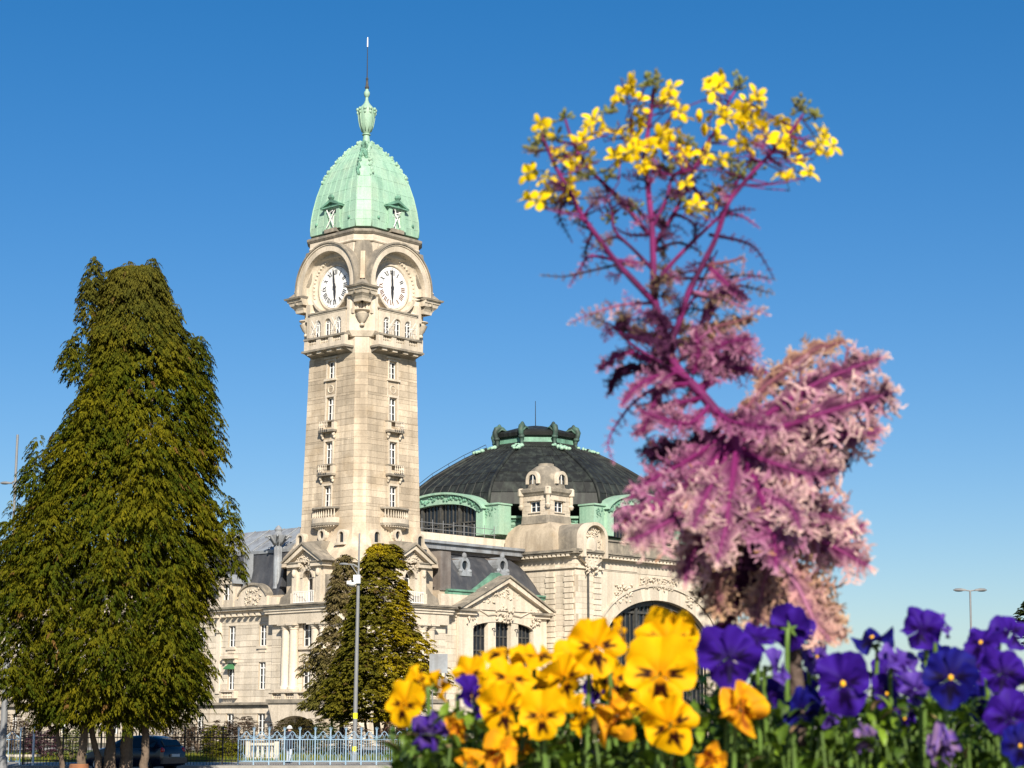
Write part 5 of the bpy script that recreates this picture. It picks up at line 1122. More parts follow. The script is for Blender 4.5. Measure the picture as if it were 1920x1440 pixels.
# ================================================================== shrubs behind the railings
def shrub(name, px, py_top, w_px, Y, label, cols, n, seed, droop=.2, lw=.05, group='shrubs in the bed before the station', twig=(.10, .07, .05), py_bot=1394, cut=False):
    b = PT(px, 1400, Y); b.z = G+.1; t = empty(name, b, label=label, cat='shrub', group=group)
    rg = np.random.default_rng(seed); H = ZW(py_top, Y)-b.z; W = w_px*Y/FPX/2
    a = rg.random(n)*2*np.pi; u = rg.random(n); zf_ = u**.8; prof = np.sin(np.clip(zf_*1.02, 0, 1)*np.pi*.82+.42)**.6
    lum = 1+.25*np.sin(a*3+seed)+.18*np.sin(a*7+zf_*9)
    r = W*prof*lum*np.where(rg.random(n) < .7, rg.uniform(.8, 1.05, n), rg.uniform(.3, .8, n))
    P = np.stack([b.x+r*np.cos(a), Y+r*np.sin(a)*.8, b.z+H*zf_*(1+.10*np.sin(a*4+seed*2))], -1)
    h = rg.random(n)[:, None]; c = np.array(cols[0])*(1-h)+np.array(cols[1])*h
    foliage('leaves', t, b, P, a, rg.uniform(.35, .7, n), c, m_leaf, seed, leaf_w=lw, droop=droop, nl=7)
    q = MB(); rr = random.Random(seed)
    for k in range(9):
        e = Vector((rr.uniform(-.75, .75)*W, rr.uniform(-.6, .6)*W, H*rr.uniform(.6, .95))); q.tube([(e.x*.15, e.y*.15, 0), e*.5+Vector((rr.uniform(-.1, .1), 0, .1)), e], [.035, .025, .01], 5)
    q.build('stems', m_bark, t)
BR = ((.085, .055, .04), (.13, .09, .06)); GR = ((.05, .08, .015), (.10, .12, .02)); YGc = ((.12, .13, .01), (.20, .18, .015)); OL = ((.07, .065, .02), (.12, .09, .03)); PU = ((.09, .04, .06), (.16, .08, .10))
for a in ((455, 1350, 52, 112, 'round brown clipped shrub standing highest at the left end of the blue railing', BR, 620), (416, 1356, 46, 110, 'brown clipped shrub right of the big conifer, behind the black railing', BR, 520),
          (402, 1366, 34, 104, 'small yellow green bush in front of the brown clipped shrubs', YGc, 340), (509, 1358, 14, 116, 'tiny brown shrub alone before the white wall', BR, 160), (536, 1353, 34, 116, 'brown green shrub at the left end of the long hedge by the porch', OL, 340),
          (578, 1352, 66, 112, 'wide olive hedge in front of the porch arch', OL, 760), (612, 1360, 40, 108, 'olive bush close left of the conifer trunks', GR, 380), (660, 1364, 44, 106, 'brown twiggy shrub at the foot of the grey lamp post', BR, 420),
          (742, 1358, 60, 106, 'reddish brown twiggy shrub under the golden conifer', ((.12, .06, .04), (.17, .10, .07)), 560), (430, 1394, 60, 100, 'green and yellow bush low behind the black railing', YGc, 480), (80, 1374, 58, 101, 'purple leaved shrub behind the railing left of the trunks', PU, 560),
          (135, 1368, 22, 98, 'spiky pale green clump between the left trunks', ((.16, .19, .06), (.25, .26, .08)), 260), (20, 1342, 40, 120, 'dark brown clipped shrub at the far left edge', BR, 420), (58, 1350, 30, 118, 'brown clipped shrub next to the far left one', BR, 320),
          (330, 1352, 60, 118, 'bare brown shrub right of the rightmost trunk above the car', BR, 520), (370, 1362, 40, 114, 'brown shrub between the car and the clipped pair', BR, 380), (800, 1362, 60, 108, 'dark shrub half hidden behind the leftmost yellow pansy', GR, 460)):
    shrub('garden_shrub', a[0], a[1], a[2], a[3], a[4], a[5], a[6], int(a[0])+7)

# grass and low flowers on the lawn strip
def tufts(name, x0, x1, y0, y1, n, z, cols, seed, h=.22, label=None):
    rg = np.random.default_rng(seed); x = rg.uniform(x0, x1, n); y = rg.uniform(y0, y1, n); a = rg.random(n)*6.28; hh = h*rg.uniform(.5, 1.3, n); w_ = .02+.02*rg.random(n)
    c, s = np.cos(a)*w_, np.sin(a)*w_; lx, ly = rg.normal(0, .05, n), rg.normal(0, .05, n)
    V = np.stack([np.stack([x-c, y-s, np.full(n, z)], -1), np.stack([x+c, y+s, np.full(n, z)], -1), np.stack([x+lx, y+ly, z+hh], -1)], 1).reshape(-1, 3)
    me = bpy.data.meshes.new(name); me.vertices.add(3*n); me.vertices.foreach_set('co', V.astype(np.float32).ravel()); me.loops.add(3*n); me.loops.foreach_set('vertex_index', np.arange(3*n, dtype=np.int32))
    me.polygons.add(n); me.polygons.foreach_set('loop_start', np.arange(0, 3*n, 3, dtype=np.int32)); me.update(calc_edges=True)
    cc = np.array(cols)[rg.integers(0, len(cols), n)].repeat(3, 0); at = me.color_attributes.new('Col', 'FLOAT_COLOR', 'POINT'); at.data.foreach_set('color', np.c_[cc, np.ones(3*n)].astype(np.float32).ravel())
    me.materials.append(m_leaf); return tag(link(name, me), label, 'grass', kind='stuff')
tufts('lawn_grass', -34, 4, 94.6, 112, 26000, G+.1, [(.07, .11, .02), (.10, .14, .02), (.13, .13, .03), (.28, .24, .02)], 3, .2, 'green lawn grass with yellow specks behind the railings')

# white garden balustrade
gb = PT(492, 1410, 99); gb.z = G+.1
bal = empty('garden_balustrade', gb, label='short white stone balustrade on the lawn behind the blue railing', cat='balustrade')
Fg = Fr((0, 0, 0), (1, 0, 0), (0, -1, 0)); q = MB(); q.box(Fg, -.6, .6, .75, .88, -.15, .15); q.build('rail', M['stone'], bal); q = MB(); q.box(Fg, -.6, .6, 0, .16, -.17, .17); q.build('plinth', M['stone'], bal)
for i in range(5): q = MB(); q.lathe((-.48+.24*i, 0, 0), [(.07, .161), (.1, .32), (.045, .55), (.07, .749)], 8); q.build('baluster', M['stone'], bal, smooth='auto')
for s_ in (-1, 1): q = MB(); q.box(Fg, s_*.73-.12, s_*.73+.12, 0, .95, -.16, .16); q.build('end_post', M['stone'], bal)
# low white garden wall left
gb = PT(34, 1425, 100); gb.z = G+.1
q = MB(); q.box(Fr(gb, (1, 0, 0), (0, -1, 0)), -1.3, 1.0, 0, .16, -.4, .4); q.box(Fr(gb, (1, 0, 0), (0, -1, 0)), -1.4, 1.1, .161, .27, -.45, .45); tag(q.build('bed_kerb', M['stone']), 'low pale stone kerb on the lawn behind the far left blue railing', 'kerb')

# ================================================================== railings
def tube_path(q, F, pts, r): q.tube([F.p(h, z, 0) for h, z in pts], r, 5)
def blue_fence(px0, px1, Y, label):
    x0, x1 = PT(px0, 1400, Y).x, PT(px1, 1400, Y).x; n = max(1, round((x1-x0)/.72)); w_ = (x1-x0)/n; z0 = G+.12
    t = empty('ornate_railing', (x0, Y, z0), label=label, cat='railing', group='blue railings'); F = Fr((0, 0, 0), (1, 0, 0), (0, -1, 0)); zt = 1.42
    q = MB(); q.box(F, -.03, .03, 0, 1.5, -.03, .03); q.tube([(0, 0, 1.5), (0, 0, 1.62), (.0, 0, 1.72)], [.045, .025, .006], 6); q.tube([(0, 0, 1.55), (.05, 0, 1.6), (.06, 0, 1.68)], .014, 4); q.tube([(0, 0, 1.55), (-.05, 0, 1.6), (-.06, 0, 1.68)], .014, 4); post = q.build('post', M['blue'], t)
    copies(post, [Matrix.Translation((w_*i, 0, 0)) for i in range(1, n+1)], t)
    q = MB(); q.box(F, .031, w_-.031, .14, .19, -.018, .018); q.box(F, .031, w_-.031, 1.12, 1.16, -.018, .018); c = w_/2
    tube_path(q, F, [(.03, 1.2), (.1, 1.22), (.18, 1.3), (c-.08, 1.44), (c, 1.5), (c+.08, 1.44), (w_-.18, 1.3), (w_-.1, 1.22), (w_-.03, 1.2)], .02)
    for s_ in (-1, 1):
        tube_path(q, F, [(c+s_*.30, 1.16), (c+s_*.31, 1.26), (c+s_*.22, 1.33), (c+s_*.15, 1.27), (c+s_*.19, 1.21), (c+s_*.23, 1.24)], .014)
        tube_path(q, F, [(c+s_*.02, 1.16), (c+s_*.03, 1.3), (c+s_*.1, 1.4), (c+s_*.15, 1.36), (c+s_*.11, 1.31)], .014)
        tube_path(q, F, [(c+s_*.03, .19), (c+s_*.05, .4), (c+s_*.16, .55), (c+s_*.2, .47)], .013)
    panel = q.build('panel', M['blue'], t)
    qb = MB(); qb.box(F, -.012, .012, .191, 1.119, -.012, .012); bm_ = None
    for i in range(n):
        pn = panel if i == 0 else link('panel', panel.data, t, Matrix.Translation((w_*i, 0, 0)))
        for k in range(1, 6):
            m = Matrix.Translation((w_*k/6, 0, 0))
            if bm_ is None: bm_ = qb.build('bar', M['blue'], pn); bm_.matrix_basis = m
            else: link('bar', bm_.data, pn, m)
def black_fence(px0, px1, Y, label):
    x0, x1 = PT(px0, 1400, Y).x, PT(px1, 1400, Y).x; z0 = G+.12; sp = .145; n = int((x1-x0)/sp)
    t = empty('iron_railing', (x0, Y, z0), label=label, cat='railing', group='black railings'); F = Fr((0, 0, 0), (1, 0, 0), (0, -1, 0))
    for z in (.18, 1.2): q = MB(); q.box(F, 0, x1-x0, z, z+.045, -.02, .02); q.build('rail', M['black'], t)
    q = MB(); q.box(F, -.011, .011, 0, 1.38, -.0111, .0111); q.tube([(0, 0, 1.38), (0, 0, 1.42), (0, 0, 1.52)], [.012, .03, .003], 5); o = q.build('bar', M['black'], t); o.matrix_basis = Matrix.Translation((sp*.5, 0, 0))
    for i in range(1, n):
        if i % 12: link('bar', o.data, t, Matrix.Translation((sp*(i+.5), 0, 0)))
    q = MB(); q.box(F, -.035, .035, 0, 1.6, -.035, .035); q.ball((0, 0, 1.66), .06); o = q.build('post', M['black'], t)
    for i in range(12, n, 12): link('post', o.data, t, Matrix.Translation((sp*(i+.5), 0, 0)))
blue_fence(447, 850, 88.0, 'ornate pale blue iron railing with scrolled tops below the golden conifer')
blue_fence(-60, 38, 88.0, 'short stretch of pale blue railing at the far left edge')
black_fence(44, 270, 88.2, 'plain black spear railing behind the trunks of the big conifer')
black_fence(272, 444, 88.2, 'plain black spear railing between the dark car and the blue railing')

# ================================================================== lamp posts
def lamp_post(label, px_t, py_t, px_b, Y, r0, arm=None, twin=False, box=None, sticker=False, thin=None):
    tp = PT(px_t, py_t, Y); bt = PT(px_b, 1400, Y); bt.z = G; t = empty('lamp_post', bt, label=label, cat='lamp post', group='grey street lamps')
    T_ = tp-bt; k = thin or .999; q = MB(); q.tube([(0, 0, 0), T_*k*.5, T_*k, T_*k, T_], [r0, r0*.85, r0*.7, r0*.45 if thin else r0*.7, r0*.35 if thin else r0*.68], 12); q.build('pole', M['steel'], t, smooth='auto')
    q = MB(); q.lathe((0, 0, 0), [(r0*1.5, 0), (r0*1.5, .5), (r0*1.05, .62)], 12); q.build('base', M['steel'], t)
    def head(c, sx, k_=.5 if arm else 1.0):
        q = MB(); prof = [(0, .0), (.15, .10), (.5, .16), (.85, .14), (1.05, .03), (1.0, -.04), (.2, -.07), (0, -.05)]
        q.loft([[c+Vector((sx*x*s_*k_, y*k_, z*s_*k_)) for x, z in prof] for y, s_ in ((-.2, .75), (-.1, .96), (0, 1), (.1, .96), (.2, .75))]); h = q.build('lamp_head', M['steel'], t, smooth='auto')
        q = MB(); q.ball(c+Vector((sx*.6*k_, 0, -.06*k_)), .34*k_, .15*k_, .06*k_); q.build('lens', M['glass'], h)
    if arm:
        a, e = arm; c0 = PT(a[0], a[1], Y)-bt; c1 = PT(e[0], e[1], Y)-bt; sx = -1 if c1.x < c0.x else 1
        q = MB(); q.tube([c0, c0.lerp(c1, .5)+Vector((0, 0, .06)), c1], .045, 6); q.tube([c0+Vector((0, 0, -.4)), c0.lerp(c1, .8)], .025, 5); q.build('arm', M['steel'], t); head(c1, sx)
    if twin:
        for sx in (-1, 1):
            q = MB(); q.tube([T_, T_+Vector((sx*.35, 0, .05)), T_+Vector((sx*.5, 0, .1))], .06, 6); q.build('arm', M['steel'], t); head(T_+Vector((sx*.3, 0, .06)), sx)
    if box:
        c = PT(box[0], box[1], Y)-bt; q = MB(); Fq = Fr(c, (1, 0, 0), (0, -1, 0))
        q.box(Fq, -.02, .32, -.22, .2, -.18, .25); q.build('camera_box', M['white'], t); q = MB(); q.ball(c+Vector((-.1, -.15, -.22)), .24, .22, .16, 12, 8); q.box(Fq, -.34, .1, -.26, -.1, -.15, .3); q.build('camera_dome', M['white'], t, smooth='auto'); q = MB(); q.ball(c+Vector((-.05, -.33, -.12)), .07, .05, .07); q.build('camera_lens', M['iron'], t)
    if sticker:
        m_st = material('yellow_sticker', (.75, .75, .02), .6)
        for py in (1342, 1405): z = ZW(py, Y)-bt.z; q = MB(); xx = T_.x*z/T_.z; q.lathe((xx, T_.y*z/T_.z, 0), [(r0*1.02, z-.14), (r0*1.02, z+.14)], 12); q.build('sticker', m_st, t)
lamp_post('tall grey lamp post with white camera box standing before the golden conifer', 674, 1000, 664.5, 95.0, .115, arm=((672, 1064), (655, 1058)), box=(664, 1086), sticker=True, thin=.8)
lamp_post('tall grey lamp post at the far left edge behind the big conifer', 33, 815, 5, 84.0, .16, arm=((28.5, 905), (22, 906)), thin=.5)
lamp_post('distant thin lamp post with two heads above the violet pansies', 1819, 1108, 1826, 150.0, .11, twin=True)
# slim white mast between the trunks and a blank road sign back
b = PT(61, 1440, 87); b.z = G; q = MB(); q.lathe((0, 0, 0), [(.05, 0), (.05, 1.9), (.03, 1.95)], 8); o = q.build('white_marker_post', M['white']); o.location = b; tag(o, 'slim white marker post left of the conifer trunks', 'post')
b = PT(826, 1400, 112); b.z = G
sg = empty('road_sign', b, label='grey back of a rectangular road sign right of the golden conifer', cat='sign'); Fs = Fr((0, 0, 0), (1, 0, 0), (0, -1, 0)); H0, H1 = ZW(1262, 112)-G, ZW(1226, 112)-G
q = MB(); q.box(Fs, -.68, .38, H0, H1, -.03, 0); q.build('panel', M['zinc'], sg); q = MB(); q.box(Fs, .2, .36, H0-.9, H0-.3, -.05, .0); q.box(Fs, -.2, .38, H0-.75, H0-.35, -.03, -.001); q.build('lower_plate', M['zinc_brown'], sg)
for x in (-.5, .25): q = MB(); q.tube([(x, .06, 0), (x, .06, H1)], .035, 8); q.build('leg', M['steel'], sg)

# ================================================================== parked car
def build_car():
    c = PT(252, 1440, 82.0); c.z = G
    t = empty('parked_car', c, rz=R(152), label='dark blue hatchback with a red tail light parked by the conifer trunks', cat='car')   # rear looks right and towards us
    m_p = material('navy_car_paint', (.006, .010, .028), .22, spec=.6, grain=0); m_t = material('tyre_rubber', (.015, .015, .016), .85); m_r = material('alloy_rim', (.55, .56, .58), .3, metal=.7)
    m_l = material('tail_light', (.5, .01, .01), .2, spec=.8); m_pl = material('blank_plate', (.6, .6, .58), .5)
    # stations along the length: x, belt half-width, belt height, roof height, roof half-width, floor
    st = [(2.08, .60, .62, .64, .5, .32), (2.0, .76, .74, .78, .62, .22), (1.5, .86, .86, .92, .7, .2), (1.0, .88, .93, 1.02, .72, .2), (.55, .88, .95, 1.28, .62, .2), (.1, .88, .96, 1.46, .58, .2), (-.6, .88, .97, 1.5, .58, .2), (-1.3, .88, .98, 1.46, .57, .2), (-1.75, .87, 1.0, 1.32, .56, .22), (-2.0, .84, .98, 1.05, .62, .26), (-2.1, .74, .80, .84, .6, .34)]
    q = MB(); q.loft([[Vector((x, s_*y, z)) for s_, y, z in ((1, bw*.9, fl), (1, bw, fl+.15), (1, bw, bh*.72), (1, bw*.97, bh), (1, rw_, rh-.06), (1, rw_*.75, rh), (-1, rw_*.75, rh), (-1, rw_, rh-.06), (-1, bw*.97, bh), (-1, bw, bh*.72), (-1, bw, fl+.15), (-1, bw*.9, fl))] for x, bw, bh, rh, rw_, fl in st]); q.build('body', m_p, t, smooth='auto')
    def quad(name, pts, mat, push=.012):
        q = MB(); P = [Vector(p) for p in pts]; n = (P[1]-P[0]).cross(P[2]-P[0]).normalized(); ctr = sum(P, Vector())/len(P)
        if n.dot(ctr-Vector((0, 0, .7))) < 0: n = -n
        m = len(P); q.add([p-n*.02 for p in P]+[p+n*push for p in P], [tuple(range(m)), tuple(range(m, 2*m))]+[(i, (i+1) % m, m+(i+1) % m, m+i) for i in range(m)]); return q.build(name, mat, t)
    for s_ in (-1, 1):
        for a in ((.5, -.28), (-.34, -1.12), (-1.18, -1.66)):
            za = 1.24 if a[0] > .4 else 1.39
            quad('side_window', [(a[0]-(.0), s_*.845, 1.0), (a[1], s_*.845, 1.01), (a[1], s_*.615, 1.38 if a[1] > -1.5 else 1.27), (a[0]-(.3 if a[0] > .4 else 0), s_*.62, za if a[0] < .4 else 1.33)], M['glass'])
        for x in (1.28, -1.28):
            q = MB(); N = 20; q.loft([[Vector((x+r*math.cos(2*math.pi*i/N), s_*y, .31+r*math.sin(2*math.pi*i/N))) for i in range(N)] for y, r in ((.68, .27), (.68, .31), (.88, .31), (.895, .27), (.89, .21))]); wl = q.build('wheel', m_t, t, smooth='auto')
            q = MB(); q.loft([[Vector((x+r*math.cos(2*math.pi*i/N), s_*y, .31+r*math.sin(2*math.pi*i/N))) for i in range(N)] for y, r in ((.86, .215), (.9, .21), (.89, .19))])
            for k in range(5): a_ = 2*math.pi*k/5; q.tube([(x, s_*.9, .31), (x+.2*math.cos(a_), s_*.9, .31+.2*math.sin(a_))], .025, 5)
            q.build('rim', m_r, wl)
        q = MB(); q.ball((-2.0, s_*.70, .88), .10, .13, .13, 10, 8); q.build('tail_light', m_l, t, smooth=True)
        q = MB(); q.ball((1.95, s_*.62, .68), .14, .14, .08, 10, 8); q.build('headlight', M['white'], t, smooth=True)
        q = MB(); q.ball((.62, s_*.97, 1.0), .09, .1, .08); q.build('wing_mirror', m_p, t, smooth=True)
        for x in (-.1, -.95): q = MB(); q.tube([(x, s_*.895, .9), (x-.16, s_*.895, .9)], .018, 5); q.build('door_handle', m_p, t)
    quad('rear_window', [(-1.80, -.52, 1.30), (-1.80, .52, 1.30), (-2.0, .56, 1.06), (-2.0, -.56, 1.06)], M['glass'], .03)
    quad('windscreen', [(.12, -.54, 1.42), (.12, .54, 1.42), (.95, .66, 1.02), (.95, -.66, 1.02)], M['glass'], .02)
    q = MB(); q.box(Fr((-2.09, 0, 0), (0, -1, 0), (-1, 0, 0)), -.8, .8, .34, .58, -.1, .06); q.build('bumper', m_p, t)
    q = MB(); q.box(Fr((-2.12, 0, 0), (0, -1, 0), (-1, 0, 0)), -.26, .26, .62, .73, -.1, .06); q.build('number_plate', m_pl, t)
build_car()

# ================================================================== walking person
def build_person():
    b = PT(541, 1437, 91.0); b.z = G+.12
    t = empty('person', b, rz=R(80), label='person in white hat, dark coat and pale trousers walking behind the blue railing', cat='person')
    J = {'pel': (0, 0, .93, .135), 'sp': (.01, 0, 1.12, .13), 'ch': (.02, 0, 1.32, .15), 'nk': (.03, 0, 1.47, .055), 'hd': (.05, 0, 1.58, .085), 'ht': (.05, 0, 1.68, .075),
         'sl': (.02, .17, 1.40, .06), 'el': (-.08, .22, 1.14, .045), 'wl': (.02, .23, .92, .03), 'hl': (.05, .23, .85, .026), 'sr': (.02, -.17, 1.40, .06), 'er': (.0, -.22, 1.13, .045), 'wr': (.16, -.22, .95, .03), 'hr': (.21, -.22, .89, .026),
         'pl': (0, .09, .88, .1), 'kl': (.14, .1, .50, .062), 'al': (.08, .1, .09, .042), 'tl': (.24, .1, .035, .035), 'pr': (0, -.09, .88, .1), 'kr': (-.02, -.1, .49, .062), 'ar': (-.26, -.1, .14, .042), 'tr': (-.14, -.1, .04, .035)}
    E = [('pel', 'sp'), ('sp', 'ch'), ('ch', 'nk'), ('nk', 'hd'), ('hd', 'ht'), ('ch', 'sl'), ('sl', 'el'), ('el', 'wl'), ('wl', 'hl'), ('ch', 'sr'), ('sr', 'er'), ('er', 'wr'), ('wr', 'hr'), ('pel', 'pl'), ('pl', 'kl'), ('kl', 'al'), ('al', 'tl'), ('pel', 'pr'), ('pr', 'kr'), ('kr', 'ar'), ('ar', 'tr')]
    for s_, h in (('l', 'hl'), ('r', 'hr')):
        hx, hy, hz, _ = J[h]
        for k in range(5):
            dx = .03-.016*k if k < 4 else .035; L = (.07, .08, .075, .06, .045)[k]; sgn = 1 if s_ == 'l' else -1
            J[f'f{s_}{k}'] = (hx+dx+(.025 if k == 4 else 0), hy-sgn*.01, hz-(L if k < 4 else .02), .009); E.append((h, f'f{s_}{k}'))
    ks = list(J); me = bpy.data.meshes.new('body'); me.from_pydata([J[k][:3] for k in ks], [(ks.index(a), ks.index(c)) for a, c in E], [])
    o = link('body', me, t); md = o.modifiers.new('skin', 'SKIN'); lay = me.skin_vertices[0].data if me.skin_vertices else None
    if lay is None:
        bm = bmesh.new(); bm.from_mesh(me); bm.verts.layers.skin.verify(); bm.to_mesh(me); bm.free(); lay = me.skin_vertices[0].data
    for i, k in enumerate(ks): lay[i].radius = (J[k][3], J[k][3]*(1.15 if k in ('ch', 'sp', 'pel') else 1)); lay[i].use_root = (k == 'pel')
    o.modifiers.new('sub', 'SUBSURF').levels = 1; o.modifiers['sub'].render_levels = 1; md.use_smooth_shade = True
    m = bpy.data.materials.new('coat_trousers_skin'); m.use_nodes = True; nt = m.node_tree; tc = nt.nodes.new('ShaderNodeTexCoord'); sp = nt.nodes.new('ShaderNodeSeparateXYZ'); nt.links.new(tc.outputs['Object'], sp.inputs[0])
    mr = nt.nodes.new('ShaderNodeMapRange'); mr.inputs[2].default_value = 2.0; nt.links.new(sp.outputs[2], mr.inputs[0]); rp = nt.nodes.new('ShaderNodeValToRGB'); rp.color_ramp.interpolation = 'CONSTANT'; nt.links.new(mr.outputs[0], rp.inputs[0])
    el = rp.color_ramp.elements; el[0].position = 0; el[0].color = (.02, .02, .02, 1); el[1].position = .055; el[1].color = (.42, .45, .52, 1)
    for p_, c_ in ((.33, (.016, .018, .03, 1)), (.735, (.45, .27, .2, 1))): e = el.new(p_); e.color = c_
    nt.links.new(rp.outputs[0], nt.nodes['Principled BSDF'].inputs['Base Color']); nt.nodes['Principled BSDF'].inputs['Roughness'].default_value = .9; me.materials.append(m)
    m_coat = material('dark_coat', (.016, .018, .03), .9); m_sk = material('skin', (.45, .27, .2), .6)
    q = MB(); q.loft([[Vector((.02+rx*math.cos(a), ry*math.sin(a), z)) for a in [2*math.pi*i/14 for i in range(14)]] for z, rx, ry in ((.70, .17, .21), (.85, .17, .20), (1.1, .155, .19), (1.32, .16, .215), (1.44, .11, .15), (1.5, .075, .085))]); q.build('coat', m_coat, t, smooth=True)
    q = MB(); q.ball((.05, 0, 1.66), .125, .115, .11, 12, 8); q.loft([[Vector((.05+r*1.1*math.cos(a), r*math.sin(a), z)) for a in [2*math.pi*i/14 for i in range(14)]] for z, r in ((1.625, .12), (1.62, .155), (1.635, .155), (1.66, .12))]); q.build('hat', M['white'], t, smooth=True)
    q = MB(); q.ball((.155, 0, 1.57), .022, .016, .028)
    for s_ in (-1, 1): q.ball((.05, s_*.088, 1.58), .02, .012, .032)
    q.build('nose_and_ears', m_sk, t, smooth=True)
    q = MB(); q.ball((.128, .032, 1.60), .012, .014, .01); q.ball((.128, -.032, 1.60), .012, .014, .01); q.build('eyes', M['iron'], t); q = MB(); q.ball((.132, 0, 1.525), .01, .028, .007); q.build('mouth', M['red_brown'], t)
build_person()
# ================================================================== raised flower bed in the foreground
SOIL = -.20
m_soil = material('dark_soil', (.035, .024, .016), .95, stain=(.06, .04, .025), stain_amt=.7, stain_scale=9, bump=.8, bump_scale=30)
m_kerb = material('planter_stone', (.33, .30, .26), .9, stain=(.2, .18, .15), stain_amt=.6, stain_scale=3, bump=.3)
q = MB(); q.box(Fr((0, 0, 0), (1, 0, 0), (0, -1, 0)), -7, 7, G, -.95, -5.0, 7.0); tag(q.build('terrace', m_pave), kind='structure')
pl = empty('stone_planter', (.35, 2.15, -.95), label='long low stone planter holding the pansies and the tall kale', cat='planter')
Fp = Fr((0, 0, 0), (1, 0, 0), (0, -1, 0)); hx, hy = 1.75, .62
for nm, a in (('front_wall', (-hx, hx, 0, .72, hy, hy+.1)), ('rear_wall', (-hx, hx, 0, .72, -hy-.1, -hy)), ('side_wall', (-hx-.1, -hx-.002, 0, .72, -hy-.1, hy+.1)), ('side_wall', (hx+.002, hx+.1, 0, .72, -hy-.1, hy+.1))):
    q = MB(); q.box(Fp, *a); q.build(nm, m_kerb, pl)
q = MB(); N = 26; rgp = random.Random(2)
V = [(-hx+2*hx*i/N, -hy+2*hy*j/10, .74+.02*rgp.random()+.012*math.sin(i*1.3+j)) for j in range(11) for i in range(N+1)]
q.add(V, [(j*(N+1)+i, j*(N+1)+i+1, (j+1)*(N+1)+i+1, (j+1)*(N+1)+i) for j in range(10) for i in range(N)]); q.build('soil', m_soil, pl, smooth=True)

m_petal = material('pansy_petal', (.5, .5, .5), .55, vcol=True, grain=.06, grain_scale=160, trans=.28, spec=.06)
m_stem = material('green_stem', (.11, .19, .035), .55, vcol=False, grain=.15, grain_scale=60, trans=.0)
m_gleaf = material('pansy_leaf', (.1, .2, .03), .5, vcol=True, grain=.15, grain_scale=90, trans=.25, spec=.4)
def lerp3(a, b, t): return tuple(a[i]+(b[i]-a[i])*t for i in range(3))
def sstep(a, b, x): t = max(0, min(1, (x-a)/(b-a))); return t*t*(3-2*t)
def petal_mesh(name, angle, L, A, z0, cup, ruff, pal, blotch, seed, crumple=0.0):
    rg = random.Random(seed); nu, nw = 11, 15; V = []; C = []; ph = rg.uniform(0, 6); ph2 = rg.uniform(0, 6); fr = rg.uniform(.9, 1.7)
    for i in range(nu+1):
        u = i/nu
        for j in range(nw+1):
            w_ = -1+2*j/nw
            edge = L*(math.cos(w_*math.pi/2*.66))**.5*(1+.035*math.sin(w_*7+ph)+.02*math.sin(w_*15+ph2)); rho = edge*(.05+.95*u); th = angle+w_*A*(.62+.38*u**.5)
            x, y = rho*math.cos(th), rho*math.sin(th)
            z = z0+cup*u*u+ruff*u**2.2*math.sin(fr*math.pi*w_+ph)+.05*u*math.sin(ph2+w_*2)-.10*abs(w_)**2*u
            if crumple:
                x += crumple*.35*math.sin(5*u+3*w_+ph)*u; y += crumple*.35*math.sin(4*u-4*w_+ph2)*u-crumple*.3*u; z += crumple*.6*math.sin(6*w_*u+ph)*u
            V.append((x, y, z))
            n = .5+.5*math.sin(w_*9+u*5+ph); c = lerp3(pal['base'], pal['tip'], .65*sstep(.45, 1, u)*n+.2*n); c = lerp3(pal['heart'], c, sstep(.05, .5, u))
            vein = .5+.5*math.sin(w_*22+ph); c = lerp3(c, pal['vein'], .22*vein*(1-u))
            if blotch:
                lim = blotch*(1-.35*abs(w_))*(1+.22*math.sin(w_*13+ph)); d = 1-sstep(lim-.07, lim+.07, u); d *= 1-sstep(.50, .68, abs(w_)+.10*math.sin(u*19)); d *= sstep(.14, .24, u)
                c = lerp3(c, pal['blotch'], d); c = lerp3(c, pal['rim'], .5*d*(1-d)*2)
            if crumple: c = lerp3(c, pal['wilt'], .55*(.5+.5*math.sin(7*w_+9*u+ph)))
            C.append((*c, 1))
    q = MB(); k = nw+1; q.add(V, [(i*k+j, i*k+j+1, (i+1)*k+j+1, (i+1)*k+j) for i in range(nu) for j in range(nw)])
    o = q.build(name, m_petal, None, smooth=True, recalc=False, cols=C); me = o.data; bpy.data.objects.remove(o); return me
PAL = {'yellow': dict(base=(.76, .385, .002), tip=(.82, .47, .004), heart=(.66, .26, .002), vein=(.62, .26, .001), blotch=(.020, .003, .002), rim=(.30, .05, .002), wilt=(.62, .22, .02)),
       'violet': dict(base=(.034, .008, .19), tip=(.052, .016, .29), heart=(.014, .003, .07), vein=(.02, .004, .12), blotch=(.008, .002, .035), rim=(.03, .006, .12), wilt=(.16, .09, .30)),
       'blue': dict(base=(.007, .005, .10), tip=(.014, .014, .22), heart=(.01, .004, .07), vein=(.008, .004, .06), blotch=(.004, .002, .02), rim=(.01, .004, .06), wilt=(.10, .07, .25)),
       'lavender': dict(base=(.085, .040, .30), tip=(.16, .09, .42), heart=(.07, .03, .25), vein=(.07, .02, .25), blotch=(.02, .005, .08), rim=(.06, .02, .2), wilt=(.42, .27, .30)),
       'orange': dict(base=(.76, .36, .002), tip=(.80, .44, .01), heart=(.55, .18, .003), vein=(.5, .16, .002), blotch=(.10, .01, .004), rim=(.3, .05, .004), wilt=(.55, .16, .02))}
_pet = {}
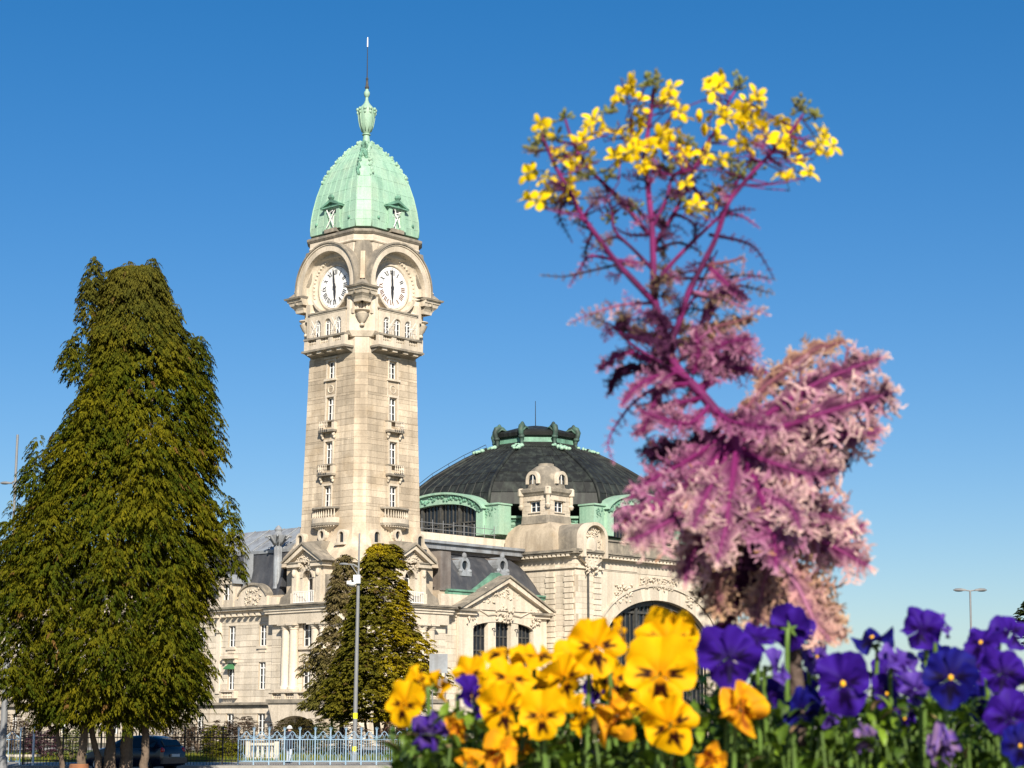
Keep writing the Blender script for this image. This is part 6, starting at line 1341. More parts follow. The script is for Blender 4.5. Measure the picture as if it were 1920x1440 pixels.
def petal_set(col, var, wilt):
    k = (col, var, wilt)
    if k not in _pet:
        P = PAL[col]; rg = random.Random(hash((len(col), ord(col[0]), var, wilt)) & 0xffff); cr = .9 if wilt else 0; rf = .12+.06*(var % 3)+(.06 if col in ('violet', 'blue', 'lavender') else 0)
        j = lambda a: a*rg.uniform(.93, 1.07)
        spec = [(R(90+34*rg.uniform(.9, 1.1)), j(1.0), R(50), -.16, -.10, rf, 0), (R(90-34*rg.uniform(.9, 1.1)), j(1.0), R(50), -.11, -.10, rf, 0), (R(178*rg.uniform(.98, 1.02)), j(.90), R(44), .0, .06, rf*.8, .60), (R(2+3*rg.random()), j(.90), R(44), .03, .06, rf*.8, .60), (R(270), j(.95), R(60), .09, -.02, rf, .70)]
        _pet[k] = [petal_mesh('petal', *s_[:6], P, s_[6], rg.randint(0, 9999), cr) for s_ in spec]
    return _pet[k]
q = MB(); q.ball((0, 0, .09), .085, .10, .06, 8, 6); _o = q.build('eye', material('yellow_eye', (.85, .42, .01), .6)); ME_EYE = _o.data; bpy.data.objects.remove(_o)
q = MB()
for k in range(5): a = 2*math.pi*k/5; q.tube([(0, 0, -.34), (.16*math.cos(a), .16*math.sin(a), -.33), (.34*math.cos(a), .34*math.sin(a), -.36)], [.07, .07, .012], 5)
q.ball((0, 0, -.34), .11, .11, .1); _o = q.build('calyx', m_stem); ME_CAL = _o.data; bpy.data.objects.remove(_o)
def leaf_mesh(seed, L=1.0, W=.30):
    rg = random.Random(seed); V = []; C = []; n = 9; base = lerp3((.045, .105, .012), (.13, .24, .025), rg.random())
    for i in range(n+1):
        u = i/n; w_ = W*math.sin(math.pi*min(1, u*.96+.04))**.8*(1+.22*math.sin(u*22)); z = .22*math.sin(u*2.2)-.28*u*u
        for s_ in (-1, -.5, 0, .5, 1): V.append((s_*w_, u*L, z+.10*abs(s_)*w_/W+.03*math.sin(u*12+s_*3))); C.append((*lerp3(base, (.20, .30, .05), .55 if s_ == 0 else .12*rg.random()), 1))
    q = MB(); q.add(V, [(i*5+j, i*5+j+1, (i+1)*5+j+1, (i+1)*5+j) for i in range(n) for j in range(4)]); o = q.build('leaf', m_gleaf, None, smooth=True, recalc=False, cols=C); me = o.data; bpy.data.objects.remove(o); return me
LEAVES = [leaf_mesh(i, 1.0, .20+.04*(i % 4)) for i in range(8)]
def basis(loc, z, up=(0, 0, 1), roll=0.0, sc=(1, 1, 1)):
    z = Vector(z).normalized(); x = Vector(up).cross(z); x = x.normalized() if x.length > 1e-4 else Vector((1, 0, 0)); y = z.cross(x)
    c, s_ = math.cos(roll), math.sin(roll); X = x*c+y*s_; Yv = y*c-x*s_; m = Matrix.Identity(4)
    for k in range(3): m[k][0], m[k][1], m[k][2], m[k][3] = X[k]*sc[0], Yv[k]*sc[1], z[k]*sc[2], loc[k]
    return m
def pansy(label, px, py, dia, yaw, pitch, Y, col='yellow', var=0, roll=0.0, wilt=False, squash=1.0, eye=True, seed=None):
    seed = seed if seed is not None else int(px*7+py); rg = random.Random(seed)
    c = PT(px, py, Y); b = Vector((c.x+rg.uniform(-.015, .015), Y+.03+rg.uniform(-.01, .03), SOIL))
    t = empty('pansy', b, label=label, cat='pansy', group='pansies in the planter'); s_ = dia*(.9 if wilt else 1.04 if col == 'yellow' else .98)*Y/FPX/2; squash = (1+squash)/2
    f = Vector((math.sin(R(yaw))*math.cos(R(pitch)), -math.cos(R(yaw))*math.cos(R(pitch)), math.sin(R(pitch))))
    m = basis(c-b, f, roll=R(roll), sc=(s_*squash, s_, s_))
    for me in petal_set(col, var, wilt): link('petal', me, t, m @ Matrix.Rotation(rg.uniform(-.06, .06), 4, 'Y') @ Matrix.Rotation(rg.uniform(-.08, .08), 4, 'X'))
    if eye and not wilt and (rg.random() < .25 or 'eye' in label): link('eye', ME_EYE, t, m)
    link('calyx', ME_CAL, t, m)
    p0 = c-b-f*s_*.36; p1 = p0-f*s_*.35+Vector((0, 0, s_*.12)); q = MB(); q.tube([p0, p1, p1+Vector((0, .008, -s_*.7)), Vector((p1.x*.6, p1.y*.6+.005, p1.z*.45)), (0, 0, 0)], [.0022, .0024, .0024, .0026, .003], 6); q.build('stem', m_stem, t, smooth=True)
    for k in range(2):
        h = max(.05, p1.z*rg.uniform(.35, .72)); a = rg.uniform(0, 6.28); d = Vector((math.cos(a), math.sin(a)-.35, .55)).normalized(); L = rg.uniform(.03, .05)
        mm = Matrix.Identity(4); yv = d; xv = yv.cross(Vector((0, 0, 1))).normalized(); zv = xv.cross(yv)
        for r_ in range(3): mm[r_][0], mm[r_][1], mm[r_][2] = xv[r_]*L, yv[r_]*L, zv[r_]*L
        mm.translation = Vector((p1.x*.6, p1.y*.6+.005, h)); link('leaf', LEAVES[rg.randrange(8)], t, mm)
    return t
Yp = [ # label, px, py, dia, yaw, pitch, Y, variant, roll, wilt, squash
 ('yellow pansy farthest left in the bed, its dark blotched face turned left', 757, 1322, 92, -32, -6, 1.88, 0, -8, 0, .85),
 ('yellow pansy standing upright just behind the leftmost face, seen from the side', 789, 1277, 64, 70, 12, 1.98, 1, 20, 0, .8),
 ('yellow pansy with folded petals right of the leftmost two, back turned', 825, 1290, 66, 118, 8, 1.95, 2, -14, 0, .85),
 ('small yellow pansy face above the narrow violet bloom on the left', 880, 1264, 74, -18, -4, 1.92, 1, 4, 0, .92),
 ('yellow pansy seen edge on at the top left of the yellow clump', 938, 1222, 92, -30, 62, 1.96, 0, 0, 0, 1.0),
 ('yellow pansy tipped back to the sky at the top middle of the yellow clump', 1008, 1228, 104, 24, 66, 1.94, 2, 12, 0, 1.05),
 ('yellow pansy with broad rear petals above the two central faces', 956, 1272, 100, 20, 30, 1.90, 1, -10, 0, .95),
 ('yellow pansy face half covered by its right hand neighbour', 944, 1330, 104, 26, -10, 1.84, 2, 6, 0, .9),
 ('yellow pansy with the clearest dark moustache, low in the middle of the clump', 1016, 1342, 100, -6, -8, 1.78, 0, 2, 0, .95),
 ('drooping yellow pansy with dark centre above the moustached one', 1058, 1272, 92, 34, -24, 1.88, 1, 28, 0, .9),
 ('tall yellow pansy with small dark blotches left of the biggest bloom', 1118, 1212, 112, 16, -6, 1.90, 2, 4, 0, .95),
 ('yellow pansy seen side on between the two tallest yellow blooms', 1168, 1192, 76, 78, 4, 1.97, 0, -6, 0, .7),
 ('yellow pansy at the top right of the clump beneath the kale', 1250, 1200, 128, -14, 4, 1.95, 1, -4, 0, 1.0),
 ('biggest yellow pansy of all, face on with two dark eyes', 1238, 1264, 148, -2, -6, 1.78, 0, 0, 0, 1.05),
 ('yellow pansy lowest right in the clump, just below the biggest bloom', 1257, 1360, 112, 22, -16, 1.76, 2, 24, 0, .95),
 ('crumpled orange yellow pansy with a red heart beside the lowest one', 1160, 1338, 96, 40, -28, 1.80, 0, -30, 1, .9),
 ('yellow pansy showing only its lower petals right of the moustached one', 1090, 1340, 78, 60, -12, 1.82, 1, 10, 0, .8),
 ('small wilted orange pansy above the left violet bloom', 853, 1360, 56, 10, -10, 1.84, 2, 20, 1, .8),
 ('withered yellow pansy cut by the bottom edge left of centre', 936, 1412, 78, -10, -16, 1.78, 1, -20, 1, .85),
 ('little yellow pansy low at the bottom beside the withered one', 882, 1425, 56, 30, 10, 1.82, 0, 40, 1, .7),
 ('yellow pansy with a fading orange edge below the central faces', 980, 1392, 56, 60, 8, 1.86, 2, -40, 1, .7)]
for a in Yp: pansy(a[0], a[1], a[2], a[3], a[4], a[5], a[6], 'orange' if a[9] else 'yellow', a[7], a[8], bool(a[9]), a[10], eye=False)
pansy('crumpled orange pansy on its own among the violet ones', 1390, 1320, 92, 10, -10, 1.78, 'orange', 0, 15, True, .85)
pansy('withered orange pansy cut by the bottom edge below the biggest yellow bloom', 1338, 1424, 66, 0, 5, 1.76, 'orange', 1, -60, True, .8)
Vp = [
 ('violet pansy low on the far left under the first yellow face', 806, 1368, 78, -8, 10, 1.82, 'violet', 0, 0, 1, .85),
 ('narrow violet pansy seen edge on between yellow faces on the left', 886, 1308, 88, 66, 0, 1.90, 'violet', 1, 20, 0, .6),
 ('large violet pansy directly right of the yellow clump', 1366, 1232, 140, -4, 4, 1.82, 'violet', 2, 2, 0, .95),
 ('violet pansy with its back turned, highest at the foot of the kale', 1484, 1178, 100, 160, 12, 1.92, 'violet', 0, 10, 0, .95),
 ('pale violet pansy seen from the side right of the large one', 1462, 1254, 84, 62, 2, 1.86, 'lavender', 1, -6, 0, .75),
 ('violet pansy with an orange eye in the middle of the violet row', 1582, 1282, 126, -24, 0, 1.80, 'violet', 1, 8, 0, .95),
 ('dark violet pansy edge on right of the kale base', 1636, 1198, 92, -40, 58, 1.95, 'blue', 2, 0, 0, .95),
 ('lavender pansy with a drooping petal behind the violet row', 1690, 1240, 90, 30, 24, 1.90, 'lavender', 0, -18, 0, .95),
 ('rounded violet pansy standing highest on the right against the sky', 1728, 1180, 100, -30, 20, 1.90, 'violet', 2, -6, 0, .95),
 ('small violet pansy touching the highest right one', 1772, 1172, 52, 60, 10, 1.95, 'lavender', 1, 0, 0, .8),
 ('deep blue pansy with a yellow eye facing us on the right', 1782, 1270, 116, -4, -4, 1.78, 'blue', 0, 0, 0, 1.0),
 ('pale lavender pansy left of the deep blue one', 1716, 1292, 72, -40, -6, 1.86, 'lavender', 2, 12, 0, .8),
 ('violet pansy reaching up beside the distant twin lamp', 1840, 1206, 88, -36, 26, 1.92, 'violet', 1, -10, 0, .9),
 ('violet pansy at the upper right edge with raised petals', 1895, 1186, 88, 30, 20, 1.95, 'violet', 0, 14, 0, .9),
 ('violet pansy right of the deep blue one at the edge', 1880, 1262, 104, -12, 4, 1.86, 'violet', 2, -8, 0, .9),
 ('lower violet pansy at the right edge with a pale centre', 1892, 1345, 108, -20, 0, 1.78, 'violet', 0, 18, 0, .85),
 ('violet pansy in the bottom right corner', 1912, 1398, 84, 0, -6, 1.76, 'blue', 1, 0, 0, .9),
 ('dark violet pansy hanging low below the pale side view', 1505, 1336, 96, 28, -34, 1.84, 'blue', 1, 0, 0, .9),
 ('wilted violet pansy hanging low left of the deep blue one', 1626, 1384, 58, 20, -40, 1.82, 'lavender', 0, 30, 1, .7),
 ('shrivelled buff and violet pansy below the deep blue one', 1768, 1398, 70, -10, -50, 1.80, 'lavender', 2, -20, 1, .7),
 ('half open violet pansy between the kale base and the large violet one', 1420, 1196, 84, -10, 30, 1.90, 'violet', 1, -20, 0, .9),
 ('small violet pansy hidden behind the yellow clump', 1112, 1296, 50, 10, 0, 2.05, 'violet', 2, 0, 0, .8),
 ('small violet pansy deep between the tallest and biggest yellow blooms', 1178, 1288, 46, -10, 0, 2.08, 'violet', 0, 0, 0, .8),
 ('violet pansy tucked low right of the orange eyed one', 1660, 1300, 80, 40, -10, 1.92, 'violet', 0, -12, 0, .85),
 ('dusky violet pansy behind the orange eyed one', 1530, 1232, 74, 20, 16, 1.98, 'lavender', 2, 10, 0, .8)]
for a in Vp: pansy(a[0], a[1], a[2], a[3], a[4], a[5], a[6], a[7], a[8], a[9], bool(a[10]), a[11])
extra = [
 ('violet pansy peeping from behind between the lavender and the highest right one', 1668, 1262, 76, 14, 8, 2.12, 'violet', 1, 20, 0, .9), ('dark violet pansy deep behind the deep blue one', 1752, 1234, 72, -24, 14, 2.10, 'blue', 2, -20, 0, .9),
 ('violet pansy behind the upper right edge pair', 1826, 1252, 84, 20, 10, 2.08, 'violet', 0, 10, 0, .9), ('dark violet pansy low between the deep blue one and the edge', 1838, 1318, 78, 34, -8, 1.95, 'blue', 0, -16, 0, .9),
 ('violet pansy low behind the crumpled orange one', 1440, 1306, 80, -26, 6, 2.0, 'violet', 2, 14, 0, .85), ('lavender pansy low right of the hanging dark one', 1556, 1338, 62, -40, -20, 1.98, 'lavender', 1, -22, 0, .8),
 ('violet pansy nodding low left of the wilted violet one', 1694, 1346, 74, 36, -30, 1.96, 'violet', 1, 24, 0, .85), ('violet pansy filling the gap left of the orange eyed one', 1500, 1280, 80, 30, 12, 2.02, 'violet', 0, -12, 0, .9)]
for a in extra: pansy(a[0], a[1], a[2], a[3], a[4], a[5], a[6], a[7], a[8], a[9], bool(a[10]), a[11])
for a in (('yellow pansy at the back between the sky facing pair and the tall one', 1070, 1232, 84, -10, 20, 2.08, 0, 8), ('yellow pansy at the back behind the narrow violet one', 908, 1302, 76, -30, 10, 2.05, 1, -10), ('yellow pansy at the back below the side view between the tallest', 1150, 1276, 84, 10, 6, 2.05, 2, 12), ('yellow pansy at the back above the moustached face', 1004, 1292, 88, 6, 14, 2.0, 0, -14), ('yellow pansy low at the back right of the crumpled one', 1206, 1326, 70, -20, 0, 2.0, 1, 20)):
    pansy(a[0], a[1], a[2], a[3], a[4], a[5], a[6], 'yellow', a[7], a[8], False, .95, eye=False)
# leafy ground cover between them
def leaf_cover(name, n, seed, x0, x1, y0, y1, pyt, label):
    rg = np.random.default_rng(seed); rr = random.Random(seed); q = MB(); C = []
    for i in range(n):
        Y = rr.uniform(y0, y1); px = rr.uniform(x0, x1); top = pyt(px); c = PT(px, rr.uniform(top, 1500) if rr.random() < .85 else rr.uniform(top-18, top), Y)
        a = rr.uniform(0, 6.28); d = Vector((math.cos(a), math.sin(a)*.8-.25, rr.uniform(.1, 1.1))).normalized(); xv = d.cross(Vector((0, 0, 1))); xv = xv.normalized() if xv.length > .05 else Vector((1, 0, 0)); zv = xv.cross(d)
        L = rr.uniform(.012, .034); W = L*rr.uniform(.14, .26); cc = lerp3((.025, .06, .006), (.19, .30, .02), rr.random()**1.8)
        if rr.random() < .05: cc = (.30, .20, .10)
        m = 4; b0 = len(q.v); V = []
        for k in range(m+1):
            u = k/m; ww = W*math.sin(math.pi*min(.98, u*.9+.08)); z = L*(.15*math.sin(u*2.5)-.25*u*u)
            for s_ in (-1, 0, 1): V.append(c+xv*s_*ww+d*u*L+zv*(z+.25*abs(s_)*ww))
        q.add(V, [(k*3+j, k*3+j+1, (k+1)*3+j+1, (k+1)*3+j) for k in range(m) for j in range(2)]); C += [(*cc, 1)]*len(V)
    for i in range(n//9):       # bare stalks rising from the soil
        Y = rr.uniform(y0, y1); px = rr.uniform(x0, x1); e = PT(px, rr.uniform(pyt(px)+5, 1430), Y); b = Vector((e.x+rr.uniform(-.02, .02), Y+rr.uniform(0, .03), SOIL)); k0 = len(q.v)
        q.tube([b, b.lerp(e, .55)+Vector((rr.uniform(-.008, .008), 0, 0)), e], [.0024, .002, .0016], 5); C += [(.10, .17, .03, 1)]*(len(q.v)-k0)
    o = q.build(name, m_gleaf, None, smooth=False, recalc=False, cols=C); return tag(o, label, 'foliage', kind='stuff')
def top_row(px): return 1400 if px < 800 else 1368 if px < 1330 else 1345
leaf_cover('pansy_foliage', 4200, 5, 735, 1990, 1.80, 2.55, top_row, 'mass of green pansy leaves and stalks filling the planter')

leaf_cover('pansy_foliage', 1900, 6, 790, 1990, 2.12, 2.62, lambda px: 1385 if px < 880 else 1300 if px < 1330 else 1288, 'darker pansy leaves at the back of the planter')

# ================================================================== the tall flowering kale
YK = 1.95; KB = PT(1490, 1330, YK); KB.z = SOIL
kale = empty('ornamental_kale', KB, label='tall bolted ornamental kale with magenta stems, frilled pink leaves and yellow flowers', cat='kale')
m_kstem = material('magenta_stem', (.185, .020, .115), .6, coord='obj', stain=(.035, .007, .03), stain_amt=.95, stain_scale=22, grain=.2, grain_scale=70, spec=.12)
m_kleaf = material('kale_leaf', (.4, .2, .3), .6, vcol=True, grain=.12, grain_scale=120, trans=.25, spec=.06)
m_kpet = material('kale_petal', (.84, .58, .008), .5, grain=.12, grain_scale=120, trans=.25, coord='obj', rnd=.22, spec=.06)
m_bud = material('kale_bud', (.15, .16, .035), .6, stain=(.10, .075, .05), stain_amt=.7, stain_scale=60, coord='pos')
rk = random.Random(17); BP = []
def K(px, py, o=0.0): return PT(px, py, YK+o)-KB
def kstem(path, r0, r1, name='branch', seed=0, off=(0, 0)):
    rg = random.Random(seed+100); n = len(path); P = []
    for i, p in enumerate(path): P.append(K(p[0], p[1], off[0]+(off[1]-off[0])*i/(n-1)+(rg.uniform(-.004, .004) if 0 < i < n-1 else 0)))
    fine = []                                            # smooth the path
    for i in range(n-1):
        a, b, c, d = P[max(i-1, 0)], P[i], P[i+1], P[min(i+2, n-1)]
        for k in range(4):
            t = k/4; fine.append(.5*((2*b)+(c-a)*t+(2*a-5*b+4*c-d)*t*t+(3*b-a-3*c+d)*t**3))
    fine.append(P[-1]); N = len(fine); q = MB(); q.tube(fine, [(r0+(r1-r0)*i/(N-1))*.82*rg.uniform(.93, 1.07) for i in range(N)], 9); q.build(name, m_kstem, kale, smooth=True); BP.extend(fine); return fine
px2m = YK/FPX
m_stalk = material('woody_stalk', (.11, .075, .06), .8, coord='obj', stain=(.06, .04, .035), stain_amt=.8, stain_scale=30, bump=.4, bump_scale=60)
_ks = m_kstem; m_kstem = m_stalk; kstem([(1500, 1400), (1492, 1250), (1478, 1120), (1442, 1004)], 17*px2m, 14*px2m, 'stalk', 31); m_kstem = _ks
main = kstem([(1442, 1004), (1402, 900), (1372, 815), (1318, 742), (1280, 704), (1256, 664), (1241, 618), (1227, 556), (1225, 488), (1222, 420), (1215, 350), (1211, 282), (1222, 200), (1226, 165)], 15*px2m, 4*px2m, 'main_stem', 1)
kstem([(1231, 572), (1201, 540), (1153, 488), (1112, 433), (1088, 399), (1071, 364), (1043, 316), (1024, 272), (1018, 262)], 8*px2m, 3*px2m, seed=2, off=(0, -.06))
kstem([(1217, 440), (1163, 375), (1132, 344), (1095, 306), (1071, 258), (1060, 224)], 6.5*px2m, 2.8*px2m, seed=3, off=(0, .05))
kstem([(1226, 508), (1190, 470), (1153, 433), (1147, 398), (1140, 375)], 5*px2m, 2*px2m, seed=4, off=(0, -.04))
kstem([(1252, 652), (1272, 609), (1291, 549), (1318, 495), (1342, 447), (1363, 385), (1383, 357), (1421, 313), (1456, 278), (1483, 247), (1506, 214)], 8.5*px2m, 3*px2m, seed=5, off=(0, -.05))
kstem([(1224, 468), (1239, 440), (1267, 395), (1284, 357), (1318, 282), (1346, 237), (1366, 192), (1381, 166)], 6.5*px2m, 2.6*px2m, seed=6, off=(0, .05))
kstem([(1232, 530), (1256, 498), (1300, 452), (1335, 419), (1356, 395), (1388, 330)], 6*px2m, 2.4*px2m, seed=7, off=(0, -.03))
kstem([(1222, 430), (1250, 372), (1262, 330), (1300, 318)], 4.5*px2m, 2*px2m, seed=8, off=(0, -.03))
kstem([(1215, 350), (1236, 320), (1246, 296)], 3*px2m, 1.6*px2m, seed=9); kstem([(1214, 300), (1190, 270), (1182, 240)], 3*px2m, 1.6*px2m, seed=10)
kstem([(1270, 600), (1300, 560), (1330, 500), (1345, 470)], 4*px2m, 2*px2m, seed=11, off=(0, .04)); kstem([(1300, 700), (1308, 640), (1340, 580), (1372, 540), (1385, 520)], 6*px2m, 2*px2m, seed=12, off=(0, .05))
kstem([(1290, 712), (1240, 680), (1190, 650), (1160, 622), (1150, 612)], 5*px2m, 2.4*px2m, seed=13, off=(0, -.04))
# flowers: four spreading petals each
def kp_mesh(seed):
    rg = random.Random(seed); V = []; n = 6
    for i in range(n+1):
        u = i/n; w_ = .30*math.sin(math.pi*(.10+.80*u))**.9*(.55+.6*u); z = .12*math.sin(u*2.6)-.20*u*u
        for s_ in (-1, -.4, .4, 1): V.append((s_*w_, .1+.9*u, z-.10*abs(s_)*w_+.02*rg.uniform(-1, 1)))
    q = MB(); q.add(V, [(i*4+j, i*4+j+1, (i+1)*4+j+1, (i+1)*4+j) for i in range(n) for j in range(3)]); o = q.build('petal', m_kpet, None, smooth=True, recalc=False); me = o.data; bpy.data.objects.remove(o); return me
KP = [kp_mesh(i) for i in range(4)]
q = MB(); q.ball((0, 0, .02), .10, .10, .12, 7, 5)
for k in range(6): a = 2*math.pi*k/6; q.tube([(0, 0, 0), (.06*math.cos(a), .06*math.sin(a), .2), (.09*math.cos(a), .09*math.sin(a), .34)], [.018, .016, .04], 4)
q.tube([(0, 0, 0), (0, 0, -.25), (.03, 0, -.9)], [.06, .035, .03], 5); _o = q.build('flower', m_bud); ME_FL = _o.data; bpy.data.objects.remove(_o)
def z3(x, y): return 940+x/2.909, 110+y/2.909
fl = [(230, 370), (150, 630), (240, 640), (250, 760), (200, 780), (420, 500), (400, 590), (350, 720), (380, 660), (500, 340), (545, 400), (620, 400), (620, 540), (650, 200), (690, 150), (730, 150), (930, 160), (930, 200), (970, 290), (950, 230), (770, 330), (730, 440), (760, 470), (800, 540), (870, 400), (880, 450), (980, 420), (1000, 520), (1010, 620), (1010, 680), (1170, 150), (1190, 120), (1150, 190), (1200, 280), (1220, 330), (1350, 230), (1330, 290), (1360, 340), (1340, 380), (1390, 215), (1175, 410), (1300, 460), (1345, 510), (1450, 420), (1540, 360), (1520, 460), (1725, 390), (1730, 450), (1770, 510), (1610, 550), (1660, 625), (1560, 670), (1150, 740), (1170, 790), (1060, 810), (1170, 550), (1110, 525), (300, 510), (480, 540), (330, 560), (440, 460), (760, 270), (700, 510), (1590, 380), (290, 720), (1690, 470), (790, 600), (840, 470)]
fl += [(x+rk.uniform(-40, 40), y+rk.uniform(-40, 40)) for x, y in fl+fl[::3]]
for i, (x, y) in enumerate(fl):
    px, py = z3(x, y); rg = random.Random(i*13+5); o_ = rg.uniform(-.06, .05); c = K(px, py, o_)
    f = Vector((rg.uniform(-.8, .8)+(px-1270)/420, rg.uniform(-1.0, .15), rg.uniform(-.25, .9))).normalized(); s_ = rg.uniform(20, 29)*px2m
    near_ = min((p for p in BP if p.z < c.z-.004), key=lambda p: (p-c).length, default=c); q = MB(); md_ = near_.lerp(c, .5)+Vector((0, 0, -.006)); q.tube([near_, md_, c-f*s_*.8], [1.7*px2m, 1.3*px2m, 1.2*px2m], 5); q.build('pedicel', m_kstem, kale)
    m = basis(c, f, roll=rg.uniform(0, 1.5), sc=(s_, s_, s_)); o = link('flower', ME_FL, kale, m)
    for k in range(4):
        op = rg.uniform(-.2, .4)+(.6 if i % 3 == 0 else 0); link('petal', KP[(i+k) % 4], o, Matrix.Rotation(k*math.pi/2+rg.uniform(-.2, .2), 4, 'Z') @ Matrix.Rotation(op, 4, 'X') @ Matrix.Diagonal((rg.uniform(.85, 1.2), rg.uniform(.85, 1.1), 1, 1)))
# bud clusters at the branch tips
for i, (x, y, n, s_) in enumerate([(600, 300, 14, .8), (470, 640, 18, 1.0), (850, 640, 20, 1.0), (1000, 470, 12, .8), (1230, 560, 16, 1.0), (1560, 520, 12, .8), (300, 430, 16, .9), (1420, 320, 10, .8), (820, 130, 34, 1.05), (1300, 140, 24, .9), (1640, 270, 26, 1.0), (1700, 310, 16, .8), (350, 320, 16, .9), (220, 450, 24, 1.0), (1290, 640, 34, 1.25), (1080, 570, 24, 1.0), (930, 600, 20, .9), (590, 650, 14, .8), (730, 820, 18, .9), (400, 830, 14, .8), (590, 870, 16, .9), (180, 510, 14, .9), (860, 260, 10, .8), (1380, 600, 14, .9), (170, 490, 10, .8), (960, 760, 14, .8)]):
    rg = random.Random(i); px, py = z3(x, y); c = K(px, py, rg.uniform(-.03, .03)); q = MB()
    for k in range(n):
        a = rg.uniform(0, 6.28); e = Vector((math.cos(a)*rg.uniform(.2, 1), math.sin(a)*rg.uniform(.2, 1), rg.uniform(-.3, 1))).normalized(); L = rg.uniform(7, 23)*px2m*s_*1.2
        p = c+e*L; d = (e+Vector((0, 0, .5))).normalized(); q.tube([p-d*5*px2m, p-d*2*px2m, p+d*2*px2m, p+d*5.5*px2m], [1.2*px2m, 3.4*px2m, 3.2*px2m, .6*px2m], 6); q.tube([c, p-d*5*px2m], .9*px2m, 4)
    q.build('bud_cluster', m_bud, kale, smooth=True)
q = MB()
for (x, y) in ((1080, 310), (1108, 385)): px, py = z3(x, y); c = K(px, py); q.tube([c+Vector((0, 0, -14*px2m)), c, c+Vector((0, 0, 12*px2m))], [3*px2m, 8*px2m, 4*px2m], 8)
q.build('large_bud', m_kpet, kale, smooth=True)
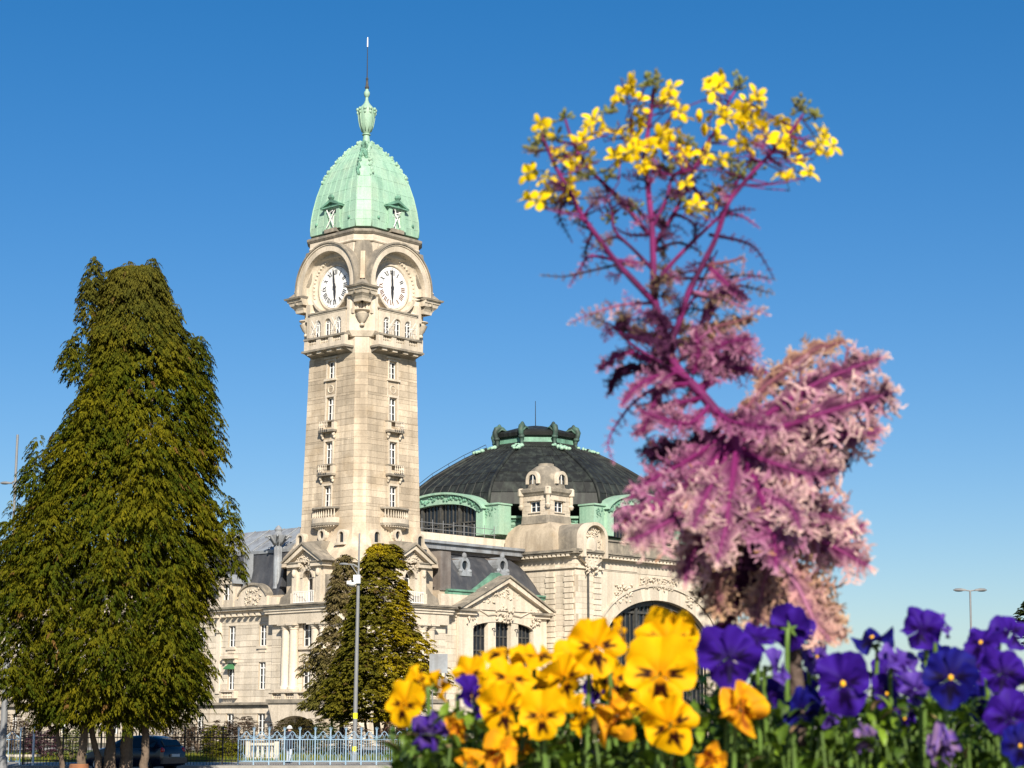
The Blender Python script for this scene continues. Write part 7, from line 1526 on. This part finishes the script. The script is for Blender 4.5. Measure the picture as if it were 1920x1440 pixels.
# frilled leaves
CM, CP_, CC, CO, CD, CGn = (.19, .018, .115), (.33, .12, .235), (.74, .53, .46), (.55, .30, .09), (.035, .008, .032), (.10, .085, .03)
def frill_leaf(path, W, n, seed, pal=(CM, CP_, CC), off=(0, 0), depth=1.0, rib=5, start=.15, ochre=.06, name='leaf'):
    """midrib with crimped side lobes that split and curl at their tips"""
    rg = random.Random(seed); P = [p if isinstance(p, Vector) else K(p[0], p[1], off[0]+(off[1]-off[0])*i/(len(path)-1)) for i, p in enumerate(path)]; fine = []; m = len(P)
    for i in range(m-1):
        a, b, c, d = P[max(i-1, 0)], P[i], P[i+1], P[min(i+2, m-1)]
        for k in range(6): t = k/6; fine.append(.5*((2*b)+(c-a)*t+(2*a-5*b+4*c-d)*t*t+(3*b-a-3*c+d)*t**3))
    fine.append(P[-1]); N = len(fine); q = MB(); C = []
    k0 = 0; q.tube(fine, [rib*px2m*(1-.8*i/(N-1)) for i in range(N)], 6); C += [(*lerp3(pal[0], pal[1], .35*(v//6)/N), 1) for v in range(len(q.v))]
    W *= px2m
    if W > 20*px2m:                                      # crinkled blade along the midrib, darkened inward as painted interior shade
        for s_ in (-1, 1):
            k0 = len(q.v); V = []; ph = rg.uniform(0, 6); rw = 5
            for i, a in enumerate(fine):
                f = i/(N-1); tan = (fine[min(N-1, i+1)]-fine[max(0, i-1)]).normalized(); prp = tan.cross(Vector((0, -1, 0))); prp = prp.normalized() if prp.length > .05 else Vector((1, 0, 0)); nr = prp.cross(tan)
                ww = W*.42*math.sin(math.pi*min(1, .10+.86*f))**.7*(1+.3*math.sin(f*31+ph)+.2*rg.uniform(-1, 1))
                for j in range(rw):
                    g = j/(rw-1); V.append(a+prp*s_*ww*g+nr*(ww*.42*g*math.sin(f*38+ph+g)+ww*.22*g*rg.uniform(-1, 1))+tan*ww*.35*g); C.append((*lerp3(lerp3(CD, lerp3(pal[0], pal[1], .6*g), .35+.65*g*rg.random()), pal[2], .75*g*g*rg.random()*min(1, .35+f)), 1))
            q.add(V, [(i*rw+j, i*rw+j+1, (i+1)*rw+j+1, (i+1)*rw+j) for i in range(N-1) for j in range(rw-1) if rg.random() > .10*(j >= 2)])
    def ribbon(p, d, nrm, L, w0, c0, c1, lev):
        steps = 4; V = []; cs = []; d = d.normalized(); cur = Vector((rg.uniform(-1, 1), rg.uniform(-1, 1), rg.uniform(-1, 1)))*.55; x = p.copy(); dd = d.copy(); pts = []
        for k in range(steps+1):
            u = k/steps; sd = dd.cross(nrm); sd = sd.normalized() if sd.length > 1e-5 else dd.orthogonal().normalized(); ww = w0*(1-.55*u)*(1+.35*math.sin(k*2.4+seed))
            V += [x-sd*ww+nrm*ww*.5*rg.uniform(-1, 1), x+nrm*ww*.35, x+sd*ww+nrm*ww*.5*rg.uniform(-1, 1)]; cc = lerp3(c0, c1, u); cs += [(*cc, 1)]*3; pts.append((x.copy(), dd.copy(), sd.copy(), cc))
            x = x+dd*L/steps; dd = (dd+cur*.35+Vector((0, 0, -.05))).normalized()
        q.add(V, [(k*3+j, k*3+j+1, (k+1)*3+j+1, (k+1)*3+j) for k in range(steps) for j in range(2)]); C.extend(cs)
        if lev:
            for k, (pp, d2, sd, cc) in enumerate(pts[1:]):
                for s_ in (-1, 1):
                    if rg.random() < .85: ribbon(pp, d2*.55+sd*s_*rg.uniform(.6, 1.2)+nrm*rg.uniform(-.9, .9), (nrm+sd*rg.uniform(-.6, .6)).normalized(), L*rg.uniform(.28, .5), w0*.62, cc, lerp3(cc, pal[2] if rg.random() > ochre else CO, rg.uniform(.1, .9)), lev-1)
    for i in range(n):
        f = start+(1-start)*(i+.5)/n; ii = f*(N-1); a = fine[int(ii)].lerp(fine[min(N-1, int(ii)+1)], ii-int(ii)); tan = (fine[min(N-1, int(ii)+1)]-fine[max(0, int(ii)-1)]).normalized()
        view = Vector((0, -1, 0)); prp = tan.cross(view); prp = prp.normalized() if prp.length > .05 else Vector((1, 0, 0)); prof = math.sin(math.pi*min(1, .18+.80*f))**.6
        for s_ in (-1, 1):
            L = W*prof*rg.uniform(.65, 1.15); c0 = lerp3(pal[0], pal[1], .3+.5*f); c1 = lerp3(pal[1], pal[2], max(0, min(1, 1.5*f*rg.random()+.2)))
            dk_ = rg.random()**1.6*.9; c0 = lerp3(c0, CD, dk_); c1 = lerp3(c1, (.12, .03, .09), dk_*.85)
            ribbon(a, prp*s_+tan*rg.uniform(.25, .9)+view*rg.uniform(-.8, .8)*depth, (view+prp*rg.uniform(-.5, .5)+tan*rg.uniform(-.4, .4)).normalized(), L, L*rg.uniform(.065, .125), c0, c1, 1)
    for k in range(3): ribbon(fine[-1], (fine[-1]-fine[-3])+Vector((rg.uniform(-.3, .3), rg.uniform(-.3, .3), rg.uniform(-.3, .3)))*(fine[-1]-fine[-3]).length, Vector((0, -1, .2)).normalized(), W*.3, W*.035, pal[1], pal[2], 1)
    q.build(name, m_kleaf, kale, smooth=False, recalc=False, cols=C)
PK = (CM, CP_, CC); DK = (CD, (.06, .014, .05), (.13, .05, .10)); MG = (CM, (.27, .055, .185), (.52, .28, .36)); OG = ((.20, .06, .10), (.42, .24, .16), (.68, .46, .28)); GN = (CD, CGn, (.30, .20, .12))  # DK: dark leaves, low down also coloured to stand for shade between leaves
big = [ # path, width, lobes, palette, depth offsets
 ([(1370, 815), (1420, 740), (1480, 690), (1530, 655), (1585, 640)], 42, 13, OG, (0, .03)), ([(1385, 820), (1450, 770), (1530, 720), (1600, 690), (1650, 672)], 62, 15, PK, (0, -.03)), ([(1390, 830), (1470, 800), (1560, 770), (1640, 745), (1672, 735)], 66, 16, PK, (0, -.06)),
 ([(1390, 845), (1460, 840), (1540, 830), (1610, 815), (1650, 805)], 62, 15, PK, (0, .03)), ([(1395, 850), (1450, 870), (1520, 890), (1570, 880)], 64, 14, PK, (0, -.09)), ([(1400, 880), (1460, 920), (1530, 960), (1580, 975)], 66, 14, PK, (0, -.05)),
 ([(1430, 930), (1500, 990), (1570, 1030), (1625, 1060)], 66, 15, PK, (0, .0)), ([(1440, 960), (1510, 1010), (1580, 1005), (1620, 985)], 54, 13, PK, (0, .05)), ([(1400, 870), (1430, 940), (1450, 1000), (1455, 1060)], 66, 14, MG, (-.02, -.10)), ([(1380, 850), (1370, 920), (1360, 990), (1345, 1050)], 60, 14, PK, (-.02, -.10)),
 ([(1365, 830), (1320, 890), (1260, 935), (1200, 970), (1165, 985)], 62, 15, MG, (0, -.05)), ([(1370, 840), (1320, 920), (1270, 965), (1215, 1000), (1180, 1012)], 56, 15, PK, (0, -.08)), ([(1372, 850), (1345, 950), (1315, 1010), (1290, 1060), (1285, 1090)], 54, 15, PK, (0, -.04)),
 ([(1375, 860), (1355, 980), (1345, 1060), (1345, 1120), (1350, 1150)], 46, 14, OG, (0, .0)), ([(1400, 880), (1400, 980), (1390, 1060), (1385, 1130)], 56, 14, MG, (0, .04)), ([(1350, 800), (1290, 840), (1240, 850), (1205, 845)], 46, 13, DK, (0, .05)), ([(1360, 815), (1310, 850), (1260, 880), (1215, 905), (1180, 935)], 36, 12, MG, (0, .0)),
 ([(1450, 1000), (1500, 1080), (1540, 1130), (1570, 1165)], 56, 13, OG, (0, .04)), ([(1460, 1040), (1500, 1110), (1530, 1170), (1560, 1200)], 52, 13, (CP_, (.60, .33, .26), (.70, .45, .36)), (0, -.04)), ([(1440, 980), (1430, 1060), (1440, 1120), (1450, 1160)], 50, 12, DK, (0, .04)), ([(1380, 870), (1340, 900), (1310, 960), (1300, 990)], 50, 12, PK, (0, -.12)),
 ([(1400, 900), (1440, 930), (1480, 950), (1500, 990)], 52, 12, PK, (0, -.13)), ([(1340, 770), (1370, 790), (1420, 800), (1460, 805)], 40, 12, MG, (0, -.08)), ([(1330, 760), (1300, 790), (1260, 790), (1200, 770)], 34, 12, MG, (0, -.03)), ([(1320, 745), (1260, 760), (1210, 775)], 24, 9, MG, (0, .04)),
 ([(1390, 840), (1350, 860), (1320, 850), (1290, 830)], 40, 11, DK, (0, .06)), ([(1420, 900), (1480, 880), (1550, 860), (1600, 850)], 46, 12, DK, (0, .08)), ([(1390, 860), (1400, 930), (1420, 1010)], 54, 12, DK, (.03, .07)), ([(1370, 870), (1320, 1000), (1300, 1080)], 54, 12, DK, (.03, .07)), ([(1450, 1010), (1480, 1090), (1470, 1150)], 52, 12, DK, (.03, .07)), ([(1310, 740), (1340, 700), (1390, 690), (1440, 700)], 34, 11, MG, (0, .03)),
 ([(1440, 1000), (1405, 1070), (1375, 1130), (1350, 1185)], 50, 12, DK, (0, .03)), ([(1450, 1040), (1425, 1120), (1415, 1190)], 48, 11, OG, (0, -.03)), ([(1470, 1060), (1482, 1140), (1500, 1205)], 50, 11, DK, (0, .04)), ([(1405, 980), (1350, 1060), (1310, 1120)], 38, 11, GN, (0, .05)), ([(1455, 1050), (1395, 1110), (1320, 1150)], 40, 11, DK, (0, .06)), ([(1470, 1080), (1540, 1150), (1585, 1195)], 44, 11, OG, (0, .05))]
for i, (p, w_, n, pal, off) in enumerate(big): frill_leaf(p, w_, n, 300+i, pal, off, rib=7 if w_ > 50 else 5)
small = [ ([(1225, 496), (1180, 492), (1120, 505), (1060, 518), (1016, 516)], 9, 11, GN), ([(1190, 500), (1110, 480), (1085, 510), (1068, 536)], 10, 8, MG), ([(1222, 568), (1165, 572), (1110, 588), (1068, 606)], 14, 10, (CP_, (.5, .25, .3), CC)), ([(1280, 700), (1200, 745), (1160, 790), (1140, 830), (1150, 866)], 12, 10, MG), ([(1270, 690), (1200, 720), (1165, 760)], 16, 8, MG),
 ([(1240, 690), (1180, 660), (1140, 680), (1122, 694)], 16, 8, MG), ([(1250, 640), (1190, 620), (1150, 615)], 16, 8, GN), ([(1110, 436), (1098, 470), (1100, 480)], 8, 6, GN), ([(1072, 366), (1048, 400), (1072, 452)], 9, 8, DK), ([(1330, 440), (1390, 452), (1420, 470), (1450, 520)], 8, 9, DK), ([(1240, 520), (1330, 522), (1400, 516), (1452, 524)], 9, 9, GN), ([(1290, 545), (1350, 560), (1390, 575), (1440, 590)], 14, 8, (CP_, (.45, .2, .3), CC)), ([(1310, 500), (1370, 490), (1395, 484), (1390, 515)], 7, 6, OG), ([(1330, 500), (1360, 530), (1395, 565)], 16, 7, MG),
 ([(1260, 640), (1300, 640), (1350, 610), (1410, 600)], 24, 9, GN), ([(1275, 660), (1320, 660), (1370, 640), (1412, 636)], 24, 9, MG), ([(1285, 690), (1340, 680), (1390, 655), (1400, 640)], 28, 10, MG), ([(1300, 700), (1310, 660), (1300, 610)], 22, 8, MG), ([(1260, 660), (1240, 600), (1210, 590)], 18, 7, DK), ([(1350, 400), (1390, 405), (1424, 428)], 6, 6, MG), ([(1230, 470), (1270, 455), (1310, 470), (1312, 478)], 8, 6, GN), ([(1300, 640), (1340, 560), (1375, 545), (1402, 560)], 16, 8, DK), ([(1270, 680), (1330, 620), (1390, 600), (1435, 578)], 14, 8, OG), ([(1225, 440), (1180, 440), (1150, 425)], 7, 7, DK), ([(1262, 400), (1300, 420), (1305, 470)], 6, 6, DK), ([(1250, 700), (1200, 690), (1160, 700), (1140, 740)], 18, 9, DK), ([(1290, 720), (1240, 730), (1210, 800), (1190, 812)], 22, 9, MG), ([(1160, 380), (1200, 395), (1215, 430)], 7, 6, DK), ([(1300, 350), (1330, 400), (1300, 440)], 7, 7, DK)]
for i, (p, w_, n, pal) in enumerate(small): frill_leaf(p, w_*1.4, n+2, 500+i, pal, (0, rk.uniform(-.06, .05)), rib=4, start=.1, name='small_leaf')

lo, hi = K(1300, 735).z, K(1300, 300).z; cand = [p for p in BP if lo < p.z < hi]
for i in range(120):      # ragged little leaves and side shoots all along the stems
    rg = random.Random(900+i); p = cand[rg.randrange(len(cand))]; up = (p.z-lo)/(hi-lo); a = rg.uniform(0, 6.28); L = rg.uniform(22, 78)*px2m*(1-.35*up)
    d = Vector((math.cos(a), math.sin(a)*.6, rg.uniform(-.35, .75))).normalized(); e = p+d*L; e2 = e+(d+Vector((rg.uniform(-.5, .5), 0, rg.uniform(-1.1, .3)))).normalized()*L*.5
    pal = (DK, DK, DK, GN, GN, MG)[rg.randrange(6)]; frill_leaf([p, p.lerp(e, .5)+Vector((0, 0, rg.uniform(-4, 8)*px2m)), e, e2], rg.uniform(7, 15)+9*(1-up), rg.randint(4, 7), 1000+i, pal, rib=rg.uniform(2.0, 3.6), start=.3, name='small_leaf')
